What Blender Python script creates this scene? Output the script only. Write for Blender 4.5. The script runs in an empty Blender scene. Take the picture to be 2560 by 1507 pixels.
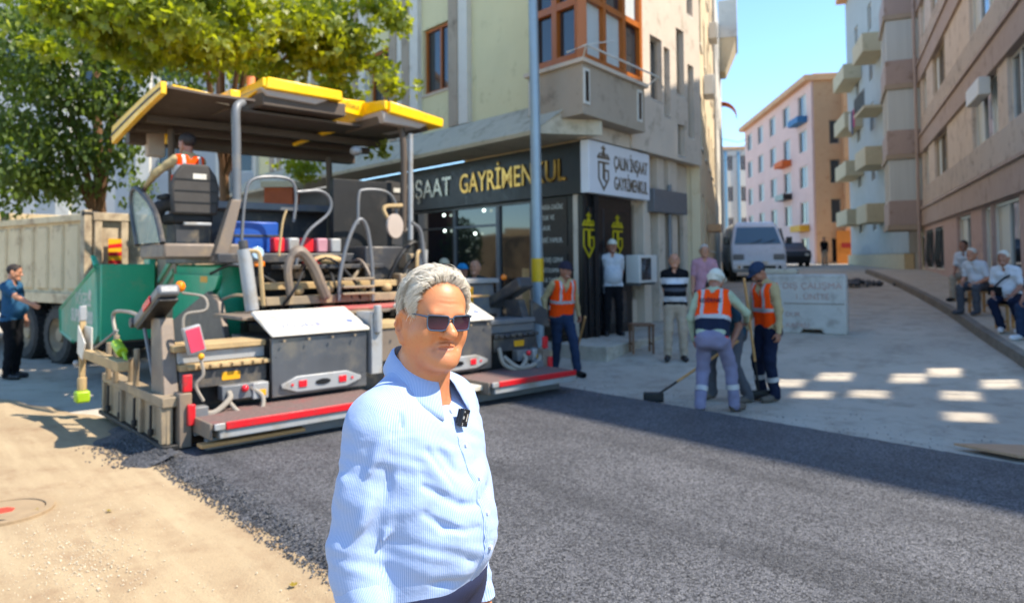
import bpy, bmesh, math, random
import numpy as np
from mathutils import Vector, Matrix
random.seed(7); np.random.seed(7)
SC = bpy.context.scene
COL = SC.collection
RAD = math.radians

# ---------------------------------------------------------------- camera, sky, sun, exposure
FPX, PITCH, ROLL, EYE = 1830.0, RAD(2), RAD(-.5), 1.75
CAM_R = np.array(Matrix.Rotation(math.pi / 2 + PITCH, 3, 'X') @ Matrix.Rotation(ROLL, 3, 'Z'))
PPY = 650 - FPX * math.tan(PITCH)
cam = bpy.data.objects.new('camera', bpy.data.cameras.new('camera')); COL.objects.link(cam)
cam.matrix_world = Matrix.Translation((0, 0, EYE)) @ Matrix(CAM_R.tolist()).to_4x4()
cam.data.sensor_width = 36; cam.data.lens = FPX / 2560 * 36
cam.data.shift_y = -(753.5 - PPY) / 2560
cam.data.clip_start = .05; cam.data.clip_end = 2000
cam.data.dof.use_dof = True; cam.data.dof.focus_distance = 1.76; cam.data.dof.aperture_fstop = 3.4
SC.camera = cam
SUN = np.array([.57, -.11, .81]); SUN /= np.linalg.norm(SUN)
w = bpy.data.worlds.new('World'); SC.world = w; w.use_nodes = True
nt = w.node_tree; bgn = nt.nodes['Background']
sky = nt.nodes.new('ShaderNodeTexSky'); sky.sky_type = 'NISHITA'; sky.sun_disc = False
sky.sun_elevation = math.asin(SUN[2]); sky.sun_rotation = math.atan2(SUN[0], SUN[1])
sky.altitude = 600; sky.air_density = 1.0; sky.dust_density = 0; sky.ozone_density = 3.0
mxs = nt.nodes.new('ShaderNodeMix'); mxs.data_type = 'RGBA'; mxs.blend_type = 'MULTIPLY'; mxs.inputs[0].default_value = 1; mxs.inputs[7].default_value = (.70, .90, 1.04, 1)
nt.links.new(sky.outputs[0], mxs.inputs[6]); nt.links.new(mxs.outputs[2], bgn.inputs[0]); bgn.inputs[1].default_value = .132
sl = bpy.data.lights.new('sun', 'SUN'); sl.energy = 3.1; sl.angle = RAD(.53); sl.color = (1, .96, .90)
so = bpy.data.objects.new('sun', sl); COL.objects.link(so); so.location = (20, 5, 30)
so.rotation_euler = Vector((-SUN).tolist()).to_track_quat('-Z', 'Y').to_euler()
SC.view_settings.view_transform = 'Standard'; SC.view_settings.look = 'None'
SC.view_settings.exposure = 1.52; SC.view_settings.gamma = 1; SC.view_settings.use_curve_mapping = False
SC.view_settings.use_white_balance = True; SC.view_settings.white_balance_temperature = 7150; SC.view_settings.white_balance_tint = 10
SC.render.engine = 'CYCLES'
SC.cycles.use_denoising = True; SC.cycles.max_bounces = 8; SC.cycles.transparent_max_bounces = 8
SC.cycles.caustics_reflective = False; SC.cycles.caustics_refractive = False
SC.cycles.sample_clamp_indirect = 6

# ---------------------------------------------------------------- measured rays -> real planes
def ray(u, v): return CAM_R @ np.array([(u - 1280) / FPX, (PPY - v) / FPX, -1.])
EYEP = np.array([0, 0, EYE])
def on_plane(u, v, p, n):
    d = ray(u, v); return EYEP + d * (np.dot(np.array(p, float) - EYEP, n) / np.dot(d, n))
def at_dist(u, v, y):
    d = ray(u, v); return EYEP + d * (y / d[1])
def terr(x, y):
    t = np.maximum((np.asarray(x) - 2) * .47 + (np.asarray(y) - 11) * .88, 0)
    return 1.35 * (1 - np.exp(-t * .07)) * np.clip(t / 2, 0, 1) ** .5
def gnd(u, v, dz=0.):
    d = ray(u, v); z = 0.
    for i in range(50):
        p = EYEP + d * ((z + dz - EYE) / d[2]); z = .5 * z + .5 * float(terr(p[0], p[1]))
    return p
class Facade:
    """local frame of a wall: x along it, y = outward normal is -y_local, z up"""
    def __init__(s, o, x):
        x = np.array([x[0], x[1], 0.]); s.x = x / np.linalg.norm(x); s.o = np.array([o[0], o[1], 0.])
        s.n = np.array([s.x[1], -s.x[0], 0]); s.rz = math.atan2(s.x[1], s.x[0])
    def at(s, u, v, d=0.):
        q = on_plane(u, v, s.o + s.n * d, s.n) - s.o; return q @ s.x, q[2]
    def w(s, x, d, z): return s.o + s.x * x + s.n * d + np.array([0, 0, z])

# ---------------------------------------------------------------- materials
MATS = {}
def rgb(h):
    h = h.lstrip('#'); c = [int(h[i:i + 2], 16) / 255 for i in (0, 2, 4)]
    return tuple(x / 12.92 if x <= .04045 else ((x + .055) / 1.055) ** 2.4 for x in c)
class N:
    def __init__(s, m): s.t = m.node_tree; s.n = s.t.nodes; s.l = s.t.links
    def __call__(s, k, **kw):
        n = s.n.new('ShaderNode' + k)
        for a, v in kw.items():
            if a.startswith('i_'):
                n.inputs[a[2:].replace('_', ' ')].default_value = v
            else: setattr(n, a, v)
        return n
    def k(s, a, b): s.l.new(a, b)
def mix(n, fac, a, b, blend='MIX'):
    m = n('Mix', data_type='RGBA', blend_type=blend)
    for sock, v in ((m.inputs[0], fac), (m.inputs[6], a), (m.inputs[7], b)):
        if hasattr(v, 'is_linked'): n.k(v, sock)
        elif isinstance(v, (int, float)): sock.default_value = v
        else: sock.default_value = (*v[:3], 1)
    return m.outputs[2]
def ramp(n, src, p0, p1, c0=0., c1=1.):
    r = n('MapRange'); n.k(src, r.inputs[0]); r.clamp = True
    for i, v in enumerate((p0, p1, c0, c1)): r.inputs[i + 1].default_value = v
    return r.outputs[0]
def noise(n, co, scale, detail=4, rough=.55, stretch=None):
    t = n('TexNoise'); t.inputs['Scale'].default_value = scale; t.inputs['Detail'].default_value = detail
    t.inputs['Roughness'].default_value = rough
    if stretch:
        mp = n('Mapping'); mp.inputs['Scale'].default_value = stretch; n.k(co, mp.inputs[0]); co = mp.outputs[0]
    n.k(co, t.inputs['Vector']); return t.outputs[0]
def mat(name, col, rough=.6, metal=0., var=.12, scale=4., bump=.15, bscale=60., dirt=None, dirt_amt=.5, dscale=2.5, coat=0., stretch=None, spec=.5):
    """painted / mineral surface: base colour broken by noise, optional dirt patches, fine relief"""
    if name in MATS: return MATS[name]
    m = bpy.data.materials.new(name); m.use_nodes = True; n = N(m); p = n.n['Principled BSDF']
    co = n('TexCoord').outputs['Object']
    c = rgb(col) if isinstance(col, str) else col
    f = noise(n, co, scale, 5, .6, stretch)
    out = mix(n, ramp(n, f, .25, .75), [x * (1 - var) for x in c], [min(1, x * (1 + var)) for x in c])
    if dirt:
        d = noise(n, co, dscale, 7, .68)
        out = mix(n, ramp(n, d, .62 - .25 * dirt_amt, .78 - .1 * dirt_amt, 0, .85), out, rgb(dirt))
    n.k(out, p.inputs['Base Color'])
    g = noise(n, co, scale * 3, 3)
    n.k(ramp(n, g, .3, .7, max(.03, rough - .08), min(1, rough + .08)), p.inputs['Roughness'])
    p.inputs['Metallic'].default_value = metal; p.inputs['Coat Weight'].default_value = coat
    p.inputs['Specular IOR Level'].default_value = spec
    if bump:
        b = n('Bump'); b.inputs['Strength'].default_value = bump; b.inputs['Distance'].default_value = .01
        n.k(noise(n, co, bscale, 3), b.inputs['Height']); n.k(b.outputs[0], p.inputs['Normal'])
    MATS[name] = m; return m
def glass(name, col=(.02, .025, .03), rough=.03):
    if name in MATS: return MATS[name]
    m = bpy.data.materials.new(name); m.use_nodes = True; p = m.node_tree.nodes['Principled BSDF']
    p.inputs['Base Color'].default_value = (*col, 1); p.inputs['Roughness'].default_value = rough
    p.inputs['Specular IOR Level'].default_value = .9; MATS[name] = m; return m

# ---------------------------------------------------------------- mesh building
def rotz(a): return np.array(Matrix.Rotation(a, 3, 'Z'))
def roty(a): return np.array(Matrix.Rotation(a, 3, 'Y'))
def rotx(a): return np.array(Matrix.Rotation(a, 3, 'X'))
def link_mesh(name, v, f, mats, parent=None, smooth=False, bevel=0., mi=None, angle=40):
    me = bpy.data.meshes.new(name); me.from_pydata([tuple(map(float, p)) for p in v], [], f)
    for m in (mats if isinstance(mats, (list, tuple)) else [mats]): me.materials.append(m)
    if mi is not None: me.polygons.foreach_set('material_index', np.asarray(mi, np.int32))
    if smooth:
        me.shade_smooth(); me.set_sharp_from_angle(angle=RAD(angle))
    me.update()
    o = bpy.data.objects.new(name, me); COL.objects.link(o)
    if parent is not None: o.parent = parent
    if bevel:
        b = o.modifiers.new('edge', 'BEVEL'); b.width = bevel; b.segments = 2; b.limit_method = 'ANGLE'; b.angle_limit = RAD(35)
        if not smooth:
            me.shade_smooth(); me.set_sharp_from_angle(angle=RAD(30))
    return o
class MB:
    def __init__(s): s.v = []; s.f = []; s.mi = []; s.cur = 0
    def add(s, v, f):
        o = len(s.v); s.v += [tuple(p) for p in v]
        for q in f: s.f.append([i + o for i in q]); s.mi.append(s.cur)
        return s
    def m(s, i): s.cur = i; return s
    def box(s, x0, x1, y0, y1, z0, z1, R=None, c=None):
        v = np.array([(x, y, z) for z in (z0, z1) for y in (y0, y1) for x in (x0, x1)], float)
        if R is not None:
            c = v.mean(0) if c is None else np.array(c, float); v = (v - c) @ np.array(R).T + c
        return s.add(v, [(0, 2, 3, 1), (4, 5, 7, 6), (0, 1, 5, 4), (2, 6, 7, 3), (0, 4, 6, 2), (1, 3, 7, 5)])
    def prism(s, pts, axis, a0, a1):
        """polygon pts in the two other axes (in x,y,z order), extruded along axis"""
        def p3(p, a): return {'x': (a, p[0], p[1]), 'y': (p[0], a, p[1]), 'z': (p[0], p[1], a)}[axis]
        n = len(pts); v = [p3(p, a0) for p in pts] + [p3(p, a1) for p in pts]
        f = [tuple(range(n)), tuple(range(2 * n - 1, n - 1, -1))] + [(i, i + n, (i + 1) % n + n, (i + 1) % n) for i in range(n)]
        # orient
        ar = sum(pts[i][0] * pts[(i + 1) % n][1] - pts[(i + 1) % n][0] * pts[i][1] for i in range(n))
        flip = (ar > 0) == (a1 > a0)
        if axis == 'y': flip = not flip
        if not flip: f = [q[::-1] for q in f]
        return s.add(v, f)
    def hexa(s, q8):
        """8 corners: bottom 4 (ccw), top 4"""
        return s.add(q8, [(3, 2, 1, 0), (4, 5, 6, 7), (0, 1, 5, 4), (1, 2, 6, 5), (2, 3, 7, 6), (3, 0, 4, 7)])
    def tube(s, pts, r, n=8, cap=True):
        pts = np.array(pts, float); k = len(pts); r = np.broadcast_to(np.asarray(r, float), (k,))
        T = np.gradient(pts, axis=0) if k > 2 else np.repeat((pts[1] - pts[0])[None], 2, 0)
        T /= np.linalg.norm(T, axis=1)[:, None] + 1e-12
        a = np.array([0, 0, 1.]) if abs(T[0][2]) < .9 else np.array([1., 0, 0])
        u = np.cross(T[0], a); u /= np.linalg.norm(u); v = []
        for i in range(k):
            u = u - T[i] * (u @ T[i]); u /= np.linalg.norm(u) + 1e-12; w = np.cross(T[i], u)
            for j in range(n):
                t = 2 * math.pi * j / n; v.append(pts[i] + r[i] * (math.cos(t) * u + math.sin(t) * w))
        f = [(i * n + j, i * n + (j + 1) % n, (i + 1) * n + (j + 1) % n, (i + 1) * n + j) for i in range(k - 1) for j in range(n)]
        if cap: f += [tuple(range(n))[::-1], tuple(range((k - 1) * n, k * n))]
        return s.add(v, f)
    def ball(s, c, r, n=12, m=8):
        r = np.broadcast_to(np.asarray(r, float), (3,)); v = []; f = []
        for i in range(1, m):
            for j in range(n):
                t = math.pi * i / m; q = 2 * math.pi * j / n
                v.append(np.array(c) + r * (math.sin(t) * math.cos(q), math.sin(t) * math.sin(q), math.cos(t)))
        v += [np.array(c) + r * (0, 0, 1), np.array(c) - r * (0, 0, 1)]; a, b = len(v) - 2, len(v) - 1
        for i in range(m - 2):
            for j in range(n): f.append((i * n + j, (i + 1) * n + j, (i + 1) * n + (j + 1) % n, i * n + (j + 1) % n))
        for j in range(n): f += [(a, j, (j + 1) % n), (b, (m - 2) * n + (j + 1) % n, (m - 2) * n + j)]
        return s.add(v, f)
    def quad(s, a, b, c, d): return s.add([a, b, c, d], [(0, 1, 2, 3)])
    def build(s, name, mats, parent=None, smooth=False, bevel=0., angle=40):
        return link_mesh(name, s.v, s.f, mats, parent, smooth, bevel, s.mi if isinstance(mats, (list, tuple)) else None, angle)
def boxo(name, m, parent, *a, bevel=.008, R=None, c=None): return MB().box(*a, R=R, c=c).build(name, m, parent, bevel=bevel)
def arc(pts, n=6):
    """round a polyline by Catmull-Rom"""
    P = [np.array(p, float) for p in pts]; P = [2 * P[0] - P[1]] + P + [2 * P[-1] - P[-2]]; out = []
    for i in range(1, len(P) - 2):
        for k in range(n):
            t = k / n; a, b, c, d = P[i - 1:i + 3]
            out.append(.5 * (2 * b + (c - a) * t + (2 * a - 5 * b + 4 * c - d) * t * t + (3 * b - a - 3 * c + d) * t ** 3))
    return out + [P[-2]]
def tag(o, label=None, cat=None, group=None, kind=None):
    for k, v in (('label', label), ('category', cat), ('group', group), ('kind', kind)):
        if v: o[k] = v
    return o
def thing(name, label, cat, loc=(0, 0, 0), rz=0., group=None):
    o = bpy.data.objects.new(name, None); COL.objects.link(o); o.location = tuple(map(float, loc)); o.rotation_euler = (0, 0, rz)
    o.empty_display_size = .2
    return tag(o, label, cat, group)
def struct(o): o['kind'] = 'structure'; return o
def stuff(o): o['kind'] = 'stuff'; return o
def inst(src, name, parent, loc=(0, 0, 0), rot=(0, 0, 0), sc=(1, 1, 1)):
    o = src.copy(); o.name = name; COL.objects.link(o); o.parent = parent; o.location = tuple(map(float, loc)); o.rotation_euler = rot; o.scale = sc
    return o
_TXT = {}
def text(name, s, size, m, parent, org, xdir, up, depth=.004, align='CENTER', off=0., sx=1.):
    """raised lettering lying in the plane spanned by xdir and up"""
    cu = bpy.data.curves.new('t', 'FONT'); cu.body = s; cu.size = size; cu.align_x = align; cu.align_y = 'CENTER'
    cu.extrude = depth; cu.offset = off; cu.resolution_u = 3
    t = bpy.data.objects.new('t', cu); COL.objects.link(t); bpy.context.view_layer.update()
    me = bpy.data.meshes.new_from_object(t.evaluated_get(bpy.context.evaluated_depsgraph_get()))
    bpy.data.objects.remove(t); me.materials.clear(); me.materials.append(m)
    x = Vector(xdir).normalized(); y = Vector(up); y = (y - x * y.dot(x)).normalized(); z = x.cross(y)
    M = Matrix.Translation(Vector([float(q) for q in org])) @ Matrix((x, y, z)).transposed().to_4x4() @ Matrix.Diagonal((sx, 1, 1, 1))
    me.transform(M); o = bpy.data.objects.new(name, me); COL.objects.link(o); o.parent = parent; o['kind'] = 'stuff'; return o
# ---------------------------------------------------------------- ground, road, mat
PYAW = RAD(42); PB = np.array([math.cos(PYAW), math.sin(PYAW), 0]); PA = np.array([-PB[1], PB[0], 0]); PO = np.array([-1.32, 8.3, 0.])
def pw(u, v, z=0.): return PO + PB * u + PA * v + np.array([0, 0, z])
def mineral(name, c0, c1, c2, s0=.5, s1=6, fine=220, rough=.9, bump=.35, streak=None):
    m = bpy.data.materials.new(name); m.use_nodes = True; n = N(m); p = n.n['Principled BSDF']; co = n('TexCoord').outputs['Object']
    a = mix(n, ramp(n, noise(n, co, s0, 6, .6), .35, .65), rgb(c0), rgb(c1))
    a = mix(n, ramp(n, noise(n, co, s1, 8, .72), .48, .72, 0, .8), a, rgb(c2))
    if streak:
        mp = n('Mapping'); mp.inputs['Rotation'].default_value = (0, 0, -PYAW); n.k(co, mp.inputs[0])
        a = mix(n, ramp(n, noise(n, mp.outputs[0], 5, 7, .7, (1, .12, 1)), .45, .7, 0, .75), a, rgb(streak))
    g = noise(n, co, fine, 3, .6)
    a = mix(n, ramp(n, g, .3, .72, .0, .5), a, mix(n, .5, a, (.02, .02, .02)))
    n.k(a, p.inputs['Base Color']); p.inputs['Roughness'].default_value = rough; p.inputs['Specular IOR Level'].default_value = .25
    b = n('Bump'); b.inputs['Strength'].default_value = bump; b.inputs['Distance'].default_value = .012
    h = n('Math', operation='ADD'); n.k(noise(n, co, fine * .6, 4), h.inputs[0]); n.k(noise(n, co, 9, 6), h.inputs[1])
    n.k(h.outputs[0], b.inputs['Height']); n.k(b.outputs[0], p.inputs['Normal']); MATS[name] = m; return m
M_CONC = mineral('worn_concrete', '#b3a898', '#c2b8a7', '#8a8071', .45, 2.2, 160)
M_DUST = mineral('sandy_dust', '#a08a6c', '#b09978', '#8c6f54', .55, 2.5, 130, bump=.5, streak='#bba684')
M_PAVE = mineral('pavement_concrete', '#b5aa98', '#c2b7a5', '#978b79', 1.2, 8, 150)
def asphalt(name, dark, light):
    m = bpy.data.materials.new(name); m.use_nodes = True; n = N(m); p = n.n['Principled BSDF']; co = n('TexCoord').outputs['Object']
    vo = n('TexVoronoi'); vo.inputs['Scale'].default_value = 78; n.k(co, vo.inputs['Vector'])
    v2 = n('TexVoronoi'); v2.inputs['Scale'].default_value = 150; n.k(co, v2.inputs['Vector'])
    s = n('SeparateColor'); n.k(vo.outputs['Color'], s.inputs[0]); s2 = n('SeparateColor'); n.k(v2.outputs['Color'], s2.inputs[0])
    a = mix(n, ramp(n, s.outputs[0], .1, .95), dark, light)
    a = mix(n, ramp(n, s2.outputs[1], .8, .95, 0, .8), a, (.26, .255, .25))
    a = mix(n, ramp(n, noise(n, co, 1.3, 5, .6), .35, .7, 0, .35), a, [x * .6 for x in dark])
    mp = n('Mapping'); mp.inputs['Rotation'].default_value = (0, 0, -PYAW); n.k(co, mp.inputs[0]); a = mix(n, ramp(n, noise(n, mp.outputs[0], 2.2, 4, .6, (1, .04, 1)), .5, .68, 0, .38), a, [x * .45 for x in dark])
    n.k(a, p.inputs['Base Color']); p.inputs['Roughness'].default_value = .62; p.inputs['Specular IOR Level'].default_value = .45
    b = n('Bump'); b.inputs['Strength'].default_value = 1.; b.inputs['Distance'].default_value = .0045; b.invert = True
    h = n('Math', operation='ADD'); n.k(vo.outputs['Distance'], h.inputs[0]); n.k(v2.outputs['Distance'], h.inputs[1])
    n.k(h.outputs[0], b.inputs['Height']); n.k(b.outputs[0], p.inputs['Normal']); MATS[name] = m; return m
M_ASPH = asphalt('fresh_asphalt', (.014, .014, .016), (.135, .135, .145))

def sheet(name, xs, ys, zf, m, keep=None):
    v = [(x, y, float(zf(x, y))) for y in ys for x in xs]; nx = len(xs)
    f = [(j * nx + i, j * nx + i + 1, (j + 1) * nx + i + 1, (j + 1) * nx + i) for j in range(len(ys) - 1) for i in range(nx - 1)]
    return link_mesh(name, v, f, m, smooth=True, angle=80)
xs = np.concatenate([[-900, -200, -60], np.arange(-30, 45, 1.), [60, 200, 900]])
ys = np.concatenate([[-200, -40], np.arange(-8, 70, 1.), [90, 200, 900]])
struct(sheet('ground', xs, ys, lambda x, y: terr(x, y) - .012, M_CONC))
# dusty planed strip beside the mat (paver frame polygon, slightly uneven)
v = []; f = []; nu, nv = 46, 70
US = np.linspace(-15, -2.0, nu); VS = np.linspace(-11, 8.5, nv)
for b_ in VS:
    for a_ in US:
        a_ = a_ + (0 if b_ < 2.2 else -(.4 + (b_ - 2.2) * .30 + .05 * math.sin(b_ * 7)) * (a_ + 15) / 13); p = pw(a_, b_); v.append((p[0], p[1], .002 + .006 * math.sin(a_ * 3.1 + b_ * .6) * math.cos(b_ * .9) * (a_ < -2.6)))
f = [(j * nu + i, j * nu + i + 1, (j + 1) * nu + i + 1, (j + 1) * nu + i) for j in range(nv - 1) for i in range(nu - 1)]
struct(link_mesh('dirt_road', v, f, M_DUST, smooth=True, angle=80))
# fresh asphalt mat: flat top, ragged sloping sides
v = []; f = []; rng = np.random.RandomState(3)
VV = np.arange(-11, 1.6, .06); prof = [(-2.62, -.02), (-2.52, .018), (-2.43, .045), (-2.36, .06)] + [(x, .062) for x in np.linspace(-2.2, 2.4, 14)] + [(2.5, .06), (2.56, .04), (2.62, -.03)]
jl = np.convolve(rng.randn(len(VV) + 8), np.ones(5) / 5, 'valid'); jr = np.convolve(rng.randn(len(VV) + 8), np.ones(5) / 5, 'valid')
for j, b_ in enumerate(VV):
    for i, (a_, z) in enumerate(prof):
        e = (.035 * jl[j] if i < 3 else .03 * jr[j] if i > len(prof) - 3 else 0) + (rng.randn() * .012 if i < 4 else 0)
        p = pw(a_ + e, b_); v.append((p[0], p[1], z + (rng.randn() * .006 if i < 4 else rng.randn() * .0012)))
nu = len(prof); nv = len(VV)
f = [(j * nu + i, j * nu + i + 1, (j + 1) * nu + i + 1, (j + 1) * nu + i) for j in range(nv - 1) for i in range(nu - 1)]
struct(link_mesh('asphalt_road', v, f, M_ASPH, smooth=True, angle=60))
# loose crumbs along the mat's edges and at the screed corner
mb = MB(); ico = [(0, 0, 1), (.9, 0, .3), (.3, .85, .3), (-.7, .5, .3), (-.7, -.5, .3), (.3, -.85, .3), (0, 0, -.6)]
icof = [(0, 1, 2), (0, 2, 3), (0, 3, 4), (0, 4, 5), (0, 5, 1), (6, 2, 1), (6, 3, 2), (6, 4, 3), (6, 5, 4), (6, 1, 5)]
def crumb(p, r):
    R = rotz(rng.rand() * 6.3) @ rotx(rng.rand() * 3); mb.add(np.array(ico) * r * (.7 + .6 * rng.rand(3)) @ R.T + p, icof)
for i in range(5200):
    b_ = -9 + 9.8 * rng.rand(); k = rng.rand() ** .7
    u_ = -2.36 - .27 * k - (abs(rng.randn()) * .018); z = max(.004, .055 * (1 - k) + .004)
    crumb(pw(u_, b_, z), .006 + .007 * rng.rand() ** 2)
for i in range(700):
    crumb(pw(2.58 + abs(rng.randn()) * .06, -6 + 6.5 * rng.rand(), .0), .005 + .006 * rng.rand())
for i in range(260):
    a_ = abs(rng.randn()) * .5; crumb(pw(2.6 + a_, -5 + 5 * rng.rand(), .0), .004 + .005 * rng.rand())
for i in range(1500):  # heap spilling at the end gate
    t = rng.rand(); q = abs(rng.randn()) * .16
    crumb(pw(-2.48 - q, -.15 + 1.1 * t, max(.006, .085 - q * .4)), .007 + .007 * rng.rand())
stuff(mb.build('asphalt_crumbs', M_ASPH)); 
mb = MB()
for i in range(5):
    pass
hb = []; n = 24
for j in range(9):
    for i in range(n):
        t = i / (n - 1); k = j / 8; hb.append(pw(-2.42 - .42 * k * (.7 + .3 * math.sin(t * 9)), -.25 + 1.45 * t, .10 * (1 - k) ** 1.3 * (1 - .5 * (t - .4) ** 2) - .004))
stuff(link_mesh('asphalt_heap', hb, [(j * n + i, j * n + i + 1, (j + 1) * n + i + 1, (j + 1) * n + i) for j in range(8) for i in range(n - 1)], M_ASPH, smooth=True, angle=80))
# pebbles on the dusty ground at lower left
mb = MB()
for i in range(900):
    p = gnd(60 + 260 * rng.rand() + 60 * rng.randn(), 1390 + 60 * rng.randn()); crumb(p + (0, 0, .006), .003 + .006 * rng.rand() ** 3)
for i in range(500):
    p = gnd(900 * rng.rand(), 1200 + 300 * rng.rand()); crumb(p + (0, 0, .006), .002 + .005 * rng.rand() ** 3)
stuff(mb.build('pebbles', mat('pale_stone', '#c2b299', .9)))
# right-hand kerb and pavement along the building
KERB = [gnd(2195, 695), gnd(2350, 775), gnd(2450, 845), gnd(2560, 918)]
k0, k3 = KERB[0], KERB[3]; KERB = [k0 + (k0 - KERB[1]) * .4] + KERB + [k3 + (k3 - KERB[2]) * .8, k3 + (k3 - KERB[2]) * 1.6, k3 + (k3 - KERB[2]) * 2.6]
KL = arc(KERB, 8); FB_O = np.array([13.8, 23.]); FB_X = np.array([-.40, -.916])
v = []; f = []
for i, p in enumerate(KL):
    z = float(terr(p[0], p[1])); q = np.array(p); T = np.array(KL[min(i + 1, len(KL) - 1)]) - np.array(KL[max(i - 1, 0)]); T /= np.linalg.norm(T)
    nrm = np.array([-T[1], T[0], 0]); 
    for d, h in ((0, -.05), (.012, .145), (.15, .15), (.155, .143), (6, .16)):
        v.append((q[0] + nrm[0] * d, q[1] + nrm[1] * d, z + h))
f = [(i * 5 + k + 1, i * 5 + k, (i + 1) * 5 + k, (i + 1) * 5 + k + 1) for i in range(len(KL) - 1) for k in range(4)]
M_KRB = mineral('shaded_kerb_stone', '#7d756a', '#8b8276', '#5f584f', 1.5, 8, 150)  # darker tone on the kerb strip paints in the shade of its face
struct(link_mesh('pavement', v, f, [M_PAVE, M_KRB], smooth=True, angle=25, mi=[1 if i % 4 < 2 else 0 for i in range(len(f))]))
# ---------------------------------------------------------------- buildings
class FMB(MB):
    """mesh builder in a wall frame: s along the wall, d outwards, z up"""
    def __init__(s, fr, base): super().__init__(); s.fr = fr; s.base = np.array([base[0], base[1], 0.]) if len(base) == 2 else np.array(base, float)
    def fb(s, s0, s1, d0, d1, z0, z1): return s.box(s0, s1, -d1, -d0, z0, z1)
    def build(s, *a, **k):
        R = rotz(s.fr.rz); s.v = [tuple(R @ np.array(p) + s.fr.o - s.base) for p in s.v]; return super().build(*a, **k)
def wall(fr, base, parent, name, m, s0, s1, z0, z1, d, openings=(), th=.22, lab=None):
    ss = sorted({s0, s1, *[q for o in openings for q in o[:2] if s0 < q < s1]}); zs = sorted({z0, z1, *[q for o in openings for q in o[2:4] if z0 < q < z1]})
    mb = FMB(fr, base)
    for i in range(len(ss) - 1):
        run = None
        for j in range(len(zs) - 1):
            cs, cz = (ss[i] + ss[i + 1]) / 2, (zs[j] + zs[j + 1]) / 2
            hole = any(o[0] < cs < o[1] and o[2] < cz < o[3] for o in openings)
            if hole:
                if run is not None: mb.fb(ss[i], ss[i + 1], d - th, d, run, zs[j]); run = None
            elif run is None: run = zs[j]
        if run is not None: mb.fb(ss[i], ss[i + 1], d - th, d, run, zs[-1])
    return mb.build(name, m, parent)
def window(fr, base, parent, s0, s1, z0, z1, d, fm, gm, nv=2, nh=1, fw=.06, sill=None, dep=.07, name='window', trans=None):
    mb = FMB(fr, base); a, b, c, e = s0 + .004, s1 - .004, z0 + .004, z1 - .004
    mb.fb(a, a + fw, d - dep, d, c, e); mb.fb(b - fw, b, d - dep, d, c, e)
    mb.fb(a + fw, b - fw, d - dep, d, e - fw, e); mb.fb(a + fw, b - fw, d - dep, d, c, c + fw)
    xs_ = [a + (b - a) * i / nv for i in range(nv + 1)]; zs_ = [c, e] if not trans else [c, trans, e]
    for x in xs_[1:-1]: mb.fb(x - fw / 2, x + fw / 2, d - dep, d - .004, c + fw, e - fw)
    if trans:
        for i in range(nv): mb.fb((a + fw if i == 0 else xs_[i] + fw / 2), (b - fw if i == nv - 1 else xs_[i + 1] - fw / 2), d - dep, d - .008, trans - fw / 2, trans + fw / 2)
    wn = mb.build(name, fm, parent)
    for i in range(nv):
        for j in range(len(zs_) - 1):
            x0 = xs_[i] + (fw if i == 0 else fw / 2); x1 = xs_[i + 1] - (fw if i == nv - 1 else fw / 2)
            y0 = zs_[j] + (fw if j == 0 else fw / 2); y1 = zs_[j + 1] - (fw if j == len(zs_) - 2 else fw / 2)
            g = gm[(i + j) % len(gm)] if isinstance(gm, (list, tuple)) else gm
            FMB(fr, base).fb(x0, x1, d - dep + .012, d - dep + .022, y0, y1).build('pane', g, wn)
    if sill: FMB(fr, base).fb(s0 - .05, s1 + .05, d - .1, d + .3 * .3 + .02, z0 - .06, z0 - .004).build('sill', sill, wn, bevel=.008)
    return wn
M_YEL = mat('cream_render', '#d2c79d', .85, var=.05, scale=1.2, dirt='#a89c72', dirt_amt=.2)
M_TAUPE = mat('taupe_render', '#a39380', .85, var=.06, scale=1.5, dirt='#6d5f50', dirt_amt=.25)
M_BEIGE = mat('beige_render', '#c6b5a2', .85, var=.08, scale=1.2, dirt='#8c7b69', dirt_amt=.3)
M_WTRIM = mat('white_trim', '#cfc9bd', .7, var=.05, dirt='#a09888', dirt_amt=.2)
M_CANO = mat('canopy_concrete', '#bab09b', .85, var=.08, dirt='#7f745f', dirt_amt=.35)
M_WOOD = mat('orange_wood', '#a75a1c', .4, var=.15, scale=3, stretch=(1, 1, .1), bump=.05)
M_BLK = mat('black_panel', '#141416', .35, var=.2, bump=.03)
M_GLS = glass('dark_glass'); M_GLD = glass('shop_glass', (.012, .013, .015), .05)
M_CURT = mat('curtain', '#b8bdb9', .5, var=.08, scale=10, stretch=(1, 1, .02), bump=.05)
M_GREY = mat('grey_metal', '#6d7074', .45, .3, var=.06)
M_PVC = mat('white_pvc', '#cbc9c2', .4, var=.03)
A0 = (1.32, 13.5)
fA = Facade(A0, (.641, -.767)); fB = Facade(A0, (.585, .811))
bA = thing('corner_building', 'cream corner apartment house with black shopfront and wooden bay window', 'building', (*A0, 0))
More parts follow.
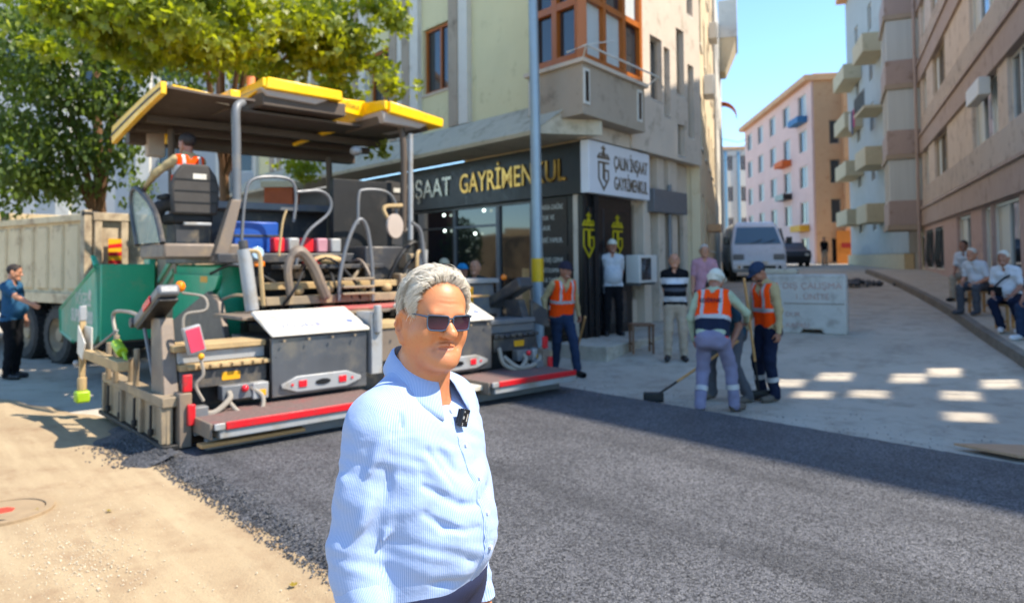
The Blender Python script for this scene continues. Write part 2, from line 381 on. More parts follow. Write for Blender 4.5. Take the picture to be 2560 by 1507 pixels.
# upper floors, left face
ops = []; 
for k in range(6):
    for fl in range(2):
        ops.append((-4.9 - 2.55 * k, -3.67 - 2.55 * k, 5.62 + 2.9 * fl, 7.15 + 2.9 * fl))
wall(fA, A0, bA, 'wall', M_YEL, -19, -.62, 4.66, 11.2, .30, ops)
for k in range(6):
    for fl in range(2):
        z = 2.9 * fl; window(fA, A0, bA, -4.9 - 2.55 * k, -3.67 - 2.55 * k, 5.62 + z, 7.15 + z, .22, M_WOOD, M_GLS, 2, sill=M_BEIGE)
    o = -2.55 * k
    FMB(fA, A0).fb(-3.66 + o, -3.33 + o, .30, .46, 4.68, 11.2).build('pilaster', M_TAUPE, bA)
    FMB(fA, A0).fb(-3.33 + o, -3.0 + o, .30, .43, 4.69, 11.2).build('pilaster', M_WTRIM, bA)
    if k < 5:
        FMB(fA, A0).fb(-5.66 + o, -5.32 + o, .30, .44, 4.68, 11.2).build('pilaster', M_TAUPE, bA)
        FMB(fA, A0).fb(-5.32 + o, -4.96 + o, .30, .42, 4.69, 11.2).build('pilaster', M_WTRIM, bA)
FMB(fA, A0).fb(-.95, -.62, .30, .36, 4.69, 11.2).build('trim', M_WTRIM, bA)
# sloping concrete canopy over the shop
pr = [(0, 3.98), (1.1, 3.97), (1.13, 4.04), (.46, 4.66), (.30, 4.68), (0, 4.68)]
mb = FMB(fA, A0); n = len(pr)
vv = [(-19, -d, z) for d, z in pr] + [(.50 - .5 * min(1, d) * (z < 4.3), -d, z) for d, z in pr]
mb.add(vv, [tuple(range(n)), tuple(range(2 * n - 1, n - 1, -1))] + [(i, i + n, (i + 1) % n + n, (i + 1) % n) for i in range(n)])
mb.build('canopy', M_CANO, bA)
# corner bay
DA, DB = .75, .55
def inter(da, db):
    M_ = np.array([fA.n[:2], fB.n[:2]]); return np.linalg.solve(M_, [da, db])
def rel(fr, s, d): q = fr.x * s + fr.n * d; return q[:2]
sR = fB.at(1611, 205, DB)[0]
def bayring(z0, z1, da=DA, db=DB, ex=0., name='bay', m=M_TAUPE):
    a = rel(fA, -.66 - ex, .28); b = rel(fA, -.66 - ex, da); c = inter(da, db); d = rel(fB, sR + ex, db); e = rel(fB, sR + ex, .23)
    P = [a, b, c, d, e, inter(.1, .1)]
    return MB().prism([tuple(p) for p in P], 'z', z0, z1).build(name, m, bA, bevel=.01)
bayring(4.24, 5.12); bayring(5.122, 5.20, DA + .07, DB + .07, .05, 'bay_sill', M_BEIGE)
scA = fA.x[:2] @ inter(DA, DB); scB = fB.x[:2] @ inter(DA, DB)
bayring(5.202, 8.4, DA - .16, DB - .16, -.02, 'bay_core', M_GLS)
window(fA, A0, bA, -.62, scA - .07, 5.205, 8.3, DA - .02, M_WOOD, [M_GLS, M_GLS], 2, fw=.13, dep=.12, trans=6.25, name='bay_window')
window(fB, A0, bA, scB + .09, sR - .02, 5.205, 8.3, DB - .02, M_WOOD, [M_CURT, M_CURT, M_GLS], 3, fw=.11, dep=.12, trans=6.35, name='bay_window')
c_ = inter(DA - .03, DB - .03); MB().box(c_[0] - .08, c_[0] + .08, c_[1] - .02, c_[1] + .14, 5.206, 8.3).build('bay_post', M_WOOD, bA)
for fr, s_, d_ in ((fA, -.52, DA), (fB, scB + .12, DB), (fB, sR - .25, DB)):
    FMB(fr, A0).fb(s_ - .10, s_ + .10, d_ - .04, d_ + .02, 4.42, 5.04).build('slot_frame', M_WTRIM, bA)
    FMB(fr, A0).fb(s_ - .055, s_ + .055, d_, d_ + .026, 4.47, 4.99).build('slot', M_BLK, bA)
bayring(8.402, 11.2, DA, DB, 0, 'bay', M_TAUPE)
# laundry rail round the bay
p0 = c_; 
rl = [rel(fA, scA - .25, DA + .12), inter(DA + .18, DB + .22), rel(fB, sR + .1, DB + .25), rel(fB, sR + 1.0, .5)]
tb = MB().tube([(*p, 5.33) for p in rl], .018, 6); tb.tube([(*rl[1], 5.33), (*(inter(DA, DB)), 5.15)], .014, 6); tb.tube([(*rl[2], 5.33), (*rel(fB, sR, DB), 5.13)], .014, 6)
tb.tube([(*rl[1], 5.33), (*rel(fB, scB + 1.1, DB + .05), 5.75)], .012, 6)
tb.build('laundry_rail', M_WTRIM, bA)
# upper floors, right face
narrow = [(fB.at(1640, 150, .25)[0], .30, 5.15, 6.5), (fB.at(1668, 220, .25)[0], .16, 4.9, 6.4), (fB.at(1701, 180, .25)[0], .22, 5.5, 7.0), (fB.at(1729, 330, .25)[0], .18, 4.6, 6.3)]
ops = [(s_ - w_, s_ + w_, z0 + f_ * 2.9, z1 + f_ * 2.9) for s_, w_, z0, z1 in narrow for f_ in (0, 1, 2)] + [(narrow[2][0] - .2, narrow[2][0] + .2, 4.1, 4.8)]
wall(fB, A0, bA, 'wall', M_BEIGE, sR + .0, 5.25, 3.975, 13.2, .25, ops)
for o in ops: window(fB, A0, bA, *o, .14, M_WOOD if o[0] < 2.3 else M_TAUPE, M_GLS, 1, sill=M_WTRIM, fw=.05)
wall(fB, A0, bA, 'wall', M_BEIGE, -.2, sR - .01, 3.96, 4.235, .22)
# ground floor
wall(fA, A0, bA, 'ground_wall', M_BLK, -19, 0, -.1, 3.96, -.3, th=.1)
wall(fB, A0, bA, 'ground_wall', M_BEIGE, 0, 5.2, -.1, 3.97, -.12, [(2.02, 2.4, .9, 2.9), (2.75, 3.1, .9, 2.9), (4.25, 4.95, -.1, 3.0)], th=.1)
for a_, b_ in ((2.02, 2.4), (2.75, 3.1)): window(fB, A0, bA, a_, b_, .9, 2.9, -.15, M_TAUPE, M_GLS, 1, fw=.04)
for a_, b_ in ((2.42, 2.73), (3.15, 3.5), (3.75, 4.2)):
    FMB(fB, A0).fb(a_, b_, -.12, .06, -.1, 3.97).build('pilaster', M_BEIGE, bA, bevel=.01)
FMB(fB, A0).fb(4.25, 4.95, -.5, -.4, -.1, 3.0).build('doorway', M_BLK, bA)
FMB(fB, A0).fb(2.6, 4.4, .05, .22, 2.75, 3.25).build('fascia', M_GREY, bA, bevel=.01)
# black fascia with lettering
FMB(fA, A0).fb(-13, .06, -.1, .10, 2.96, 3.93).build('fascia', M_BLK, bA, bevel=.006)
M_GOLD = mat('gold_letter', '#c98f45', .18, .85, var=.35, scale=3, bump=0)
M_SIL = mat('silver_letter', '#c2b9a8', .25, .7, var=.2, scale=3, bump=0)
def ftext(name, s_, fr, x, z, d, size, m, base, parent, **k):
    o = fr.o + fr.x * x + fr.n * d - np.array([base[0], base[1], 0]) + np.array([0, 0, z])
    return text(name, s_, size, m, parent, o, fr.x, (0, 0, 1), **k)
g0, g1 = fA.at(1150, 470, .11)[0], fA.at(1414, 430, .11)[0]
t_ = ftext('lettering', 'GAYRİMENKUL', fA, (g0 + g1) / 2, 3.42, .11, .60, M_GOLD, A0, bA, depth=.02, off=.006); 
def fit(o, width, fr):
    d = [float(np.dot(np.array(v.co), fr.x)) for v in o.data.vertices]; w_ = max(d) - min(d); c = (max(d) + min(d)) / 2; k = width / w_
    for v in o.data.vertices:
        q = np.array(v.co); q = q + fr.x * ((q @ fr.x - c) * (k - 1)); v.co = q
fit(t_, g1 - g0, fA)
h0, h1 = fA.at(1000, 480, .11)[0], fA.at(1128, 470, .11)[0]
t_ = ftext('lettering', 'İNŞAAT', fA, (h0 + h1) / 2, 3.42, .11, .60, M_SIL, A0, bA, depth=.02, off=.006); fit(t_, h1 - h0, fA)
i1 = h0 - .5; i0 = i1 - (h1 - h0) * .85
t_ = ftext('lettering', 'ÇALIN', fA, (i0 + i1) / 2, 3.42, .11, .60, M_SIL, A0, bA, depth=.02, off=.006); fit(t_, i1 - i0, fA)
# shopfront glazing
sp = [-13, -11.2, -9.4, -7.6, -5.9, -4.2, -2.6, -1.5]
for i in range(len(sp) - 1):
    w_ = window(fA, A0, bA, sp[i], sp[i + 1], .28, 2.95, -.05, M_GREY if i > 4 else M_BLK, M_GLD, 1, fw=.05, name='shop_window', trans=2.5 if i in (3, 4, 5) else None)
FMB(fA, A0).fb(-13, 0, -.2, .02, -.1, .27).build('plinth', M_BLK, bA)
M_LAMP = bpy.data.materials.new('lit_spot'); M_LAMP.use_nodes = True; _p = M_LAMP.node_tree.nodes['Principled BSDF']; _p.inputs['Emission Color'].default_value = (.75, 1, .95, 1); _p.inputs['Emission Strength'].default_value = 1.6
for px, py in ((1110, 538), (1210, 526), (1112, 577), (1188, 584)):
    s_, z_ = fA.at(px, py, 0.); MB().ball((*(rel(fA, s_, .0)), z_), .035, 10, 6).build('spot_lamp', M_LAMP, bA, smooth=True)
# poster panels by the corner
M_BRN = mat('brown_poster', '#3a3027', .6, var=.1); M_DKP = mat('dark_poster', '#1d1d1b', .5); M_LET = mat('pale_letter', '#d3cdbf', .6, var=.05)
FMB(fA, A0).fb(-1.46, -.30, -.05, .0, .28, 2.95).build('poster_wall', M_BLK, bA)
FMB(fA, A0).fb(-1.40, -.42, .001, .014, 2.0, 2.90).build('poster', M_BRN, bA); FMB(fA, A0).fb(-1.40, -.42, .001, .014, 1.05, 1.86).build('poster', M_DKP, bA)
for i, (a_, z_) in enumerate((('EV ARSA DAİRE', 2.76), ('SATILIK VE', 2.56), ('KİRALIK', 2.36), ('İŞLERİ YAPILIR.', 2.12))):
    ftext('lettering', a_, fA, -1.28, z_, .016, .135, M_LET, A0, bA, depth=.002, align='LEFT', sx=.8)
for i, (a_, z_) in enumerate((('ÇATI DIŞ CEPHE', 1.74), ('MANTOLAMA', 1.54), ('ALÇI & TADİLAT', 1.35), ('İŞLERİ YAPILIR.', 1.15))):
    ftext('lettering', a_, fA, -1.28, z_, .016, .13, M_LET, A0, bA, depth=.002, align='LEFT', sx=.78)
FMB(fA, A0).fb(-.95, -.45, .001, .012, .78, .86).build('sticker', M_LET, bA)
# right face: white sign box, black entrance with emblems
M_SIGN = mat('white_sign', '#d4d4d6', .45, var=.03, bump=.02); M_LTR = mat('bronze_letter', '#6b5c49', .4, .2, bump=0); M_EMB = mat('yellow_emblem', '#b5a412', .5, bump=0)
sg = thing('shop_sign', 'white lightbox sign with brown crest and lettering over the shop door', 'sign', (*A0, 0))
zt, zb = 3.94, 2.97; s1_ = fB.at(1624, 450, .2)[0]
FMB(fB, A0).fb(-.12, s1_, .02, .2, zb, zt).build('sign_box', M_SIGN, sg, bevel=.01)
def emblem(fr, x, z, d, h, m, base, parent, flat=.012):
    """crowned shield monogram built from bars"""
    mb = FMB(fr, base)
    def bar(p, q, w_):
        P, Q = np.array(p), np.array(q); t = (Q - P) / np.linalg.norm(Q - P); n_ = np.array([-t[1], t[0]]) * w_ / 2; P = P - t * w_ / 2; Q = Q + t * w_ / 2
        c4 = [P - n_, Q - n_, Q + n_, P + n_]
        mb.hexa([(x + a * h, -(d + e), z + b * h) for e in (0, flat) for a, b in c4])
    w_ = .05
    for a, b in (((-.26, .2), (-.26, -.22)), ((-.26, -.22), (0, -.5)), ((0, -.5), (.26, -.22)), ((.26, -.22), (.26, 0)), ((-.26, .2), (-.02, .2)), ((-.02, .2), (-.02, -.2)), ((.04, .2), (.26, .2)), ((.04, 0), (.26, 0)), ((.04, .2), (.04, -.2)), ((-.02, -.2), (.12, -.28)),
                 ((-.3, .32), (.3, .32)), ((-.3, .32), (-.2, .42)), ((.3, .32), (.2, .42)), ((-.12, .36), (0, .52)), ((.12, .36), (0, .52)), ((0, .36), (0, .62)), ((-.08, .57), (.08, .57))): bar(a, b, w_)
    return mb.build('emblem', m, parent)
emblem(fB, .42, 3.42, .203, .72, M_LTR, A0, sg)
t_ = ftext('lettering', 'ÇALIN İNŞAAT', fB, (.84 + s1_ - .12) / 2, 3.60, .203, .36, M_LTR, A0, sg, depth=.006, off=.005); fit(t_, s1_ - .96, fB)
t_ = ftext('lettering', 'GAYRİMENKUL', fB, (.84 + s1_ - .12) / 2, 3.20, .203, .36, M_LTR, A0, sg, depth=.006, off=.005); fit(t_, s1_ - .96, fB)
for v_ in list(sg.children)[-2:]:
    pass
FMB(fA, A0).fb(-.29, .03, -.05, .02, .28, 2.95).build('corner_pier', M_BLK, bA)
FMB(fB, A0).fb(-.03, 1.95, -.02, .0, 0., 2.96).build('entrance_wall', M_BLK, bA)
d0_, d1_ = fB.at(1468, 600, .02)[0], fB.at(1540, 600, .02)[0]; dm = (d0_ + d1_) / 2 + .02
for a_, b_ in ((.12, dm - .008), (dm + .008, 1.72)):
    dr = FMB(fB, A0).fb(a_, b_, .001, .045, .32, 2.72).build('door', M_BLK, bA, bevel=.008)
    FMB(fB, A0).fb(a_ + .12, b_ - .12, .046, .05, .5, 1.1).build('door_panel', M_GLD, dr)
    hx = b_ - .07 if a_ < .3 else a_ + .07
    FMB(fB, A0).fb(hx - .015, hx + .015, .07, .1, 1.1, 1.6).build('handle', M_GREY, dr)
emblem(fB, d0_, fB.at(1480, 594, .05)[1], .051, .72, M_EMB, A0, bA); emblem(fB, d1_, fB.at(1480, 594, .05)[1], .051, .72, M_EMB, A0, bA)
# step
st = thing('entrance_step', 'worn concrete entrance step before the black shop door', 'step', (*A0, 0))
FMB(fB, A0).fb(-.9, 2.35, -.05, .95, -.1, .30).build('slab', M_CONC, st, bevel=.02)
FMB(fB, A0).fb(2.37, 2.95, -.05, .75, -.1, .34).build('block', M_PAVE, st, bevel=.03)
FMB(fA, A0).fb(-13, -.1, .0, .6, -.1, .12).build('slab', M_CONC, st, bevel=.02)
# wall mounted air conditioner
ac = thing('air_conditioner', 'white outdoor air conditioner box on the beige wall beside the door', 'air conditioner', (*A0, 0))
s_, z_ = fB.at(1612, 672, .3)
FMB(fB, A0).fb(s_ - .42, s_ + .42, .08, .38, z_ - .28, z_ + .28).build('casing', M_PVC, ac, bevel=.015)
mb = FMB(fB, A0)
for r_ in (.08, .14, .2): mb.tube([(s_ - .1 + r_ * math.cos(t), -.39, z_ + r_ * math.sin(t)) for t in np.linspace(0, 6.28, 17)], .008, 4)
mb.build('fan_grille', M_GREY, ac)
FMB(fB, A0).fb(s_ - .32, s_ + .12, .381, .386, z_ - .22, z_ + .22).build('fan_opening', M_BLK, ac)
mb = FMB(fB, A0); mb.fb(s_ - .35, s_ - .31, -.1, .36, z_ - .33, z_ - .285); mb.fb(s_ + .31, s_ + .35, -.1, .36, z_ - .33, z_ - .285); mb.build('bracket', M_GREY, ac)
# drain pipe on right face
FMB(fB, A0).tube([(3.62, -.12, 0.2), (3.62, -.12, 3.4)], .05, 8).build('drain_pipe', M_GREY, bA)

# next houses up the left side of the street
M_CRM = mat('sunny_cream', '#d4bf9c', .85, var=.08, scale=.8, dirt='#b48f5f', dirt_amt=.3); M_WHT = mat('white_render', '#c9c3b6', .85, var=.06, dirt='#9a9284', dirt_amt=.3)
M_ORG = mat('orange_render', '#cf9f76', .85, var=.07, scale=.6, dirt='#b77748', dirt_amt=.25); M_PNK = mat('pink_render', '#dcb9ae', .85, var=.06, scale=.5, dirt='#b98a7e', dirt_amt=.2)
E0 = tuple(fB.w(5.3, .05, 0)[:2]); fE = Facade(E0, (.297, .955))
b2 = thing('cream_house', 'narrow sunlit cream house next to the corner building', 'building', (*E0, 0))
ops = [(x, x + .9, z, z + 1.4) for x in (1.0, 3.4, 5.8, 8.2, 10.6) for z in (2.0, 4.6, 7.3, 10.0)]
wall(fE, E0, b2, 'wall', M_CRM, 0, 12.2, -.1, 13.6, .12, ops)
for o in ops: window(fE, E0, b2, *o, .05, M_PVC, M_GLS, 2, sill=M_WTRIM)
FMB(fE, E0).fb(0.01, 12.1, -6, -.11, -.1, 13.55).build('body', M_CRM, b2)
FMB(fE, E0).fb(4.0, 5.2, .12, .5, 2.55, 2.75).build('awning', M_ORG, b2)
for i, (s_, z_) in enumerate(((3.0, 6.3), (7.6, 9.2))):
    a_ = thing('air_conditioner', 'small outdoor air conditioner on the cream house, ' + ('lower' if i == 0 else 'upper') + ' one', 'air conditioner', (*E0, 0), 0, 'air conditioners up the street'); FMB(fE, E0).fb(s_ - .4, s_ + .4, .14, .42, z_, z_ + .55).build('casing', M_PVC, a_, bevel=.015); FMB(fE, E0).fb(s_ - .3, s_ + .1, .421, .43, z_ + .08, z_ + .47).build('fan_opening', M_BLK, a_)
b3 = thing('white_house', 'white house with jutting top balcony and orange awning up the street', 'building', (*E0, 0))
ops = [(x, x + 1.0, z, z + 1.4) for x in (13.4, 16, 18.6, 21) for z in (1.6, 4.4, 7.2, 10.2)]
wall(fE, E0, b3, 'wall', M_WHT, 12.3, 24, -.1, 13.4, .2, ops)
for o in ops: window(fE, E0, b3, *o, .12, M_PVC, M_GLS, 2)
FMB(fE, E0).fb(12.31, 23.9, -6, -.05, -.1, 13.3).build('body', M_WHT, b3)
sb0, zt_, zb_ = 22.5, 14.2, 12.7
FMB(fE, E0).fb(sb0 - 3.2, sb0, .2, 1.1, zb_, zt_ + .4).build('balcony', M_WHT, b3, bevel=.02)
mb = FMB(fE, E0); mb.hexa([(sb0 - 2.9, -.2, zb_ - 1.6), (sb0 - 1.2, -.2, zb_ - 1.6), (sb0 - 1.2, -.5, zb_ - 1.6), (sb0 - 2.9, -.5, zb_ - 1.6)][::-1] + [(sb0 - 3.15, -.2, zb_), (sb0 - .05, -.2, zb_), (sb0 - .05, -1.05, zb_), (sb0 - 3.15, -1.05, zb_)][::-1]); mb.build('balcony_base', M_CRM, b3)
sw, zw = 24., 10.0; mb = FMB(fE, E0)
for i in range(6):
    t0, t1 = i * .26, (i + 1) * .26; mb.hexa([(sw - .9, -.2 - .8 * math.sin(t0), zw - .5 + .8 * math.cos(t0)), (sw + .2, -.2 - .8 * math.sin(t0), zw - .5 + .8 * math.cos(t0)), (sw + .2, -.2 - .8 * math.sin(t1), zw - .5 + .8 * math.cos(t1)), (sw - .9, -.2 - .8 * math.sin(t1), zw - .5 + .8 * math.cos(t1))] + [(sw - .9, -.2 - .77 * math.sin(t0), zw - .53 + .77 * math.cos(t0)), (sw + .2, -.2 - .77 * math.sin(t0), zw - .53 + .77 * math.cos(t0)), (sw + .2, -.2 - .77 * math.sin(t1), zw - .53 + .77 * math.cos(t1)), (sw - .9, -.2 - .77 * math.sin(t1), zw - .53 + .77 * math.cos(t1))])
mb.build('awning', mat('orange_fabric', '#d8652a', .8), b3)
M_BLU = mat('blue_render', '#6f9fb8', .8, var=.08); 
def far_house(name, label, x0, x1, y, depth, z0, z1, m, rows, cols, strip=None, ax=(1, 0)):
    h = thing(name, label, 'building', (x0, y, 0)); fr = Facade((x0, y), ax); L = x1 - x0
    ops = [(L * (c + .28) / cols, L * (c + .72) / cols, z0 + (z1 - z0) * (r + .3) / rows, z0 + (z1 - z0) * (r + .8) / rows) for r in range(rows) for c in range(cols)]
    wall(fr, (x0, y), h, 'wall', m, 0, L, -.5, z1, 0, ops)
    for o in ops: window(fr, (x0, y), h, *o, -.08, M_PVC, M_GLS, 2)
    FMB(fr, (x0, y)).fb(.02, L - .02, -depth, -.23, -.5, z1 - .02).build('body', m, h)
    FMB(fr, (x0, y)).fb(-.2, L + .2, -depth - .2, .25, z1, z1 + .25).build('roof', M_ORG, h)
    if strip:
        for c in range(cols): FMB(fr, (x0, y)).fb(L * (c + .05) / cols, L * (c + .22) / cols, 0, .15, 0, z1 - .3).build('pilaster', strip, h)
    return h
far_house('blue_house', 'small white and blue house far up the street', 22.4, 26.8, 82, 8, 0, 14.0, M_WHT, 4, 3, M_BLU)
# pink and orange apartment block closing the street
Dp0 = at_dist(2037, 650, 52)[:2]; Dd = np.array([.091, 1]) / np.hypot(.091, 1)
fD = Facade(Dp0, -Dd); Dl = 21.
D = thing('pink_building', 'pink apartment block with tiled eaves at the end of the street', 'building', (*Dp0, 0))
zD = fD.at(2033, 205)[1] + .2
cols_ = 5; ops = []
for c in range(cols_):
    for r in range(5):
        a_ = -Dl + Dl * (c + .25) / cols_; ops.append((a_, a_ + 2.0, 1.6 + 2.65 * r, 3.2 + 2.65 * r))
ops = [o for o in ops if o[3] < zD - .3]
wall(fD, Dp0, D, 'wall', M_PNK, -Dl, 0, -.5, zD, 0, ops)
for i, o in enumerate(ops): window(fD, Dp0, D, *o, -.08, M_PVC, [M_GLS, M_CURT], 2)
FMB(fD, Dp0).fb(-Dl + .02, -.25, -12, -.25, -.5, zD - .02).build('body', M_PNK, D)
FMB(fD, Dp0).fb(-Dl - .4, .3, -12, .5, zD + .004, zD + .4).build('eaves', M_ORG, D)
for i, (c, r, m_) in enumerate(((4, 4, 'blue_fabric'), (3, 3, 'orange_fabric'), (3, 2, 'black_panel'), (4, 1, 'yellow_fabric'))):
    a_ = -Dl + Dl * (c + .2) / cols_; cl = {'blue_fabric': '#2f6f9c', 'orange_fabric': '#d8652a', 'yellow_fabric': '#d9a02c', 'black_panel': '#222222'}[m_]
    FMB(fD, Dp0).fb(a_ - .1, a_ + 2.4, .02, .7, 1.0 + 2.65 * r, 1.45 + 2.65 * r).build('balcony', mat(m_, cl, .7), D)
O0 = (Dp0[0] + .15, Dp0[1] - .1); fO = Facade(O0, (1, -.12))
Ob = thing('orange_building', 'orange apartment block beside the pink one, with blank side wall', 'building', (*O0, 0))
zO = fO.at(2085, 182)[1]
ops = [(x, x + .7, z, z + 1.7) for x in (1.0, ) for z in (1.4, 4.2, 7.0, 9.8)]
wall(fO, O0, Ob, 'wall', M_ORG, 0, 9, -.5, zO, 0, ops)
for o in ops: window(fO, O0, Ob, *o, -.1, M_TAUPE, M_GLS, 1)
FMB(fO, O0).fb(.02, 8.98, -10, -.23, -.5, zO - .02).build('body', M_ORG, Ob)
FMB(fO, O0).fb(1.9, 2.5, .0, .35, -.5, zO + .3).build('pilaster', M_ORG, Ob)
FMB(fO, O0).fb(2.9, 9, .01, .12, -.5, zO - .4).build('rendered_panel', M_PNK, Ob)
FMB(fO, O0).fb(1.2, 3.2, .36, .46, 1.2, 3.6).build('door', mat('orange_door', '#c7772c', .7), Ob)
FMB(fO, O0).fb(1.5, 2.2, .461, .48, 2.4, 2.75).build('red_notice', mat('red_paint', '#a02018', .6), Ob); FMB(fO, O0).fb(2.2, 3.0, .461, .48, 1.9, 2.25).build('yellow_notice', mat('yellow_paint', '#d8a51e', .6), Ob)

# right-hand apartment building
fR = Facade(FB_O, FB_X); bR = thing('apartment_building', 'brown and beige apartment building with ribbed panels beside the pavement', 'building', (*FB_O, 0)); RB = tuple(FB_O)
M_BRB = mat('brown_band', '#a5938a', .8, var=.06, scale=1.2, dirt='#6d5848', dirt_amt=.25, stretch=(1, 1, .25))
M_PAN = mat('ribbed_panel', '#c6b8ab', .85, var=.06, scale=1.5, dirt='#7c6a5b', dirt_amt=.35, stretch=(1, 1, .2))
M_MAU = mat('mauve_render', '#b09790', .85, var=.06, dirt='#6f544c', dirt_amt=.25)
S0, S1 = -7.2, 11.5
zz = 3.35
ops0 = []; ops1 = []
gw = [(-5.9, -4.3, 1.35, 2.75), (-3.3, -1.7, 1.35, 2.75), (1.2, 3.6, 1.0, 2.9), (5.2, 6.3, .55, 2.95), (6.35, 9.2, .55, 2.95)]
wall(fR, RB, bR, 'ground_wall', M_MAU, S0, S1, -.3, 2.98, 0, gw)
for i, o in enumerate(gw): window(fR, RB, bR, *o, -.09, M_PVC if i > 1 else M_GREY, [M_CURT, M_GLS] if i > 1 else M_GLS, 2 if i != 3 else 1, fw=.07, sill=M_WTRIM if i < 3 else None)
for o in gw[:2]:
    mb = FMB(fR, RB)
    for x in np.linspace(o[0] + .1, o[1] - .1, 9): mb.tube([(x, -.05, o[2]), (x, -.12, o[2] + .3), (x, -.05, o[3])], .012, 5)
    for z in np.linspace(o[2] + .1, o[3] - .1, 4): mb.fb(o[0], o[1], .06, .075, z, z + .02)
    mb.build('window_grille', M_BLK, bR)
for f_ in range(4):
    zb0 = 3.0 + 2.9 * f_
    FMB(fR, RB).fb(S0, S1, -.2, .10, zb0 - .02, zb0 + .62).build('band', M_BRB, bR, bevel=.012)
    FMB(fR, RB).fb(S0, S1, -.2, .16, zb0 + .622, zb0 + .70).build('band_ledge', M_BRB, bR)
    # parapet panels, separate ribbed slabs with open joints
    edges = np.arange(S0, S1 + .01, 1.1)
    for i in range(len(edges) - 1):
        a_, b_ = edges[i], edges[i + 1]; mb = FMB(fR, RB); mb.fb(a_ + .008, b_ - .008, -.1, .02, zb0 + .702, zb0 + 1.5)
        for x in np.arange(a_ + .06, b_ - .05, .16): mb.fb(x, x + .07, .02, .035, zb0 + .73, zb0 + 1.48)
        mb.build('panel', M_PAN, bR)
    wz0, wz1 = zb0 + 1.502, zb0 + 2.88
    wins = [(-6.3, -5.0), (-3.2, -.1), (4.4, 7.6), (8.6, 10.8)]
    cur = S0
    for i, (a_, b_) in enumerate(wins + [(S1, S1)]):
        nseg = max(1, round((a_ - cur) / 1.0))
        for k in range(nseg):
            x0, x1 = cur + (a_ - cur) * k / nseg, cur + (a_ - cur) * (k + 1) / nseg
            if x1 - x0 > .05: FMB(fR, RB).fb(x0 + .008, x1 - .008, -.1, .015, wz0, wz1).build('panel', M_PAN, bR)
        if a_ < b_: window(fR, RB, bR, a_, b_, wz0, wz1, -.07, M_PVC if i != 1 else M_TAUPE, [M_CURT, M_GLS] if i != 3 else M_GLS, 3 if b_ - a_ > 2 else 2, fw=.06)
        cur = b_
FMB(fR, RB).fb(5.3, 7.0, .03, .28, 3.0 + 2.45, 3.0 + 2.86).build('shutter_box', M_PVC, bR, bevel=.02)
FMB(fR, RB).fb(S0, S1 - .0, -.3, .2, 14.5, 14.8).build('roof_edge', M_BRB, bR)
FMB(fR, RB).fb(S0 + .01, 3.0, -9, -.23, -.3, 14.5).build('body', M_MAU, bR)
FMB(fR, RB).tube([(S0 + .25, -.2, .6), (S0 + .25, -.2, 14.4)], .06, 8).build('drain_pipe', M_BRB, bR)
# glazed balconies at the far end of it
for f_ in range(4):
    zc = 3.05 + 2.9 * f_
    FMB(fR, RB).fb(S0 - 3.1, S0 - .02, -.1, 1.25, zc - .0, zc + 1.0).build('balcony', M_BRB, bR, bevel=.015)
    FMB(fR, RB).fb(S0 - 3.15, S0 + .0, -.1, 1.3, zc - .2, zc - .004).build('balcony_slab', M_TAUPE, bR)
    if f_ < 3:
        window(fR, RB, bR, S0 - 3.0, S0 - .15, zc + 1.004, zc + 2.68, 1.2, M_PVC, [M_CURT, M_CURT, M_GLS], 4, fw=.05, name='balcony_window')
        FMB(fR, RB).fb(S0 - .15, S0 - .08, -.1, 1.18, zc + 1.004, zc + 2.68).build('balcony_side', M_CURT, bR)
wall(fR, RB, bR, 'wall', M_CRM, S0 - 3.2, S0 - .001, -.3, 14.5, -.15, [(S0 - 2.4, S0 - 1.0, 1.3, 2.6)])
window(fR, RB, bR, S0 - 2.4, S0 - 1.0, 1.3, 2.6, -.2, M_BLK, M_GLS, 2)
FMB(fR, RB).fb(S0 - 3.15, S0 - .02, -9, -.4, -.3, 14.4).build('body', M_MAU, bR)
# flank towards the junction: unseen screen added for mat shadow, pierced for sun patches
cR = fR.w(S1, 0, 0)[:2]; fW = Facade(cR, (.651, -.759))
holes = []
for (u, v) in ((2085, 942), (2170, 985), (2030, 985), (1965, 958), (2400, 990), (2420, 1040), (2270, 945), (2500, 960), (2360, 930)):
    g = gnd(u, v); nrm = fW.n; t = ((np.array([*cR, 0]) - g) @ nrm) / (SUN @ nrm); p = g + SUN * t
    holes.append(((p - fW.o) @ fW.x, p[2]))
hs = [(s_ + k * .14, s_ + k * .14 + .14, z_ + (k + .5) * .19 - .36, z_ + (k + .5) * .19 + .36) for s_, z_ in holes if s_ > .6 and z_ > 4 for k in range(-3, 3)]
wall(fW, RB, bR, 'flank_sun_screen', M_PAN, 0, 16, 3.0, 21.3, 0, hs, th=.05)
FMB(fW, RB).fb(0.3, 16, -6, -.0, -.3, 2.99).build('flank_base', M_MAU, bR)
# grey-blue house with balconies beyond it
M_GBL = mat('grey_blue_render', '#a3a9a8', .85, var=.06, scale=.8, dirt='#86898a', dirt_amt=.2); M_CRB = mat('cream_balcony', '#c0b191', .85, var=.06, dirt='#9c8d6e', dirt_amt=.25)
C0 = (17.9, 33.2); fC = Facade(C0, (-.276, -.961))
bC = thing('grey_house', 'pale grey house with cream balconies and laundry up the right side', 'building', (*C0, 0))
ops = [(x, x + 1.1, z, z + 1.5) for x in (-2.2, -8.2, -12.4) for z in (3.2, 6.0, 8.8, 11.6, 14.4)]
wall(fC, C0, bC, 'wall', M_GBL, -15.6, -.05, 1.9, 18.5, -.1, ops)
for o in ops: window(fC, C0, bC, *o, -.17, M_PVC, M_GLS, 2)
wall(fC, C0, bC, 'base_wall', M_CRB, -15.6, -.1, -.3, 1.88, .1, th=.4)
FMB(fC, C0).fb(-15.5, -.1, -9, -.34, -.3, 18.4).build('body', M_GBL, bC)
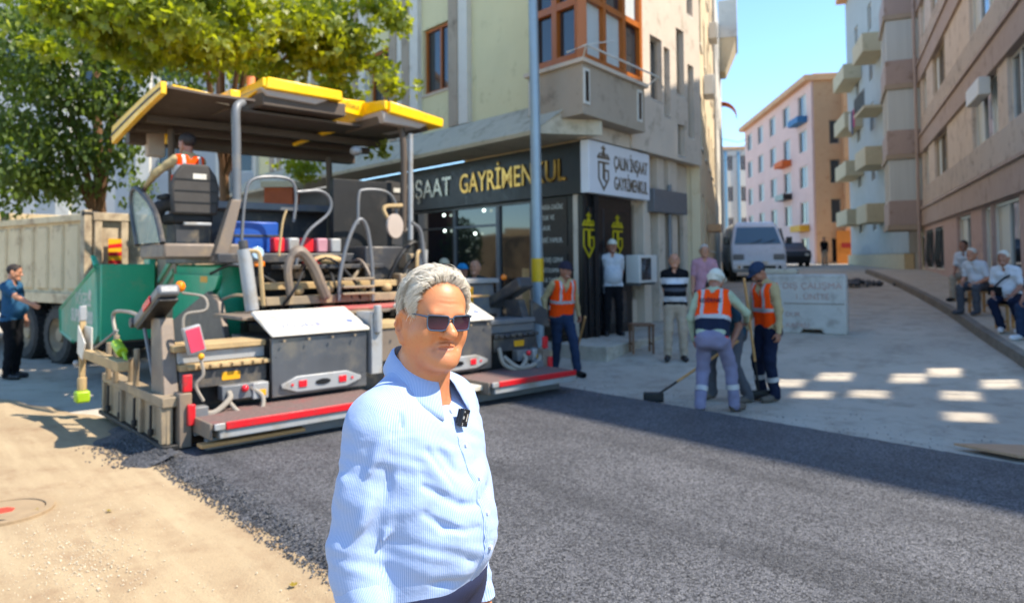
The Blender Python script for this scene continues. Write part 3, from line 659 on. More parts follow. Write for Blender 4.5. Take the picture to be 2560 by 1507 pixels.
for f_ in range(4):
    z = 3.5 + 2.9 * f_
    FMB(fC, C0).fb(-6.6, -3.6, -.1, 1.0, z, z + (.95 if f_ != 2 else .15)).build('balcony', M_CRB, bC, bevel=.015)
    FMB(fC, C0).fb(-14.6, -10.4, -.1, .9, z + .2, z + 1.1).build('balcony', M_CRB, bC, bevel=.015)
mb = FMB(fC, C0)
for x in np.linspace(-6.55, -3.65, 14): mb.tube([(x, -.97, 9.45), (x, -.97, 10.3)], .015, 4)
mb.tube([(-6.6, -.97, 10.3), (-3.6, -.97, 10.3)], .02, 5); mb.build('railing', M_BLK, bC)
FMB(fC, C0).fb(-15.5, -.2, -.3, .5, 18.52, 18.8).build('roof_edge', M_ORG, bC)
for i, (x, m_) in enumerate(((-7.2, '#b04a62'), (-7.8, '#3a4a66'), (-8.5, '#c6c2ba'))):
    tag(FMB(fC, C0).fb(x, x + .45, .92, .95, 8.9 - .3 * (i % 2), 9.9).build('laundry', mat('laundry_%d' % i, m_, .9)), ['red', 'navy', 'white'][i] + ' washing hung on the line at the grey house', 'laundry', 'washing on the line').location = (*C0, 0)
# grey flats behind the trees at the left
M_GFL = mat('pale_flats', '#a9abab', .85, var=.06, scale=.6, dirt='#8c8c8a', dirt_amt=.2)
far_house('grey_flats', 'pale grey flats half hidden behind the trees', -32, -7.5, 25, 9, .8, 13.2, M_GFL, 4, 9, M_WTRIM)
# ---------------------------------------------------------------- asphalt paver
def pv(u, v, U=None, V=None, Z=None):
    if U is not None: p = on_plane(u, v, PO + PB * U, PB)
    elif V is not None: p = on_plane(u, v, PO + PA * V, PA)
    else: p = on_plane(u, v, (0, 0, Z), (0, 0, 1))
    q = p - PO; return np.array([q @ PB, q @ PA, q[2]])
PV = thing('asphalt_paver', 'green and yellow road paver with canopy laying the black asphalt', 'paver', PO, PYAW)
DUSTC = '#9c8464'
M_GRN = mat('paver_green', '#15a075', .35, var=.08, scale=2, coat=.2, bump=.04, dirt='#7d8f6a', dirt_amt=.25, dscale=1.6)
M_GRND = mat('dusty_green', '#55a583', .6, var=.12, scale=2, bump=.08, dirt='#a39a70', dirt_amt=.75, dscale=1.3)
M_YLW = mat('paver_yellow', '#ffc200', .35, var=.03, coat=.3, bump=.02, dirt='#b8922c', dirt_amt=.35, dscale=5)
M_DRT = mat('dusty_steel', '#8a7a64', .7, .1, var=.15, scale=5, dirt='#b59a72', dirt_amt=.5, bump=.25)
M_BRS = mat('brown_steel', '#77695c', .6, .1, var=.12, scale=3, dirt='#9c8362', dirt_amt=.4, bump=.15)
M_TAN = mat('tan_dusty_steel', '#b09469', .8, var=.15, scale=6, dirt='#8d7452', dirt_amt=.4, bump=.3)
M_DGR = mat('dark_grey_paint', '#3c3c3e', .5, .1, var=.12, scale=4, dirt='#7c6d57', dirt_amt=.5, dscale=4)
M_GRP = mat('grey_paint', '#6c6e70', .45, .15, var=.08, scale=4, dirt='#8f8474', dirt_amt=.25)
M_LGR = mat('light_grey_paint', '#9b9c9c', .45, .1, var=.08, dirt='#85765e', dirt_amt=.55, dscale=4)
M_WPN = mat('dusty_white_panel', '#cfc8ba', .45, var=.04, dirt='#a8977a', dirt_amt=.5, dscale=3.5)
M_GRM = mat('brushed_grey_plate', '#66676a', .35, .6, var=.15, scale=2, stretch=(1, 1, .3), dirt='#8a8070', dirt_amt=.6, dscale=3, bump=.1)
M_BLKM = mat('black_steel', '#191817', .6, .1, var=.2, dirt='#4a4035', dirt_amt=.3)
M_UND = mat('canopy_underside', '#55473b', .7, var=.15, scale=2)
M_TRAY = mat('canopy_tray', '#b0a195', .6, var=.05)
M_RED = mat('red_paint_bright', '#c8101c', .45, var=.1, bump=.05, dirt='#6e3a34', dirt_amt=.35, dscale=6); M_REDL = mat('red_lens', '#d8202c', .2, bump=0)
M_TRD = mat('tread_plate', '#6f5a54', .8, .1, var=.3, scale=30, bump=.6, bscale=90, dirt='#8c4a48', dirt_amt=.35, dscale=5)
M_STK = mat('amber_sticker', '#d99a10', .5, bump=0); M_AMB = mat('amber_lens', '#f07a08', .2, bump=0)
M_RUB = mat('black_rubber', '#232323', .75, var=.15, dirt='#56503f', dirt_amt=.2)
M_HOS = mat('grey_hose', '#8e8578', .6); M_LIME = mat('lime_plastic', '#98b820', .45, bump=0); M_PLK = mat('wood_plank', '#b98a56', .8, var=.2, scale=6, stretch=(.15, 3, 3))
M_BLUE = mat('blue_plastic', '#0f4a9c', .45, var=.08)
M_LOGO = mat('faded_blue', '#6f7cc4', .6, bump=0)
def P(name, mb, m, bevel=.008, parent=None, **k): return mb.build(name, m, parent or PV, bevel=bevel, **k)
# --- screed
for sgn in (-1, 1):
    u0, u1 = (-2.44, -2.38) if sgn < 0 else (2.40, 2.46)
    eg = P('end_gate', MB().box(u0, u1, .02, 2.15, .10, .50), M_DRT)
    P('gate_rail', MB().box(u0 - .04, u1 + .04, .0, 2.15, .44, .53), M_DRT, parent=eg)
    P('gate_skid', MB().box(u0 - .05, u1 + .05, -.05, 2.25, .065, .11), M_BLKM, parent=eg)
    o_ = -.07 if sgn < 0 else .07
    for i, y in enumerate((.06, .72, 1.4, 2.1)):
        mb = MB().box(u0 + o_ * .6, u1 + o_ * .6, y - .035, y + .035, .11, .44); P('gate_rib', mb, M_DRT, parent=eg)
    for y in (.36, .9, 1.42, 1.9):
        mb = MB().tube([(u0 + o_ * .5, y, .12), (u0 + o_ * .5, y, .42)], .014, 8); mb.tube([(u0 + o_ * .5, y, .14), (u0 + o_ * .5, y, .2)], .028, 8); P('gate_spring', mb, M_BLKM, parent=eg)
    # screed extension
    a, b = (-2.37, -1.42) if sgn < 0 else (1.52, 2.39)
    dm = M_DRT if sgn < 0 else M_GRP
    P('screed_extension', MB().box(a, b, .3, .75, .09, .55), M_BLKM)
    P('extension_panel', MB().box(a + .1, b, .2, .55, .551, .72), M_DGR)
    P('extension_beam', MB().box(a + .1, b, .26, .5, .79, .90), M_LGR if sgn < 0 else M_GRP)
    P('extension_top', MB().box(a + .05, b, .22, .62, .905, .965), M_TAN if sgn < 0 else M_GRP)
    mb = MB().box(a + .1, b, .18, .5, .725, .785)
    for x in np.arange(a + .16, b - .05, .105): mb.box(x, x + .07, .14, .18, .735, .775)
    P('heater_rail', mb, M_TAN if sgn < 0 else M_DGR)
    P('screed_shoe', MB().box(a, b, -.02, .5, .062, .088), M_BLKM)
    c = (a + b) / 2
    P('control_box', MB().box(c - .02, c + .28, .08, .2, .42, .56), M_GRP); P('warning_sticker', MB().box(c + .02, c + .2, .195, .199, .6, .68), M_STK)
    P('valve_box', MB().box(b - .2, b - .04, .06, .19, .40, .56), M_LGR); P('warning_sticker', MB().box(b - .14, b - .07, .055, .059, .43, .49), M_STK)
    P('hose', MB().tube(arc([(a + .12, .12, .62), (a + .14, .05, .42), (a + .32, -.02, .34), (a + .5, .02, .44), (a + .52, .08, .5)]), .028, 8), M_HOS, bevel=0, smooth=True)
    P('hose', MB().tube(arc([(a + .5, .05, .42), (a + .6, -.03, .3), (a + .78, -.03, .28), (a + .84, .04, .42), (a + .74, .09, .52)]), .022, 8), M_HOS, bevel=0, smooth=True)
    P('knob', MB().ball((b - .28, .06, .52), .035), M_REDL, bevel=0, smooth=True)
    # rear post of the extension with reflectors
    x = a + .02 if sgn < 0 else b - .12
    P('end_post', MB().box(x, x + .11, -.06, .12, .07, .56), M_BRS)
    P('junction_box', MB().box(x + .13 * (1 if sgn < 0 else -1), x + .13 * (1 if sgn < 0 else -1) + .13, -.06, .06, .16, .42), M_GRP)
    P('reflector', MB().box(x + .06, x + .13, -.10, -.064, .27, .46), M_RED); P('reflector', MB().box(x + .045, x + .125, -.02, .02, .565, .72), M_RED)
# main screed
P('screed_body', MB().box(-1.4, 1.5, .35, 1.2, .1, .95), M_DGR)
for (a, b) in ((-1.41, -.32), (.36, 1.5)):
    pl = P('rear_panel', MB().box(a, b, .10, .16, .38, .975), M_GRM)
    mb = MB().hexa([(a - .02, .06, .985), (b + .02, .06, .985), (b + .02, .62, 1.20), (a - .02, .62, 1.20), (a - .02, .06, 1.02), (b + .02, .06, 1.02), (b + .0, .60, 1.235), (a - .0, .60, 1.235)])
    P('sloped_cover', mb, M_WPN, bevel=.015)
    c = (a + b) / 2; L = (b - a) * .42
    hx = [(c - L, .47), (c - L * .62, .41), (c + L * .62, .41), (c + L, .47), (c + L, .505), (c + L * .62, .575), (c - L * .62, .575), (c - L, .505)]
    tl = P('light_bracket', MB().prism(hx, 'y', .065, .099), M_LGR)
    for q in (-.5, .5): P('tail_light', MB().box(c + q * L - .045, c + q * L + .045, .055, .064, .46, .53), M_REDL, parent=tl)
    for q in (-.75, .75): P('reflector_dot', MB().tube([(c + q * L, .064, .495), (c + q * L, .055, .495)], .014, 8), M_REDL, parent=tl, bevel=0)
    P('slot', MB().prism([(c + .07 * math.cos(t) * (1 + .25 * (abs(math.cos(t)) > .5)), .494 + .03 * math.sin(t)) for t in np.linspace(0, 2 * math.pi, 13)[:-1]], 'y', .055, .064), M_BLK, parent=tl, bevel=0)
    text('lettering', 'VÖGELE', .13, M_LOGO, PV, (c - .18, .22, 1.086), (1, 0, 0), (0, .93, .36), depth=.002)
    MB().prism([(c + L * .9 + x * .05, y * .05) for x, y in ((-1, 0), (0, -1), (1, 0), (0, 1))], 'z', 0, .004).build('logo', M_LOGO, PV).matrix_local = Matrix.Translation((0, .24, 1.094)) @ Matrix.Rotation(RAD(21), 4, 'X')
    for x in (a + .28, b - .35): P('latch', MB().box(x, x + .1, .36, .5, 1.13, 1.16, R=rotx(RAD(21))), M_BLKM)
P('centre_column', MB().box(-.28, -.14, .06, .4, .5, 1.18), M_LGR); P('centre_box', MB().box(-.12, .32, .12, .5, .62, .98), M_BRS)
P('centre_cap', MB().box(-.14, .34, .1, .62, .985, 1.05), M_TAN); P('centre_post', MB().tube([(-.21, .05, .96), (-.21, .05, 1.26)], .045, 10), M_LGR)
# footboards
for (a, b, y0) in ((-2.2, -.36, -.50), (.92, 2.34, -.58)):
    fb = P('footboard', MB().box(a, b, y0, .22, .28, .335), M_TRD)
    P('red_edge', MB().box(a + .1, b - .02, y0 - .02, y0 - .002, .275, .345), M_RED, parent=fb)
    P('edge_beam', MB().box(a + .05, b, y0 - .0, y0 + .25, .20, .276), M_LGR, parent=fb)
    P('bracket', MB().box(a - .03, a - .002, y0 + .02, .2, .20, .34), M_BRS, parent=fb)
    P('corner_cap', MB().box(a - .002, a + .095, y0 - .022, y0 - .002, .28, .34), M_LGR, parent=fb)
P('centre_footboard', MB().box(-.34, .9, -.45, .2, .24, .30), M_WPN)
P('plank', MB().box(-2.28, -1.3, -.42, -.30, .12, .155), M_PLK); P('scraper', MB().box(-2.2, 2.3, -.32, -.25, .075, .18), M_GRP)
# planks and mats lying on the screed
P('walkway', MB().box(-1.5, 1.6, .64, 1.5, 1.13, 1.17), M_BRS)
P('red_mat', MB().box(-.35, .8, .7, 1.3, 1.172, 1.20), mat('faded_red', '#a8504c', .8, var=.15, dirt='#9c8266', dirt_amt=.4))
# left leveling arm with sensor
la = P('leveling_arm', MB().box(-2.66, -2.55, .78, 2.4, .70, .80), M_TAN)
P('sensor_post', MB().box(-2.64, -2.58, 2.44, 2.50, .34, 1.10), M_TAN, parent=la); P('sensor_post_top', MB().box(-2.645, -2.575, 2.435, 2.505, 1.101, 1.27), M_LGR, parent=la)
P('sensor_plate', MB().prism([(2.08, .88), (2.42, 1.06), (2.44, .74), (2.2, .68)], 'x', -2.67, -2.655), M_WPN, parent=la)
P('sensor_plate', MB().box(-2.60, -2.585, 2.1, 2.43, .78, 1.05), M_WPN, parent=la)
P('sensor', MB().box(-2.68, -2.54, 2.38, 2.55, .18, .31), M_LIME, parent=la, bevel=.02); P('sensor_sleeve', MB().tube([(-2.61, 2.47, .31), (-2.61, 2.47, .46)], .05, 8), M_TAN, parent=la)
P('lime_spool', MB().tube([(-2.55, 1.05, .86), (-2.55, 1.28, .93)], .055, 10), M_LIME, parent=la); P('bolt', MB().ball((-2.66, 2.52, .62), .035), M_LGR, parent=la, bevel=0)
P('lime_hook', MB().tube(arc([(-2.55, 1.0, .86), (-2.55, .92, .8), (-2.55, .95, .74)]), .02, 6), M_LIME, parent=la, bevel=0)
for (x, y, z0, z1) in ((-2.5, 1.5, .5, 1.0), (-2.45, .95, .5, .9), (-2.5, 1.8, .5, .9), (-2.42, 1.25, .5, .78)): P('gate_strut', MB().tube([(x, y, z0), (x, y - .03, z1)], .03, 8), M_DRT)
P('brace_rod', MB().tube([(-2.6, 2.42, .70), (-2.5, 1.45, 1.05)], .014, 6), M_GRP, bevel=0); P('cable', MB().tube(arc([(-2.5, 1.5, 1.0), (-2.5, 1.6, 1.22), (-2.45, 1.2, 1.25), (-2.42, .8, 1.2)]), .02, 6), M_HOS, bevel=0)
# left control post and console
p0 = np.array([-2.36, .28, .48])
mb = MB().hexa([(-2.42, .16, .48), (-2.28, .16, .48), (-2.28, .55, .48), (-2.42, .55, .48), (-2.38, .42, 1.22), (-2.26, .42, 1.22), (-2.26, .72, 1.22), (-2.38, .72, 1.22)]); P('control_post', mb, M_BRS, bevel=.012)
R = rotx(RAD(-24)); cs = P('control_console', MB().box(-2.46, -2.26, .18, 1.08, 1.27, 1.38, R=R), M_GRP, bevel=.03)
P('console_underside', MB().box(-2.45, -2.27, .24, 1.0, 1.225, 1.265, R=R, c=(-2.36, .63, 1.325)), M_BLKM, parent=cs)
P('console_grip', MB().box(-2.475, -2.463, .42, .66, 1.285, 1.355, R=R, c=(-2.36, .63, 1.325)), M_REDL, parent=cs); P('console_roll', MB().tube([(-2.48, 1.06, 1.15), (-2.24, 1.06, 1.15)], .055, 10), M_DGR, parent=cs)
P('strut', MB().tube([(-2.33, .75, 1.2), (-2.33, .45, .62)], .022, 6), M_BLKM, bevel=0); P('strut', MB().tube([(-2.4, .85, 1.1), (-2.38, .6, .6)], .018, 6), M_GRP, bevel=0)
P('beacon', MB().ball((-2.2, .42, 1.52), (.05, .05, .055)), M_AMB, bevel=0, smooth=True); P('cable', MB().tube(arc([(-2.2, .35, 1.46), (-2.05, .2, 1.42), (-2.05, .15, 1.3), (-2.22, .2, 1.26), (-2.24, .2, 1.1)]), .014, 6), M_HOS, bevel=0)
P('remote_box', MB().box(-2.26, -2.1, .05, .12, .9, 1.16, R=roty(RAD(-14))), M_LGR); P('remote_face', MB().box(-2.245, -2.115, .042, .049, .92, 1.14, R=roty(RAD(-14))), mat('pink_red', '#d83a55', .5, bump=0)); P('stop_button', MB().ball((-2.12, .06, .87), .03), M_STK, bevel=0)
P('cable', MB().tube(arc([(-2.12, .08, .86), (-2.1, .06, .7), (-2.16, .08, .6), (-2.1, .05, .45)]), .016, 6), M_HOS, bevel=0)
# right console and bin
P('control_post', MB().hexa([(2.28, .16, .48), (2.42, .16, .48), (2.42, .55, .48), (2.28, .55, .48), (2.26, .42, 1.2), (2.38, .42, 1.2), (2.38, .72, 1.2), (2.26, .72, 1.2)]), M_DGR)
P('control_console', MB().box(2.2, 2.46, .3, 1.1, 1.2, 1.36, R=rotx(RAD(-25))), M_DGR, bevel=.03); P('beacon', MB().ball((2.42, .9, 1.5), .045), M_AMB, bevel=0, smooth=True)
bn = P('storage_bin', MB().hexa([(1.62, .95, .98), (2.34, .95, .98), (2.34, 1.5, .98), (1.62, 1.5, .98), (1.66, 1.0, 1.42), (2.30, 1.0, 1.42), (2.30, 1.46, 1.42), (1.66, 1.46, 1.42)]), M_GRP, bevel=.015)
P('bin_lid', MB().box(1.6, 2.36, .93, 1.52, 1.425, 1.49), M_LGR, parent=bn); P('yellow_label', MB().box(1.78, 1.9, .955, .965, 1.08, 1.38), M_STK, parent=bn)
P('wing_plate', MB().prism([(2.4, .9), (2.75, .8), (2.7, 1.05), (2.4, 1.2)], 'y', .3, .35), M_DGR); P('handrail_plank', MB().box(.9, 2.0, .72, .8, 1.24, 1.275), M_PLK)
P('hose', MB().tube(arc([(1.7, .1, .5), (1.85, -.05, .36), (2.2, -.02, .4), (2.36, .05, .58)]), .03, 8), M_HOS, bevel=0, smooth=True)
# --- tractor
for s_ in (-1, 1):
    x0, x1 = (-1.28, -.95) if s_ < 0 else (.95, 1.28)
    pts = [(1.75 + .37 * math.cos(t), .40 + .37 * math.sin(t)) for t in np.linspace(math.pi / 2, 3 * math.pi / 2, 9)] + [(4.4 + .37 * math.cos(t), .40 + .37 * math.sin(t)) for t in np.linspace(-math.pi / 2, math.pi / 2, 9)]
    tr = P('crawler_track', MB().prism(pts, 'x', x0, x1), M_RUB)
    mb = MB()
    for y in np.arange(1.75, 4.45, .16): mb.box(x0 - .02, x1 + .02, y, y + .1, .005, .05); mb.box(x0 - .02, x1 + .02, y, y + .1, .75, .80)
    P('track_pads', mb, M_BLKM, parent=tr)
P('chassis', MB().box(-.94, .94, 1.3, 5.0, .3, 1.0), M_DGR)
body = P('tractor_body', MB().box(-1.2, 1.2, 2.1, 4.7, .82, 1.72), M_GRN, bevel=.03)
for s_ in (-1, 1):
    sp_ = MB().prism([(3.7, .9), (3.65, 1.6), (1.95, 1.6), (2.1, 1.42)], 'x', s_ * 1.205, s_ * 1.26); P('side_panel', sp_, M_GRN, bevel=.01)
    P('tow_arm', MB().prism([(3.9, .55), (3.7, .88), (2.1, 1.40), (1.75, 1.30), (1.5, .85), (1.2, .7), (1.2, .5), (2.2, .6)], 'x', s_ * 1.28, s_ * 1.36), M_BRS, bevel=.015)
    P('warning_sticker', MB().box(s_ * 1.262 - .002, s_ * 1.262 + .002, 2.35, 2.6, 1.5, 1.58), M_STK)
    mb = MB()
    for i in range(4): mb.box(s_ * 1.22 - .02, s_ * 1.22 + .02, 3.75, 4.5, 1.02 + i * .2, 1.1 + i * .2, R=rotx(RAD(-28)))
    P('grille_slats', mb, M_GRND); P('grille_recess', MB().box(s_ * 1.2 - .012, s_ * 1.2 + .012, 3.72, 4.55, .95, 1.82), M_DRT)
    P('green_post', MB().box(s_ * 1.27 - .05, s_ * 1.27 + .05, 4.58, 4.85, .85, 2.06), M_GRN, bevel=.02)
    P('side_reflector', MB().box(s_ * 1.33 - .005, s_ * 1.33 + .005, 4.62, 4.78, 1.12, 1.42), M_RED)
    hc = P('hydraulic_cylinder', MB().tube([(s_ * 1.16, 1.2, 1.2), (s_ * 1.24, 1.25, 1.9)], .078, 14), M_LGR, bevel=0, smooth=True)
    P('cylinder_pipe', MB().tube(arc([(s_ * 1.05, 1.15, 1.25), (s_ * 1.08, 1.15, 1.6), (s_ * 1.1, 1.16, 1.85), (s_ * 1.2, 1.2, 1.88)]), .025, 6), M_TAN, bevel=0, parent=hc); P('cylinder_head', MB().tube([(s_ * 1.24, 1.25, 1.9), (s_ * 1.25, 1.26, 2.0)], .055, 10), M_DGR, parent=hc)
    # hopper wings
    U = s_ * 2.0
    pts = [(4.55, 1.72), (4.75, 1.86)] + [tuple(pv(x, y, U=-2.0)[1:]) for x, y in ((245, 668), (157, 770), (158, 828), (188, 852))] + [(4.6, .62), (4.4, .75)]
    wg = P('hopper_wing', MB().prism(pts, 'x', U - .03, U + .03), M_GRND if s_ < 0 else M_GRN, bevel=.012)
    inner = [(4.75, 1.62)] + [(y + (-.12 if y > 6 else -.05), z - .12) for y, z in pts[2:3]] + [(pts[3][0] - .2, pts[3][1] - .05), (pts[4][0] - .2, pts[4][1] + .1), (4.75, .78)]
    P('hopper_rim', MB().tube([(U + s_ * .02, y, z) for y, z in pts[:6]], .035, 6), M_GRN, bevel=0, parent=wg)
    P('hopper_rear', MB().box(min(s_ * 1.3, U), max(s_ * 1.3, U), 4.36, 4.42, .66, 1.74), M_GRN, bevel=.01)
    P('hopper_floor', MB().box(min(s_ * .0, U), max(s_ * .0, U), 4.5, 6.3, .55, .62), M_BLKM)
    if s_ < 0:
        text('lettering', 'VÖGELE', .27, M_WPN, wg, (U - .033, 5.25, 1.22), (0, -1, 0), (0, 0, 1), depth=.002)
        text('lettering', 'SUPER 1800', .27, M_WPN, wg, (U - .033, 5.35, .96), (0, -1, 0), (0, 0, 1), depth=.002, off=.006)
        MB().tube([(U - .034, 4.85, 1.3), (U - .036, 4.85, 1.3)], .08, 14).build('logo', M_WPN, wg)
# operator platform
P('platform', MB().box(-1.35, 1.4, 1.75, 3.7, 1.74, 1.86), M_DGR, bevel=.015)
P('seat_console', MB().box(-1.9, -1.0, 1.95, 2.9, 1.80, 1.98), M_BRS, bevel=.03)
gl = bpy.data.materials.new('tinted_screen'); gl.use_nodes = True; _p = gl.node_tree.nodes['Principled BSDF']; _p.inputs['Base Color'].default_value = (.35, .42, .36, 1); _p.inputs['Alpha'].default_value = .45; _p.inputs['Roughness'].default_value = .15
scr = P('side_screen', MB().prism([(1.9, 1.99), (2.9, 1.99), (3.15, 2.45), (3.1, 2.68), (2.75, 2.62), (2.2, 2.35)], 'x', -1.93, -1.918), gl, bevel=0)
P('screen_frame', MB().tube(arc([(-1.925, 1.9, 1.98), (-1.925, 2.2, 2.36), (-1.925, 2.75, 2.63), (-1.925, 3.1, 2.69), (-1.925, 3.16, 2.45), (-1.925, 2.9, 1.98)]), .035, 8), M_DGR, bevel=0, parent=scr, smooth=True)
def seat(x, y, z):
    base = P('seat', MB().box(x - .24, x + .24, y - .05, y + .45, z + .25, z + .38), M_RUB, bevel=.04)
    P('seat_suspension', MB().box(x - .2, x + .2, y, y + .35, z, z + .245), M_DGR, parent=base)
    prof = [(-.27, .36), (.27, .36), (.29, .7), (.25, .84), (.15, .98), (-.15, .98), (-.25, .84), (-.29, .7)]
    bk = MB().prism([(x + a_, z + b_) for a_, b_ in prof], 'y', y - .12, y - .02); P('seat_back', bk, mat('seat_fabric', '#403c38', .85, var=.08), bevel=.03, parent=base)
    for i in range(3): P('seat_seam', MB().box(x - .25, x + .25, y - .128, y - .121, z + .5 + .14 * i, z + .515 + .14 * i), M_BLKM, bevel=0, parent=base)
    P('seat_label', MB().box(x - .04, x + .12, y - .127, y - .1215, z + .78, z + .86), M_WPN, bevel=0, parent=base); P('seat_label', MB().box(x - .16, x + .16, y - .2, y - .13, z + .22, z + .26), M_LGR, bevel=.01, parent=base)
    for q in (-.3, .3): P('armrest', MB().box(x + q - .04, x + q + .04, y + .0, y + .3, z + .55, z + .61), M_RUB, bevel=.02, parent=base)
SEAT = (-1.46, 2.3, 1.98); seat(*SEAT); seat(1.45, 2.35, 1.98)
P('steering_column', MB().box(-.9, .9, 3.3, 3.6, 1.865, 2.5), M_DGR, bevel=.03)
P('dash', MB().prism([(3.1, 2.5), (3.62, 2.44), (3.62, 2.52), (3.1, 2.6)], 'x', -1.0, 1.0), M_GRP)
# clutter behind the seats
P('blue_crate', MB().box(-.95, -.35, 2.3, 2.7, 1.87, 2.28), M_BLUE, bevel=.02); P('crate_band', MB().box(-.96, -.34, 2.29, 2.295, 2.08, 2.11), M_DGR)
for i in range(5): P('red_can', MB().box(-.62 + .2 * i, -.47 + .2 * i, 1.84, 1.98, 1.87, 2.06), [M_RED, M_LGR, M_RED, mat('pink_can', '#b5808a', .5), M_LGR][i], bevel=.02)
P('red_tray', MB().box(-.3, .1, 1.55, 1.72, 1.72, 1.78), M_RED); P('shelf', MB().box(-.7, .75, 1.45, 1.75, 1.66, 1.715), M_DGR); P('sandy_sack', MB().ball((.0, 1.62, 1.77), (.22, .12, .07)), M_TAN, bevel=0, smooth=True)
P('round_lamp', MB().tube([(-1.0, 1.5, 1.86), (-1.0, 1.42, 1.86)], .075, 14), mat('pale_lens', '#a9c4d8', .15, bump=0)); P('amber_lamp', MB().box(-1.02, -.9, 1.46, 1.5, 1.70, 1.76), M_AMB)
P('rear_crossbeam', MB().box(-1.0, 1.1, 1.2, 1.5, 1.24, 1.34), M_DRT); P('rear_crossbeam', MB().box(-.9, 1.0, 1.3, 1.6, 1.42, 1.5), M_TAN)
for x in (-.55, -.15, .3, .7): P('pivot_block', MB().ball((x, 1.3, 1.40), (.07, .07, .06), 10, 6), M_TAN, bevel=0, smooth=True)
P('fender', MB().tube(arc([(-.72, 1.15, 1.35), (-.75, 1.15, 1.7), (-.62, 1.15, 1.88), (-.45, 1.15, 1.72), (-.32, 1.15, 1.45), (-.25, 1.15, 1.3)]), [.05] * 10 + [.07] * 20 + [.06], 8), M_BRS, bevel=0, smooth=True)
P('bulkhead', MB().box(-.95, 1.2, 1.85, 1.95, .9, 1.74), M_BLKM); P('upper_bulkhead', MB().box(.35, 1.3, 2.1, 2.2, 1.87, 2.9), M_BLKM)
P('dark_cabinet', MB().box(.5, 1.1, 1.5, 2.0, 1.3, 1.95), M_DGR, bevel=.02)
rgc = np.random.RandomState(21)
for i in range(16):
    x = -.95 + 2.2 * rgc.rand(); z0 = .95 + .3 * rgc.rand(); z1 = 1.35 + .5 * rgc.rand(); y = 1.2 + .5 * rgc.rand(); dx = .35 * rgc.randn()
    P('hydraulic_hose', MB().tube(arc([(x, y + .3, z0), (x + dx * .3, y - .12, (z0 + z1) / 2), (x + dx, y + .05, z1), (x + dx * 1.2, y + .5, z1 - .1)], 5), .014 + .012 * rgc.rand(), 6), [M_BLKM, M_RUB, M_BRS, M_DRT][i % 4], bevel=0, smooth=True)
for i in range(14):
    x = -1.0 + 2.3 * rgc.rand(); z = 1.0 + .75 * rgc.rand(); y = 1.5 + .35 * rgc.rand(); w_ = .05 + .07 * rgc.rand(); h_ = .04 + .08 * rgc.rand()
    P('bracket', MB().box(x - w_, x + w_, y, y + .1, z - h_, z + h_), [M_DRT, M_BLKM, M_GRP, M_BRS][i % 4], bevel=.01)
for i in range(22):
    x = -1.3 + 2.7 * (i % 11) / 10; P('bolt', MB().tube([(x, .058 if i < 11 else .19, .95 if i < 11 else .60), (x, .045 if i < 11 else .17, .95 if i < 11 else .60)], .014, 6), M_DRT, bevel=0)
def rail(px, V, r=.022, m=M_GRP, name='handrail'): return P(name, MB().tube(arc([pv(x, y, V=V) if len(q) == 0 else q[0] for x, y, *q in px], 5), r, 8), m, bevel=0, smooth=True)
rail([(604, 600), (612, 500), (628, 452), (680, 442), (728, 452), (740, 490), (734, 555)], 1.95)
rail([(742, 480), (800, 478), (826, 500), (820, 535), (770, 580), (745, 640), (738, 680)], 1.7)
rail([(697, 640), (706, 560), (716, 525)], 1.5, .016, M_TAN)
rail([(848, 752), (850, 690), (868, 610), (890, 558), (906, 550), (920, 580), (930, 660), (932, 752)], 1.15, .026, M_GRP, 'ladder_hoop')
for yy in (698, 718, 735): a, b = pv(852, yy, V=1.15), pv(930, yy, V=1.15); P('ladder_step', MB().box(a[0], b[0], 1.08, 1.22, a[2] - .015, a[2] + .015), M_DRT)
rail([(895, 560), (897, 490), (910, 475), (960, 478), (985, 500), (992, 540)], 1.75)
rail([(1030, 556), (1052, 580), (1060, 650), (1066, 700)], 1.15, .026)
dc = pv(985, 565, V=1.6); P('mirror_disc', MB().tube([dc, dc + (.01, -.03, 0)], .17, 18), M_TRAY, bevel=0, smooth=True); P('mirror_arm', MB().tube(arc([dc + (0, .03, 0), dc + (-.1, .1, .25), dc + (.2, .1, .3)]), .03, 6), M_TAN, bevel=0)
for (x, y, z, s_) in ((1.15, 1.3, 1.75, .14), (1.0, 1.25, 1.5, .12), (1.3, 1.3, 1.45, .12)): P('valve_block', MB().box(x - s_, x + s_, y, y + .2, z - s_ * .7, z + s_ * .7), M_DRT, bevel=.02)
P('engine_hoses', MB().tube(arc([(.7, 1.4, 1.3), (.9, 1.3, 1.8), (1.2, 1.35, 2.0), (1.35, 1.5, 1.6)]), .03, 6).tube(arc([(.85, 1.35, 1.3), (1.0, 1.25, 1.7), (1.3, 1.3, 1.85)]), .025, 6), M_BLKM, bevel=0)
# canopy posts
a, b, c, d = pv(590, 262, V=1.95), pv(592, 480, V=1.95), pv(543, 655, V=1.95), pv(588, 500, V=1.95)
P('canopy_post', MB().tube(arc([a + (.12, .1, .06), a + (0, 0, -.06), a * .6 + b * .4, b + (0, 0, -.12)], 5), .055, 10), M_GRP, bevel=0, smooth=True)
P('canopy_post_lower', MB().hexa([(c[0] - .09, 1.86, c[2]), (c[0] + .09, 1.86, c[2]), (c[0] + .09, 2.02, c[2]), (c[0] - .09, 2.02, c[2]), (d[0] - .06, 1.89, d[2]), (d[0] + .06, 1.89, d[2]), (d[0] + .06, 2.01, d[2]), (d[0] - .06, 2.01, d[2])]), M_BRS, bevel=.012)
a, b = pv(1006, 322, V=1.95), pv(1008, 580, V=1.95); P('canopy_post', MB().tube(arc([a + (-.15, .2, .06), a + (0, 0, -.08), b]), .05, 10), M_UND, bevel=0, smooth=True)
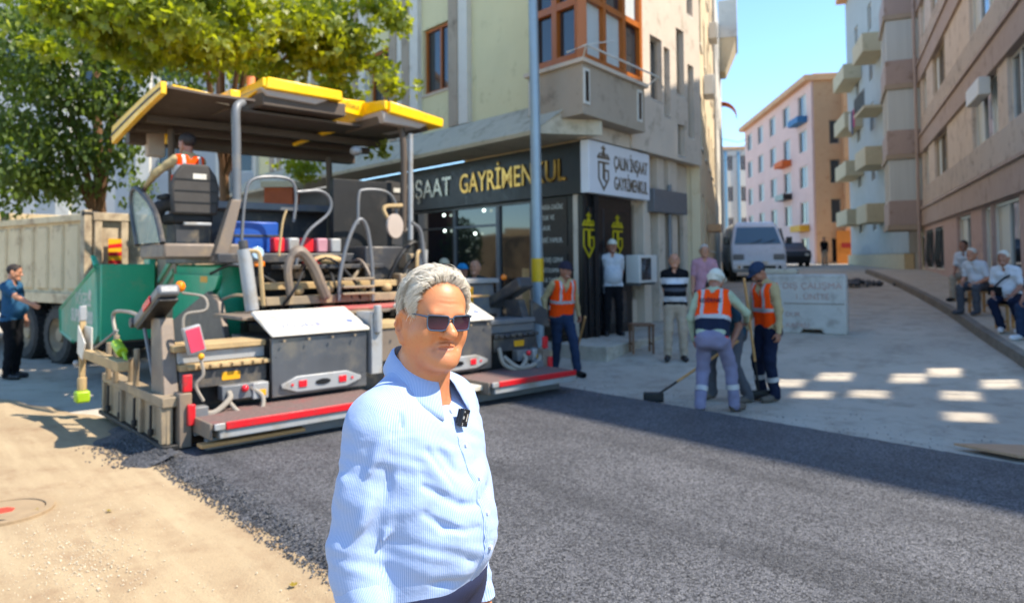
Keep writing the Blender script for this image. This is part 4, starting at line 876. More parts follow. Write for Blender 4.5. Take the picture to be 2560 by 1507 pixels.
a, b = pv(1026, 335, V=1.9), pv(1026, 600, V=1.9); P('exhaust_pipe', MB().tube([a, b], .04, 10), M_LGR, bevel=0, smooth=True)
for px in ((428, 325, 600), (822, 395, 600)):
    a, b = pv(px[0], px[1], V=3.6), pv(px[0] + 4, px[2], V=3.6); b[2] = max(b[2], 1.86); P('canopy_post', MB().tube([a, b], .05, 8), M_UND, bevel=0)
# canopy roof
def roofbox(name, q, V0, V1, m=M_YLW, drop=0., lip=.0):
    """rear edge given by four (px) corners tl,tr,br,bl at depth V0; runs forward to V1, dropping"""
    tl, tr, br, bl = [pv(*p, V=V0) for p in q]
    f = lambda p: np.array([p[0], V1, p[2] - drop])
    return MB().hexa([bl, br, f(br), f(bl), tl, tr, f(tr), f(tl)]).build(name, m, PV, bevel=.02)
roofbox('canopy_centre', ((670, 191), (856, 228), (858, 254), (664, 221)), 2.1, 4.1, drop=-.02)
roofbox('canopy_right', ((976, 252), (1110, 298), (1108, 320), (974, 282)), 1.75, 4.1, drop=-.02)
zl = pv(432, 214, V=2.3); zr = pv(572, 248, V=2.3)
MB().hexa([(zl[0], 2.3, zl[2] - .035), (zr[0] + .1, 2.3, zr[2] - .035), (zr[0] + .1, 4.1, zr[2] - .035), (zl[0], 4.1, zl[2] - .06), (zl[0], 2.3, zl[2] + .015), (zr[0] + .1, 2.3, zr[2] + .015), (zr[0] + .1, 4.1, zr[2] + .015), (zl[0], 4.1, zl[2] - .01)]).build('canopy_left', M_YLW, PV, bevel=.008)
P('light_strip', MB().hexa([(zl[0] + .03, 2.285, zl[2] - .085), (zr[0], 2.285, zr[2] - .085), (zr[0], 2.295, zr[2] - .085), (zl[0] + .03, 2.295, zl[2] - .085), (zl[0] + .03, 2.285, zl[2] - .04), (zr[0], 2.285, zr[2] - .04), (zr[0], 2.295, zr[2] - .04), (zl[0] + .03, 2.295, zl[2] - .04)]), M_WPN, bevel=0)
a, b = pv(572, 236, V=2.25), pv(598, 254, V=2.25); P('canopy_tab', MB().box(a[0], b[0], 2.2, 2.6, b[2] - .0, a[2] + .06), M_YLW, bevel=.015)
# drooping left wing edge
e0, e1 = pv(413, 204, U=-1.88), pv(289, 318, U=-1.88)
n = 9; mb = MB(); vt = []; 
for i in range(n):
    t = i / (n - 1); y = e0[1] + (e1[1] - e0[1]) * t; z = e0[2] + (e1[2] - e0[2]) * (t ** 1.25); h = .15 + .09 * t
    for x in (-1.93, -1.86): vt += [(x, y, z), (x, y, z - h)]
f = []
for i in range(n - 1):
    a = 4 * i; b = a + 4; f += [(a, a + 1, b + 1, b), (a + 2, b + 2, b + 3, a + 3), (a, b, b + 2, a + 2), (a + 1, a + 3, b + 3, b + 1)]
f += [(0, 2, 3, 1), (4 * n - 4, 4 * n - 3, 4 * n - 1, 4 * n - 2)]
mb.add(vt, f); P('canopy_wing_edge', mb, M_YLW, bevel=.01)
mb = MB()
for i in range(n - 1):
    t = i / (n - 1); t2 = (i + 1) / (n - 1); g = lambda t: (e0[1] + (e1[1] - e0[1]) * t, e0[2] + (e1[2] - e0[2]) * t ** 1.25)
    (ya, za), (yb, zb_) = g(t), g(t2); mb.hexa([(-1.934, ya, za - .10 - .04 * t), (-1.931, ya, za - .10 - .04 * t), (-1.931, yb, zb_ - .10 - .04 * t2), (-1.934, yb, zb_ - .10 - .04 * t2), (-1.934, ya, za - .07 - .03 * t), (-1.931, ya, za - .07 - .03 * t), (-1.931, yb, zb_ - .07 - .03 * t2), (-1.934, yb, zb_ - .07 - .03 * t2)])
P('wing_strip', mb, M_BLKM, bevel=0)
# wing skin from the edge to the middle
vt = []; 
for i in range(n):
    t = i / (n - 1); y = e0[1] + (e1[1] - e0[1]) * t; z = e0[2] + (e1[2] - e0[2]) * (t ** 1.25)
    for x, k in ((-1.86, 1.), (-1.4, .8), (-.8, .6)): vt += [(x, min(y, 4.6) if k < 1 else y, z * k + zl[2] * (1 - k) - .04 - .03 * (k < 1))]
f = [(i * 3 + k, (i + 1) * 3 + k, (i + 1) * 3 + k + 1, i * 3 + k + 1) for i in range(n - 1) for k in range(2)]
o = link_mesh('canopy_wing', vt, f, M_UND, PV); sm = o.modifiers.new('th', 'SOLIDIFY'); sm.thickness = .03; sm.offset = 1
# middle low part with lettering
q = [pv(*p, V=2.35) for p in ((856, 246), (912, 254), (912, 294), (820, 270))]
MB().hexa([q[3], q[2], q[2] + (0, .06, 0), q[3] + (0, .06, 0), q[0], q[1], q[1] + (0, .06, 0), q[0] + (0, .06, 0)]).build('canopy_nameplate', M_YLW, PV, bevel=.01)
qm = (q[0] + q[1] + q[2] + q[3]) / 4; xd = q[2] - q[3]; text('lettering', 'VÖGELE', .075, mat('black_print', '#6b5a10', .5, bump=0), PV, qm + (.01, -.004, -.0), xd, (0, 0, 1), depth=.001)
a, b = pv(912, 256, V=2.33), pv(976, 252, V=1.78)
MB().hexa([(a[0] - .02, 1.76, b[2] - .14), (a[0] + .04, 1.76, b[2] - .14), (a[0] + .04, 2.38, a[2] - .2), (a[0] - .02, 2.38, a[2] - .2), (a[0] - .02, 1.76, b[2] - .015), (a[0] + .04, 1.76, b[2] - .015), (a[0] + .04, 2.38, a[2] - .0), (a[0] - .02, 2.38, a[2] - .0)]).build('canopy_cheek', M_YLW, PV, bevel=.012)
cl = pv(664, 216, V=2.1)
MB().hexa([(cl[0] - .03, 2.12, cl[2] - .0), (cl[0] + .02, 2.12, cl[2] - .0), (cl[0] + .02, 3.2, cl[2] - .16), (cl[0] - .03, 3.2, cl[2] - .16), (cl[0] - .03, 2.12, cl[2] + .12), (cl[0] + .02, 2.12, cl[2] + .12), (cl[0] + .02, 3.2, cl[2] + .02), (cl[0] - .03, 3.2, cl[2] + .02)]).build('canopy_cheek', M_YLW, PV, bevel=.012)
def tray(q, V, V1):
    tl, tr, br, bl = [pv(*p, V=V) for p in q]
    return MB().hexa([bl, br, br + (-.05, V1 - V, 0), bl + (.05, V1 - V, 0), tl, tr, tr + (0, V1 - V, 0), tl + (0, V1 - V, 0)]).build('canopy_tray', M_TRAY, PV, bevel=.02)
tray(((650, 217), (838, 246), (790, 262), (668, 240)), 2.16, 2.9); tray(((955, 276), (1085, 305), (1050, 322), (960, 306)), 1.82, 2.6)
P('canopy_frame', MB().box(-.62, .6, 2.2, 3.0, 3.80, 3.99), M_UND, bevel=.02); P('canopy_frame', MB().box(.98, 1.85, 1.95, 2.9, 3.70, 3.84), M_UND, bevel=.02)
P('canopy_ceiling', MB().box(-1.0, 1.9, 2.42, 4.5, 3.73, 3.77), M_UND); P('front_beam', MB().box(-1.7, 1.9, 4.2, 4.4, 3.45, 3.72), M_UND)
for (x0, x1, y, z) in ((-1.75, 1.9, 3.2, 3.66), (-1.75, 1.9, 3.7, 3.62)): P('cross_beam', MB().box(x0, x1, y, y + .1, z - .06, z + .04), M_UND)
a, b, c = pv(880, 315, V=2.9), pv(805, 335, V=3.2), pv(735, 362, V=3.7); P('yellow_bar', MB().tube([a, b, c], .035, 5), M_YLW, bevel=0)
P('camera_dome', MB().ball(pv(890, 378, V=2.3), (.09, .09, .07)), M_LGR, bevel=0, smooth=True)
P('roof_beacon', MB().tube([(-.45, 3.0, 4.18), (-.45, 3.0, 4.36)], .06, 10), mat('salmon_lens', '#e08a60', .3, bump=0))
a = pv(420, 330, V=4.0); P('yellow_tab', MB().box(a[0] - .05, a[0] + .06, 3.95, 4.0, a[2] - .18, a[2] + .1), M_YLW); a = pv(395, 350, V=4.2); P('work_lamp', MB().box(a[0] - .16, a[0] + .1, 4.15, 4.3, a[2] - .25, a[2] + .22), M_TRAY, bevel=.03)

# ---------------------------------------------------------------- tipper truck at the hopper
TD = np.array([-.82, .573, 0]); TD /= np.linalg.norm(TD)
TK = thing('tipper_truck', 'rusty cream tipper truck backed up against the paver hopper', 'truck', (-7.13, 12.27, -.03), math.atan2(TD[1], TD[0]))
M_RST = mat('rusty_cream', '#c6b28f', .75, var=.1, scale=2, dirt='#6e4a32', dirt_amt=.42, dscale=2.2, bump=.2); M_RST2 = mat('scraped_cream', '#b4a184', .8, var=.15, scale=4, dirt='#5b4334', dirt_amt=.75, dscale=3, bump=.3)
T = lambda name, mb, m, bevel=.012, parent=None, **k: mb.build(name, m, parent or TK, bevel=bevel, **k)
T('side_wall', MB().box(.06, 5.4, -.08, 0, 1.16, 2.58), M_RST); T('side_wall', MB().box(.06, 5.4, -2.5, -2.42, 1.16, 2.58), M_RST)
for x in np.arange(.22, 5.1, .58): T('side_rib', MB().hexa([(x, .0, 1.32), (x + .42, .0, 1.32), (x + .38, .04, 1.36), (x + .04, .04, 1.36), (x, .0, 2.46), (x + .42, .0, 2.46), (x + .38, .04, 2.42), (x + .04, .04, 2.42)]), M_RST)
T('top_rail', MB().box(.05, 5.42, -.1, .08, 2.50, 2.62), M_RST); T('bottom_rail', MB().box(.05, 5.42, -.1, .085, 1.1, 1.28), M_RST); T('body_floor', MB().box(.05, 5.4, -2.4, -.1, 1.1, 1.2), M_BLKM); T('front_wall', MB().box(5.3, 5.4, -2.42, -.08, 1.2, 2.9), M_RST)
tg = T('tailgate', MB().box(-.06, .0, -2.46, -.04, 1.12, 2.62), M_RST2)
for y in (-2.44, -1.95, -1.5, -1.05, -.58, -.14): T('tailgate_rib', MB().box(-.13, -.062, y - .05, y + .07, 1.2, 2.5), M_RST2, parent=tg)
T('tailgate_rail', MB().box(-.14, -.06, -2.46, -.04, 2.501, 2.64), M_RST2, parent=tg); T('tailgate_rail', MB().box(-.14, -.06, -2.46, -.04, 1.12, 1.199), M_RST2, parent=tg)
T('corner_post', MB().box(-.1, .05, -.035, .09, 1.05, 2.68), M_RST2); T('hinge', MB().tube([(-.06, .1, 2.62), (-.06, -.15, 2.62)], .05, 8), M_BLKM)
mk = MB().box(-.15, -.145, -.50, -.28, 1.75, 2.2).build('hazard_board', mat('hazard_yellow', '#e0a010', .5, bump=0), tg)
for i in range(3): MB().hexa([(-.1555, -.50, 1.76 + .15 * i), (-.1515, -.50, 1.76 + .15 * i), (-.1515, -.28, 1.84 + .13 * i - .06), (-.1555, -.28, 1.84 + .13 * i - .06), (-.1555, -.50, 1.83 + .15 * i), (-.1515, -.50, 1.83 + .15 * i), (-.1515, -.28, 1.90 + .13 * i - .06), (-.1555, -.28, 1.90 + .13 * i - .06)]).build('hazard_stripe', M_RED, mk)
T('chassis', MB().box(.1, 7.5, -1.7, -.8, .72, 1.09), M_BLKM)
def wheel(x, y):
    pr = [(.30, -.15), (.46, -.15), (.52, -.11), (.525, 0), (.52, .11), (.46, .15), (.30, .15)]
    def lathe(prof, n=28): 
        v = []; f = []; k = len(prof)
        for j in range(n):
            t = 2 * math.pi * j / n
            for r, d in prof: v.append((x + r * math.cos(t), y + d, .525 + r * math.sin(t)))
        f = [(j * k + i, j * k + i + 1, ((j + 1) % n) * k + i + 1, ((j + 1) % n) * k + i) for j in range(n) for i in range(k - 1)]
        return v, f
    v, f = lathe(pr); wh = T('wheel', MB().add(v, [q[::-1] for q in f]), M_RUB, bevel=0, smooth=True, angle=30)
    mb = MB()
    for j in range(26):
        t = 2 * math.pi * j / 26; R = roty(-t); mb.box(x + .515, x + .535, y - .13, y + .13, .50, .55, R=R, c=(x, y, .525))
    T('tread', mb, M_RUB, bevel=0, parent=wh)
    v, f = lathe([(.30, .13), (.27, .06), (.2, .0), (.14, .02), (.12, .1), (.0, .11)]); T('rim', MB().add(v, [q[::-1] for q in f]), M_DRT, bevel=0, smooth=True, angle=30, parent=wh)
for x in (1.2, 2.5): wheel(x, -.2); wheel(x, -2.3); wheel(x, -.56)
wheel(6.6, -.2); wheel(6.6, -2.3)
T('axle', MB().box(1.1, 2.6, -2.2, -.3, .45, .62), M_BLKM); T('side_guard', MB().box(3.2, 5.6, -.12, -.05, .6, .75), M_GRP)
T('cab', MB().prism([(5.9, .8), (8.0, .8), (8.0, 1.6), (7.8, 2.7), (5.9, 2.75)], 'y', -2.45, -.05), M_RST, bevel=.05)
T('cab_window', MB().box(6.3, 7.5, -.049, -.03, 1.7, 2.4), M_GLS)
# ---------------------------------------------------------------- smooth bodies: distance field on a grid, then surface nets
class Sdf:
    def __init__(s, xs, ys, zs):
        s.ax = [np.asarray(a, np.float32) for a in (xs, ys, zs)]; s.D = np.full([len(a) for a in s.ax], .5, np.float32); s.Z = np.zeros(s.D.shape, np.int8)
    def _loc(s, lo, hi, pad):
        sl = []
        for a, l, h in zip(s.ax, lo, hi):
            i0 = max(0, int(np.searchsorted(a, l - pad)) - 1); i1 = min(len(a), int(np.searchsorted(a, h + pad)) + 1)
            if i1 - i0 < 1: return None
            sl.append(slice(i0, i1))
        X = s.ax[0][sl[0]][:, None, None]; Y = s.ax[1][sl[1]][None, :, None]; Z = s.ax[2][sl[2]][None, None, :]
        return tuple(sl), X, Y, Z
    def _put(s, sl, d, k, zone, sub):
        o = s.D[sl]
        if sub:
            if k > 0: h = np.maximum(k - np.abs(o + d), 0) / k; s.D[sl] = np.maximum(o, -d) + h * h * k / 4
            else: s.D[sl] = np.maximum(o, -d)
            return
        if zone >= 0: z = s.Z[sl]; z[d < o] = zone
        if k > 0: h = np.maximum(k - np.abs(o - d), 0) / k; s.D[sl] = np.minimum(o, d) - h * h * k / 4
        else: s.D[sl] = np.minimum(o, d)
    def cap(s, a, b, ra, rb=None, k=.02, zone=0, sub=False):
        rb = ra if rb is None else rb; a = np.asarray(a, np.float32); b = np.asarray(b, np.float32); r = max(ra, rb)
        L = s._loc(np.minimum(a, b) - r, np.maximum(a, b) + r, k + .03)
        if L is None: return s
        sl, X, Y, Z = L; d = b - a; dd = float(d @ d) + 1e-12
        t = np.clip(((X - a[0]) * d[0] + (Y - a[1]) * d[1] + (Z - a[2]) * d[2]) / dd, 0, 1)
        q = np.sqrt((X - a[0] - t * d[0]) ** 2 + (Y - a[1] - t * d[1]) ** 2 + (Z - a[2] - t * d[2]) ** 2) - (ra + (rb - ra) * t)
        s._put(sl, q, k, zone, sub); return s
    def ell(s, c, r, k=.02, zone=0, R=None, sub=False):
        c = np.asarray(c, np.float32); r = np.asarray(r, np.float32) * np.ones(3, np.float32); m = float(r.max())
        L = s._loc(c - m, c + m, k + .03)
        if L is None: return s
        sl, X, Y, Z = L; X = X - c[0]; Y = Y - c[1]; Z = Z - c[2]
        if R is not None: X, Y, Z = (R[i][0] * X + R[i][1] * Y + R[i][2] * Z for i in range(3))
        k0 = np.sqrt((X / r[0]) ** 2 + (Y / r[1]) ** 2 + (Z / r[2]) ** 2); k1 = np.sqrt((X / r[0] ** 2) ** 2 + (Y / r[1] ** 2) ** 2 + (Z / r[2] ** 2) ** 2) + 1e-9
        s._put(sl, k0 * (k0 - 1) / k1, k, zone, sub); return s
    def mesh(s):
        D = s.D; S = D < 0; n = np.zeros([q - 1 for q in D.shape], np.int8); C8 = [(i, j, k) for i in (0, 1) for j in (0, 1) for k in (0, 1)]
        sh = lambda A, c: A[c[0]:A.shape[0] - 1 + c[0], c[1]:A.shape[1] - 1 + c[1], c[2]:A.shape[2] - 1 + c[2]]
        for c in C8: n += sh(S, c)
        act = (n > 0) & (n < 8); ids = np.argwhere(act); V = np.stack([sh(D, c)[act] for c in C8], 1); pos = np.zeros((len(ids), 3)); cnt = np.zeros(len(ids))
        for a in range(8):
            for b in range(a + 1, 8):
                if sum(p != q for p, q in zip(C8[a], C8[b])) != 1: continue
                m = (V[:, a] < 0) != (V[:, b] < 0); t = V[m, a] / (V[m, a] - V[m, b]); pa, pb = np.array(C8[a], float), np.array(C8[b], float)
                pos[m] += pa + t[:, None] * (pb - pa); cnt[m] += 1
        pos /= cnt[:, None]; out = np.empty_like(pos)
        for q in range(3): a = s.ax[q]; i = ids[:, q]; out[:, q] = a[i] + pos[:, q] * (a[i + 1] - a[i])
        lut = np.full(n.shape, -1, np.int32); lut[act] = np.arange(len(ids)); F = []
        for q in range(3):
            o1, o2 = [(1, 2), (2, 0), (0, 1)][q]
            A = [slice(1, -1)] * 3; B = [slice(1, -1)] * 3; A[q] = slice(0, -1); B[q] = slice(1, None)
            ch = S[tuple(A)] != S[tuple(B)]; e = np.argwhere(ch)
            if not len(e): continue
            base = e.copy(); base[:, o1] += 1; base[:, o2] += 1; neg = S[tuple(base.T)]
            def L(d1, d2): g = base.copy(); g[:, o1] -= d1; g[:, o2] -= d2; return lut[tuple(g.T)]
            f = np.stack([L(1, 1), L(0, 1), L(0, 0), L(1, 0)], 1); f[~neg] = f[~neg][:, ::-1]; F.append(f)
        F = np.concatenate(F); F = F[(F >= 0).all(1)]
        zn = s.Z[tuple((ids + (pos > .5)).T)]
        return out, F, zn
def sdf_obj(name, s, mats, parent=None, smooth_it=1, zone_map=None, post=None):
    v, f, z = s.mesh()
    for _ in range(smooth_it):
        acc = np.zeros_like(v); c = np.zeros(len(v))
        for i in range(4):
            a, b = f[:, i], f[:, (i + 1) % 4]; np.add.at(acc, a, v[b]); np.add.at(acc, b, v[a]); np.add.at(c, a, 1); np.add.at(c, b, 1)
        v = v * .5 + .5 * acc / np.maximum(c, 1)[:, None]
    if post: v = post(v)
    me = bpy.data.meshes.new(name); me.vertices.add(len(v)); me.vertices.foreach_set('co', v.astype(np.float32).ravel())
    me.loops.add(len(f) * 4); me.loops.foreach_set('vertex_index', f.astype(np.int32).ravel()); me.polygons.add(len(f))
    me.polygons.foreach_set('loop_start', np.arange(0, len(f) * 4, 4, dtype=np.int32))
    for m in (mats if isinstance(mats, (list, tuple)) else [mats]): me.materials.append(m)
    mi = np.zeros(len(f), np.int32)
    if isinstance(mats, (list, tuple)): mi = (zone_map(v[f].mean(1), z[f[:, 0]]) if zone_map else np.median(z[f], axis=1)).astype(np.int32)
    sdf_obj.fz = np.median(z[f], axis=1).astype(int)
    me.polygons.foreach_set('material_index', mi); me.update(calc_edges=True); me.validate(); me.shade_smooth()
    o = bpy.data.objects.new(name, me); COL.objects.link(o)
    if parent is not None: o.parent = parent
    return o
def skin(name, col, red):
    m = bpy.data.materials.new(name); m.use_nodes = True; n = N(m); p = n.n['Principled BSDF']; co = n('TexCoord').outputs['Object']
    a = mix(n, ramp(n, noise(n, co, 14, 5, .6), .3, .7), col, red); a = mix(n, ramp(n, noise(n, co, 160, 3), .55, .75, 0, .25), a, [x * .75 for x in col])
    n.k(a, p.inputs['Base Color']); p.inputs['Roughness'].default_value = .48; p.inputs['Subsurface Weight'].default_value = .12
    p.inputs['Subsurface Radius'].default_value = (.01, .004, .002); p.inputs['Subsurface Scale'].default_value = .5
    b = n('Bump'); b.inputs['Strength'].default_value = .18; b.inputs['Distance'].default_value = .002; n.k(noise(n, co, 330, 4), b.inputs['Height']); n.k(b.outputs[0], p.inputs['Normal'])
    return m
M_SKN = skin('tanned_skin', (.43, .205, .115), (.47, .19, .11)); M_SKD = skin('dark_tanned_skin', (.30, .135, .08), (.33, .13, .08))
def cloth(name, col, var=.08, bump=.35, scale=7): return mat(name, col, .9, var=var, scale=scale, bump=bump, bscale=26, spec=.15)
def unit(a): a = np.asarray(a, float); return a / (np.linalg.norm(a) + 1e-9)
def ik(a, t, l1, l2, hint):
    a, t = np.array(a, float), np.array(t, float); d = t - a; L = np.linalg.norm(d); Lm = min(L, (l1 + l2) * .995); d = d / L; t = a + d * Lm
    c = (l1 * l1 + Lm * Lm - l2 * l2) / (2 * l1 * Lm); h = np.array(hint, float); h = unit(h - d * (h @ d))
    return a + d * l1 * c + h * l1 * math.sqrt(max(0, 1 - c * c)), t
def hand(s, w, d, pn, thumb, curl=.6, k=.008, sc=1., zone=0):
    """palm, four unequal bent fingers and a thumb from wrist w along d; pn = way the palm faces, thumb = thumb side"""
    d = unit(d); pn = unit(np.array(pn, float) - d * np.dot(pn, d)); th = unit(np.array(thumb, float) - d * np.dot(thumb, d)); th = unit(th - pn * np.dot(th, pn)); w = np.array(w, float)
    s.cap(w, w + d * .03 * sc, .026 * sc, .027 * sc, .015, zone)
    for q in (-.024, 0, .024): s.cap(w + d * .02 * sc + th * q * .7 * sc, w + d * .08 * sc + th * q * sc, .015 * sc, .0135 * sc, .012, zone)
    for q, l in ((.032, .066), (.011, .075), (-.011, .069), (-.031, .055)):
        p = w + d * .082 * sc + th * q * sc; l *= sc; a1, a2, a3 = curl * .7, curl * 1.6, curl * 2.3; r = .0092 * sc
        dr = lambda a: d * math.cos(a) + pn * math.sin(a)
        p1 = p + dr(a1) * l * .45; p2 = p1 + dr(a2) * l * .32; p3 = p2 + dr(a3) * l * .23
        s.cap(p - d * .012, p1, r * 1.05, r, k, zone); s.cap(p1, p2, r, r * .93, .003, zone); s.cap(p2, p3, r * .93, r * .8, .003, zone)
    b = w + d * .022 * sc + th * .024 * sc; q1 = b + (d * .6 + th * .7 + pn * .35) * .042 * sc; q2 = q1 + unit(d * .85 + pn * (.3 + curl * .4) + th * .05) * .03 * sc; q3 = q2 + unit(d * .8 + pn * (.4 + curl * .7) - th * .1) * .024 * sc
    s.cap(b, q1, .014 * sc, .0115 * sc, .012, zone); s.cap(q1, q2, .0112 * sc, .0105 * sc, .003, zone); s.cap(q2, q3, .0105 * sc, .0088 * sc, .003, zone)
def head_prims(s, c, R, sc=1., zone=0, fine=False, zl=1.):
    """face in the head frame: x right, y forward, z up"""
    R = np.array(R); c = np.array(c, float); w = lambda p: c + R @ (np.array(p, float) * (1, 1, zl if p[2] < 0 else 1) * sc)
    E = lambda p, r, k=.02, **q: s.ell(w(p), np.array(r) * sc, k, zone, R=R.T, **q); Cp = lambda a, b, ra, rb=None, k=.02, **q: s.cap(w(a), w(b), ra * sc, None if rb is None else rb * sc, k, zone, **q)
    E((0, -.014, .03), (.0765, .097, .086), .0); E((0, .034, .032), (.066, .053, .066), .03); E((0, .034, -.035), (.0585, .052, .068), .03)
    for q in (-1, 1):
        E((q * .041, .052, -.03), (.029, .027, .030), .025); Cp((q * .051, -.002, -.06), (q * .022, .066, -.1), .022, .019, .035); Cp((q * .066, .0, .0), (q * .06, .0, -.055), .016, .018, .03)
        E((q * .0305, .07, -.001), (.015, .015, .014), .008)
    E((0, .082, -.101), (.026, .019, .019), .022); E((0, .05, -.108), (.04, .04, .02), .03)
    Cp((-.038, .082, .017), (.038, .082, .017), .0105, k=.02)
    for q in (-1, 1): E((q * .032, .1, .0), (.016, .011, .010), .012, sub=True)
    for q in (-1, 1): E((q * .031, .074, -.001), (.0145, .0145, .0125), .004)
    Cp((0, .086, .008), (0, .114, -.028), .0085, .0140, .014); E((0, .1135, -.031), (.0152, .0140, .0125), .01)
    for q in (-1, 1): E((q * .0150, .0985, -.035), (.0088, .0125, .0090), .007)
    Cp((-.022, .0850, -.0640), (0, .0945, -.0610), .0046, .0054, .008); Cp((.022, .0850, -.0640), (0, .0945, -.0610), .0046, .0054, .008)
    Cp((-.018, .086, -.0750), (.018, .086, -.0750), .0052, .0052, .009); E((0, .0885, -.0745), (.012, .0065, .0055), .008)
    if fine:
        Cp((-.026, .0865, -.0705), (0, .0975, -.0685), .0018, .0032, .003, sub=True); Cp((.026, .0865, -.0705), (0, .0975, -.0685), .0018, .0032, .003, sub=True)
        for q in (-1, 1):
            pass
            E((q * .0075, .1065, -.0450), (.0042, .005, .003), .003, sub=True)
            Cp((q * .02, .096, -.02), (q * .042, .086, -.026), .0018, .001, .008, sub=True)
            E((q * .012, .083, -.11), (.006, .004, .006), .006)
    for q in (-1, 1):
        e = (1.12 if fine else 1.0); ey = .010 if fine else -.002; ez = -.026 if fine else -.012; ex = .007 if fine else 0
        O_ = [(.079, ey + .006, ez + .026 * e), (.088, ey - .008, ez + .035 * e), (.094, ey - .018, ez + .024), (.096, ey - .022, ez + .004), (.092, ey - .018, ez - .014), (.084, ey - .004, ez - .034 * e)]
        for i in range(5): Cp((q * (O_[i][0] + ex * .6), *O_[i][1:]), (q * (O_[i + 1][0] + ex * .6), *O_[i + 1][1:]), .0058 if i < 4 else .0062, .0058 if i < 4 else .0085, .005)
        E((q * .083, ey - .010, ez - .002), (.0095, .020, .031 * e), .008, sub=False); E((q * .088, ey - .016, ez + .008), (.008, .014, .022), .008)
        if fine: E((q * .0985, ey - .009, ez + .004), (.0085, .0095, .018), .003, sub=True); E((q * .084, ey + .004, ez - .004), (.004, .004, .006), .004)
    return w
# ---------------------------------------------------------------- people in the street
def person(label, loc, face, skinm, top, low, shoe, sleeve='short', feet=None, hands=None, elbow=None, knee=None, pelvis=(0, 0, .93), neck=None, headrot=(0, 0), hair=None, hairm=None, hat=None, hatm=None,
           vest=None, belly=.0, sc=1., curl=(.5, .5), name='person', zone_fn=None, extra=None, beard=None, palm=None, kneehint=None, group=None, bands=False):
    """face: heading of the local +y axis in world degrees (0 = +x, 90 = away); x>0 is the figure's right"""
    rz = RAD(face - 90); o = thing(name, label, 'person', loc, rz, group); o.scale = (sc, sc, sc)
    pe = np.array(pelvis, float); nk = np.array(neck if neck is not None else (pe[0], pe[1] - .01, pe[2] + .53), float)
    sp = unit(nk - pe); rt = np.array([1., 0, 0]); rt = unit(rt - sp * (rt @ sp)); fw = np.cross(sp, rt) * 1.0
    L = lambda t, x=0, y=0: pe + (nk - pe) * t + rt * x + fw * y
    feet = feet or ((.11, .02, 0), (-.11, .0, 0)); sh = [L(.91, .175, -.01), L(.91, -.175, -.01)]; hp = [pe + rt * .088, pe - rt * .088]
    hands = hands or ((.24, .05, .82), (-.24, .05, .82))
    lo, hi = [], []; allp = [pe, nk, nk + (0, .1, .32), nk + (0, -.1, .2), *sh, *[np.array(f_[:3]) for f_ in feet], *[np.array(h_) for h_ in hands]]
    eb, wr, kn, an = [], [], [], []
    for i in (0, 1):
        q = 1 if i == 0 else -1; hint = (elbow[i] if elbow else (q * .5, -1, -.2)); e, t = ik(sh[i], hands[i], .285, .255, hint); eb.append(e); wr.append(t)
        a = np.array(feet[i][:3], float) + (0, -.03, .085); kh = kneehint[i] if kneehint else (q * .15, 1, .1); k_, a = ik(hp[i], a, .43, .42, kh); kn.append(k_); an.append(a); allp += [e, k_, t + unit(t - e) * .2]
    A = np.array(allp); lo = A.min(0) - .17; hi = A.max(0) + .17; h = .0105
    zs = np.concatenate([np.arange(lo[2], nk[2] - .02, h), np.arange(nk[2] - .02, hi[2], .007)])
    s = Sdf(np.arange(lo[0], hi[0], h), np.arange(lo[1], hi[1], h), zs)
    SK, TP, LW, SH, SL = 0, 1, 2, 3, 4
    # torso: paired columns give it width
    for q in (-1, 1):
        s.cap(L(-.02, q * .085), L(.42, q * .075, .005), .095, .088, .05, TP); s.cap(L(.42, q * .075, .005), L(.80, q * .085, .01), .088, .092, .05, TP); s.cap(L(.80, q * .085, 0), L(.93, q * .125, -.01), .08, .055, .05, TP)
        s.cap(L(.93, q * .125, -.01), L(1.03, q * .03, -.01), .05, .05, .05, TP)
    if belly: s.ell(L(.30, 0, .05 + belly * .3), (.15 + belly * .4, .10 + belly, .17), .06, TP)
    s.cap(L(-.1, -.07), L(-.1, .07), .105, .105, .05, LW); s.cap(L(-.16, -.07, -.02), L(-.16, .07, -.02), .098, .098, .05, LW)
    for i in (0, 1):
        s.cap(hp[i], kn[i], .097, .074, .04, LW); s.cap(kn[i], an[i] + (0, 0, .0), .074, .064, .03, LW)
        f_ = np.array(feet[i][:3], float); yw = RAD(feet[i][3]) if len(feet[i]) > 3 else 0; fd = np.array([math.sin(yw), math.cos(yw), 0])
        s.cap(f_ + (0, 0, .045) - fd * .05, f_ + (0, 0, .035) + fd * .15, .042, .034, .03, SH); s.cap(f_ + (0, 0, .03) + fd * .05, f_ + (0, 0, .028) + fd * .15, .034, .03, .03, SH)
        zu, zf = (TP, {'short': SK, 'long': SL, 'none': SK}[sleeve]); e, t = eb[i], wr[i]
        m = sh[i] + (e - sh[i]) * .72
        if sleeve == 'short': s.cap(sh[i], m, .060, .058, .035, TP); s.cap(m - (e - sh[i]) * .1, e, .043, .039, .012, SK)
        else: s.cap(sh[i], e, .058, .050, .035, SL)
        s.cap(e, t, .042 if sleeve == 'short' else .047, .029 if sleeve == 'short' else .035, .02, zf)
        q = 1 if i == 0 else -1; d = unit(t - e); hand(s, t, d, palm[i] if palm else (-q, .2, 0), (0, 1, .3), curl[i], sc=1.0)
    s.D += ((.0042 * np.sin(31 * s.ax[2] + 1.3)[None, None, :] * np.sin(27 * s.ax[0] + 2 * np.sin(9 * nk[2]))[:, None, None] + .0035 * np.sin(52 * s.ax[2])[None, None, :] * np.sin(38 * s.ax[1] + 21 * 0)[None, :, None]) * (s.ax[2] < nk[2] - .04)[None, None, :] * (s.Z != SK)).astype(np.float32)
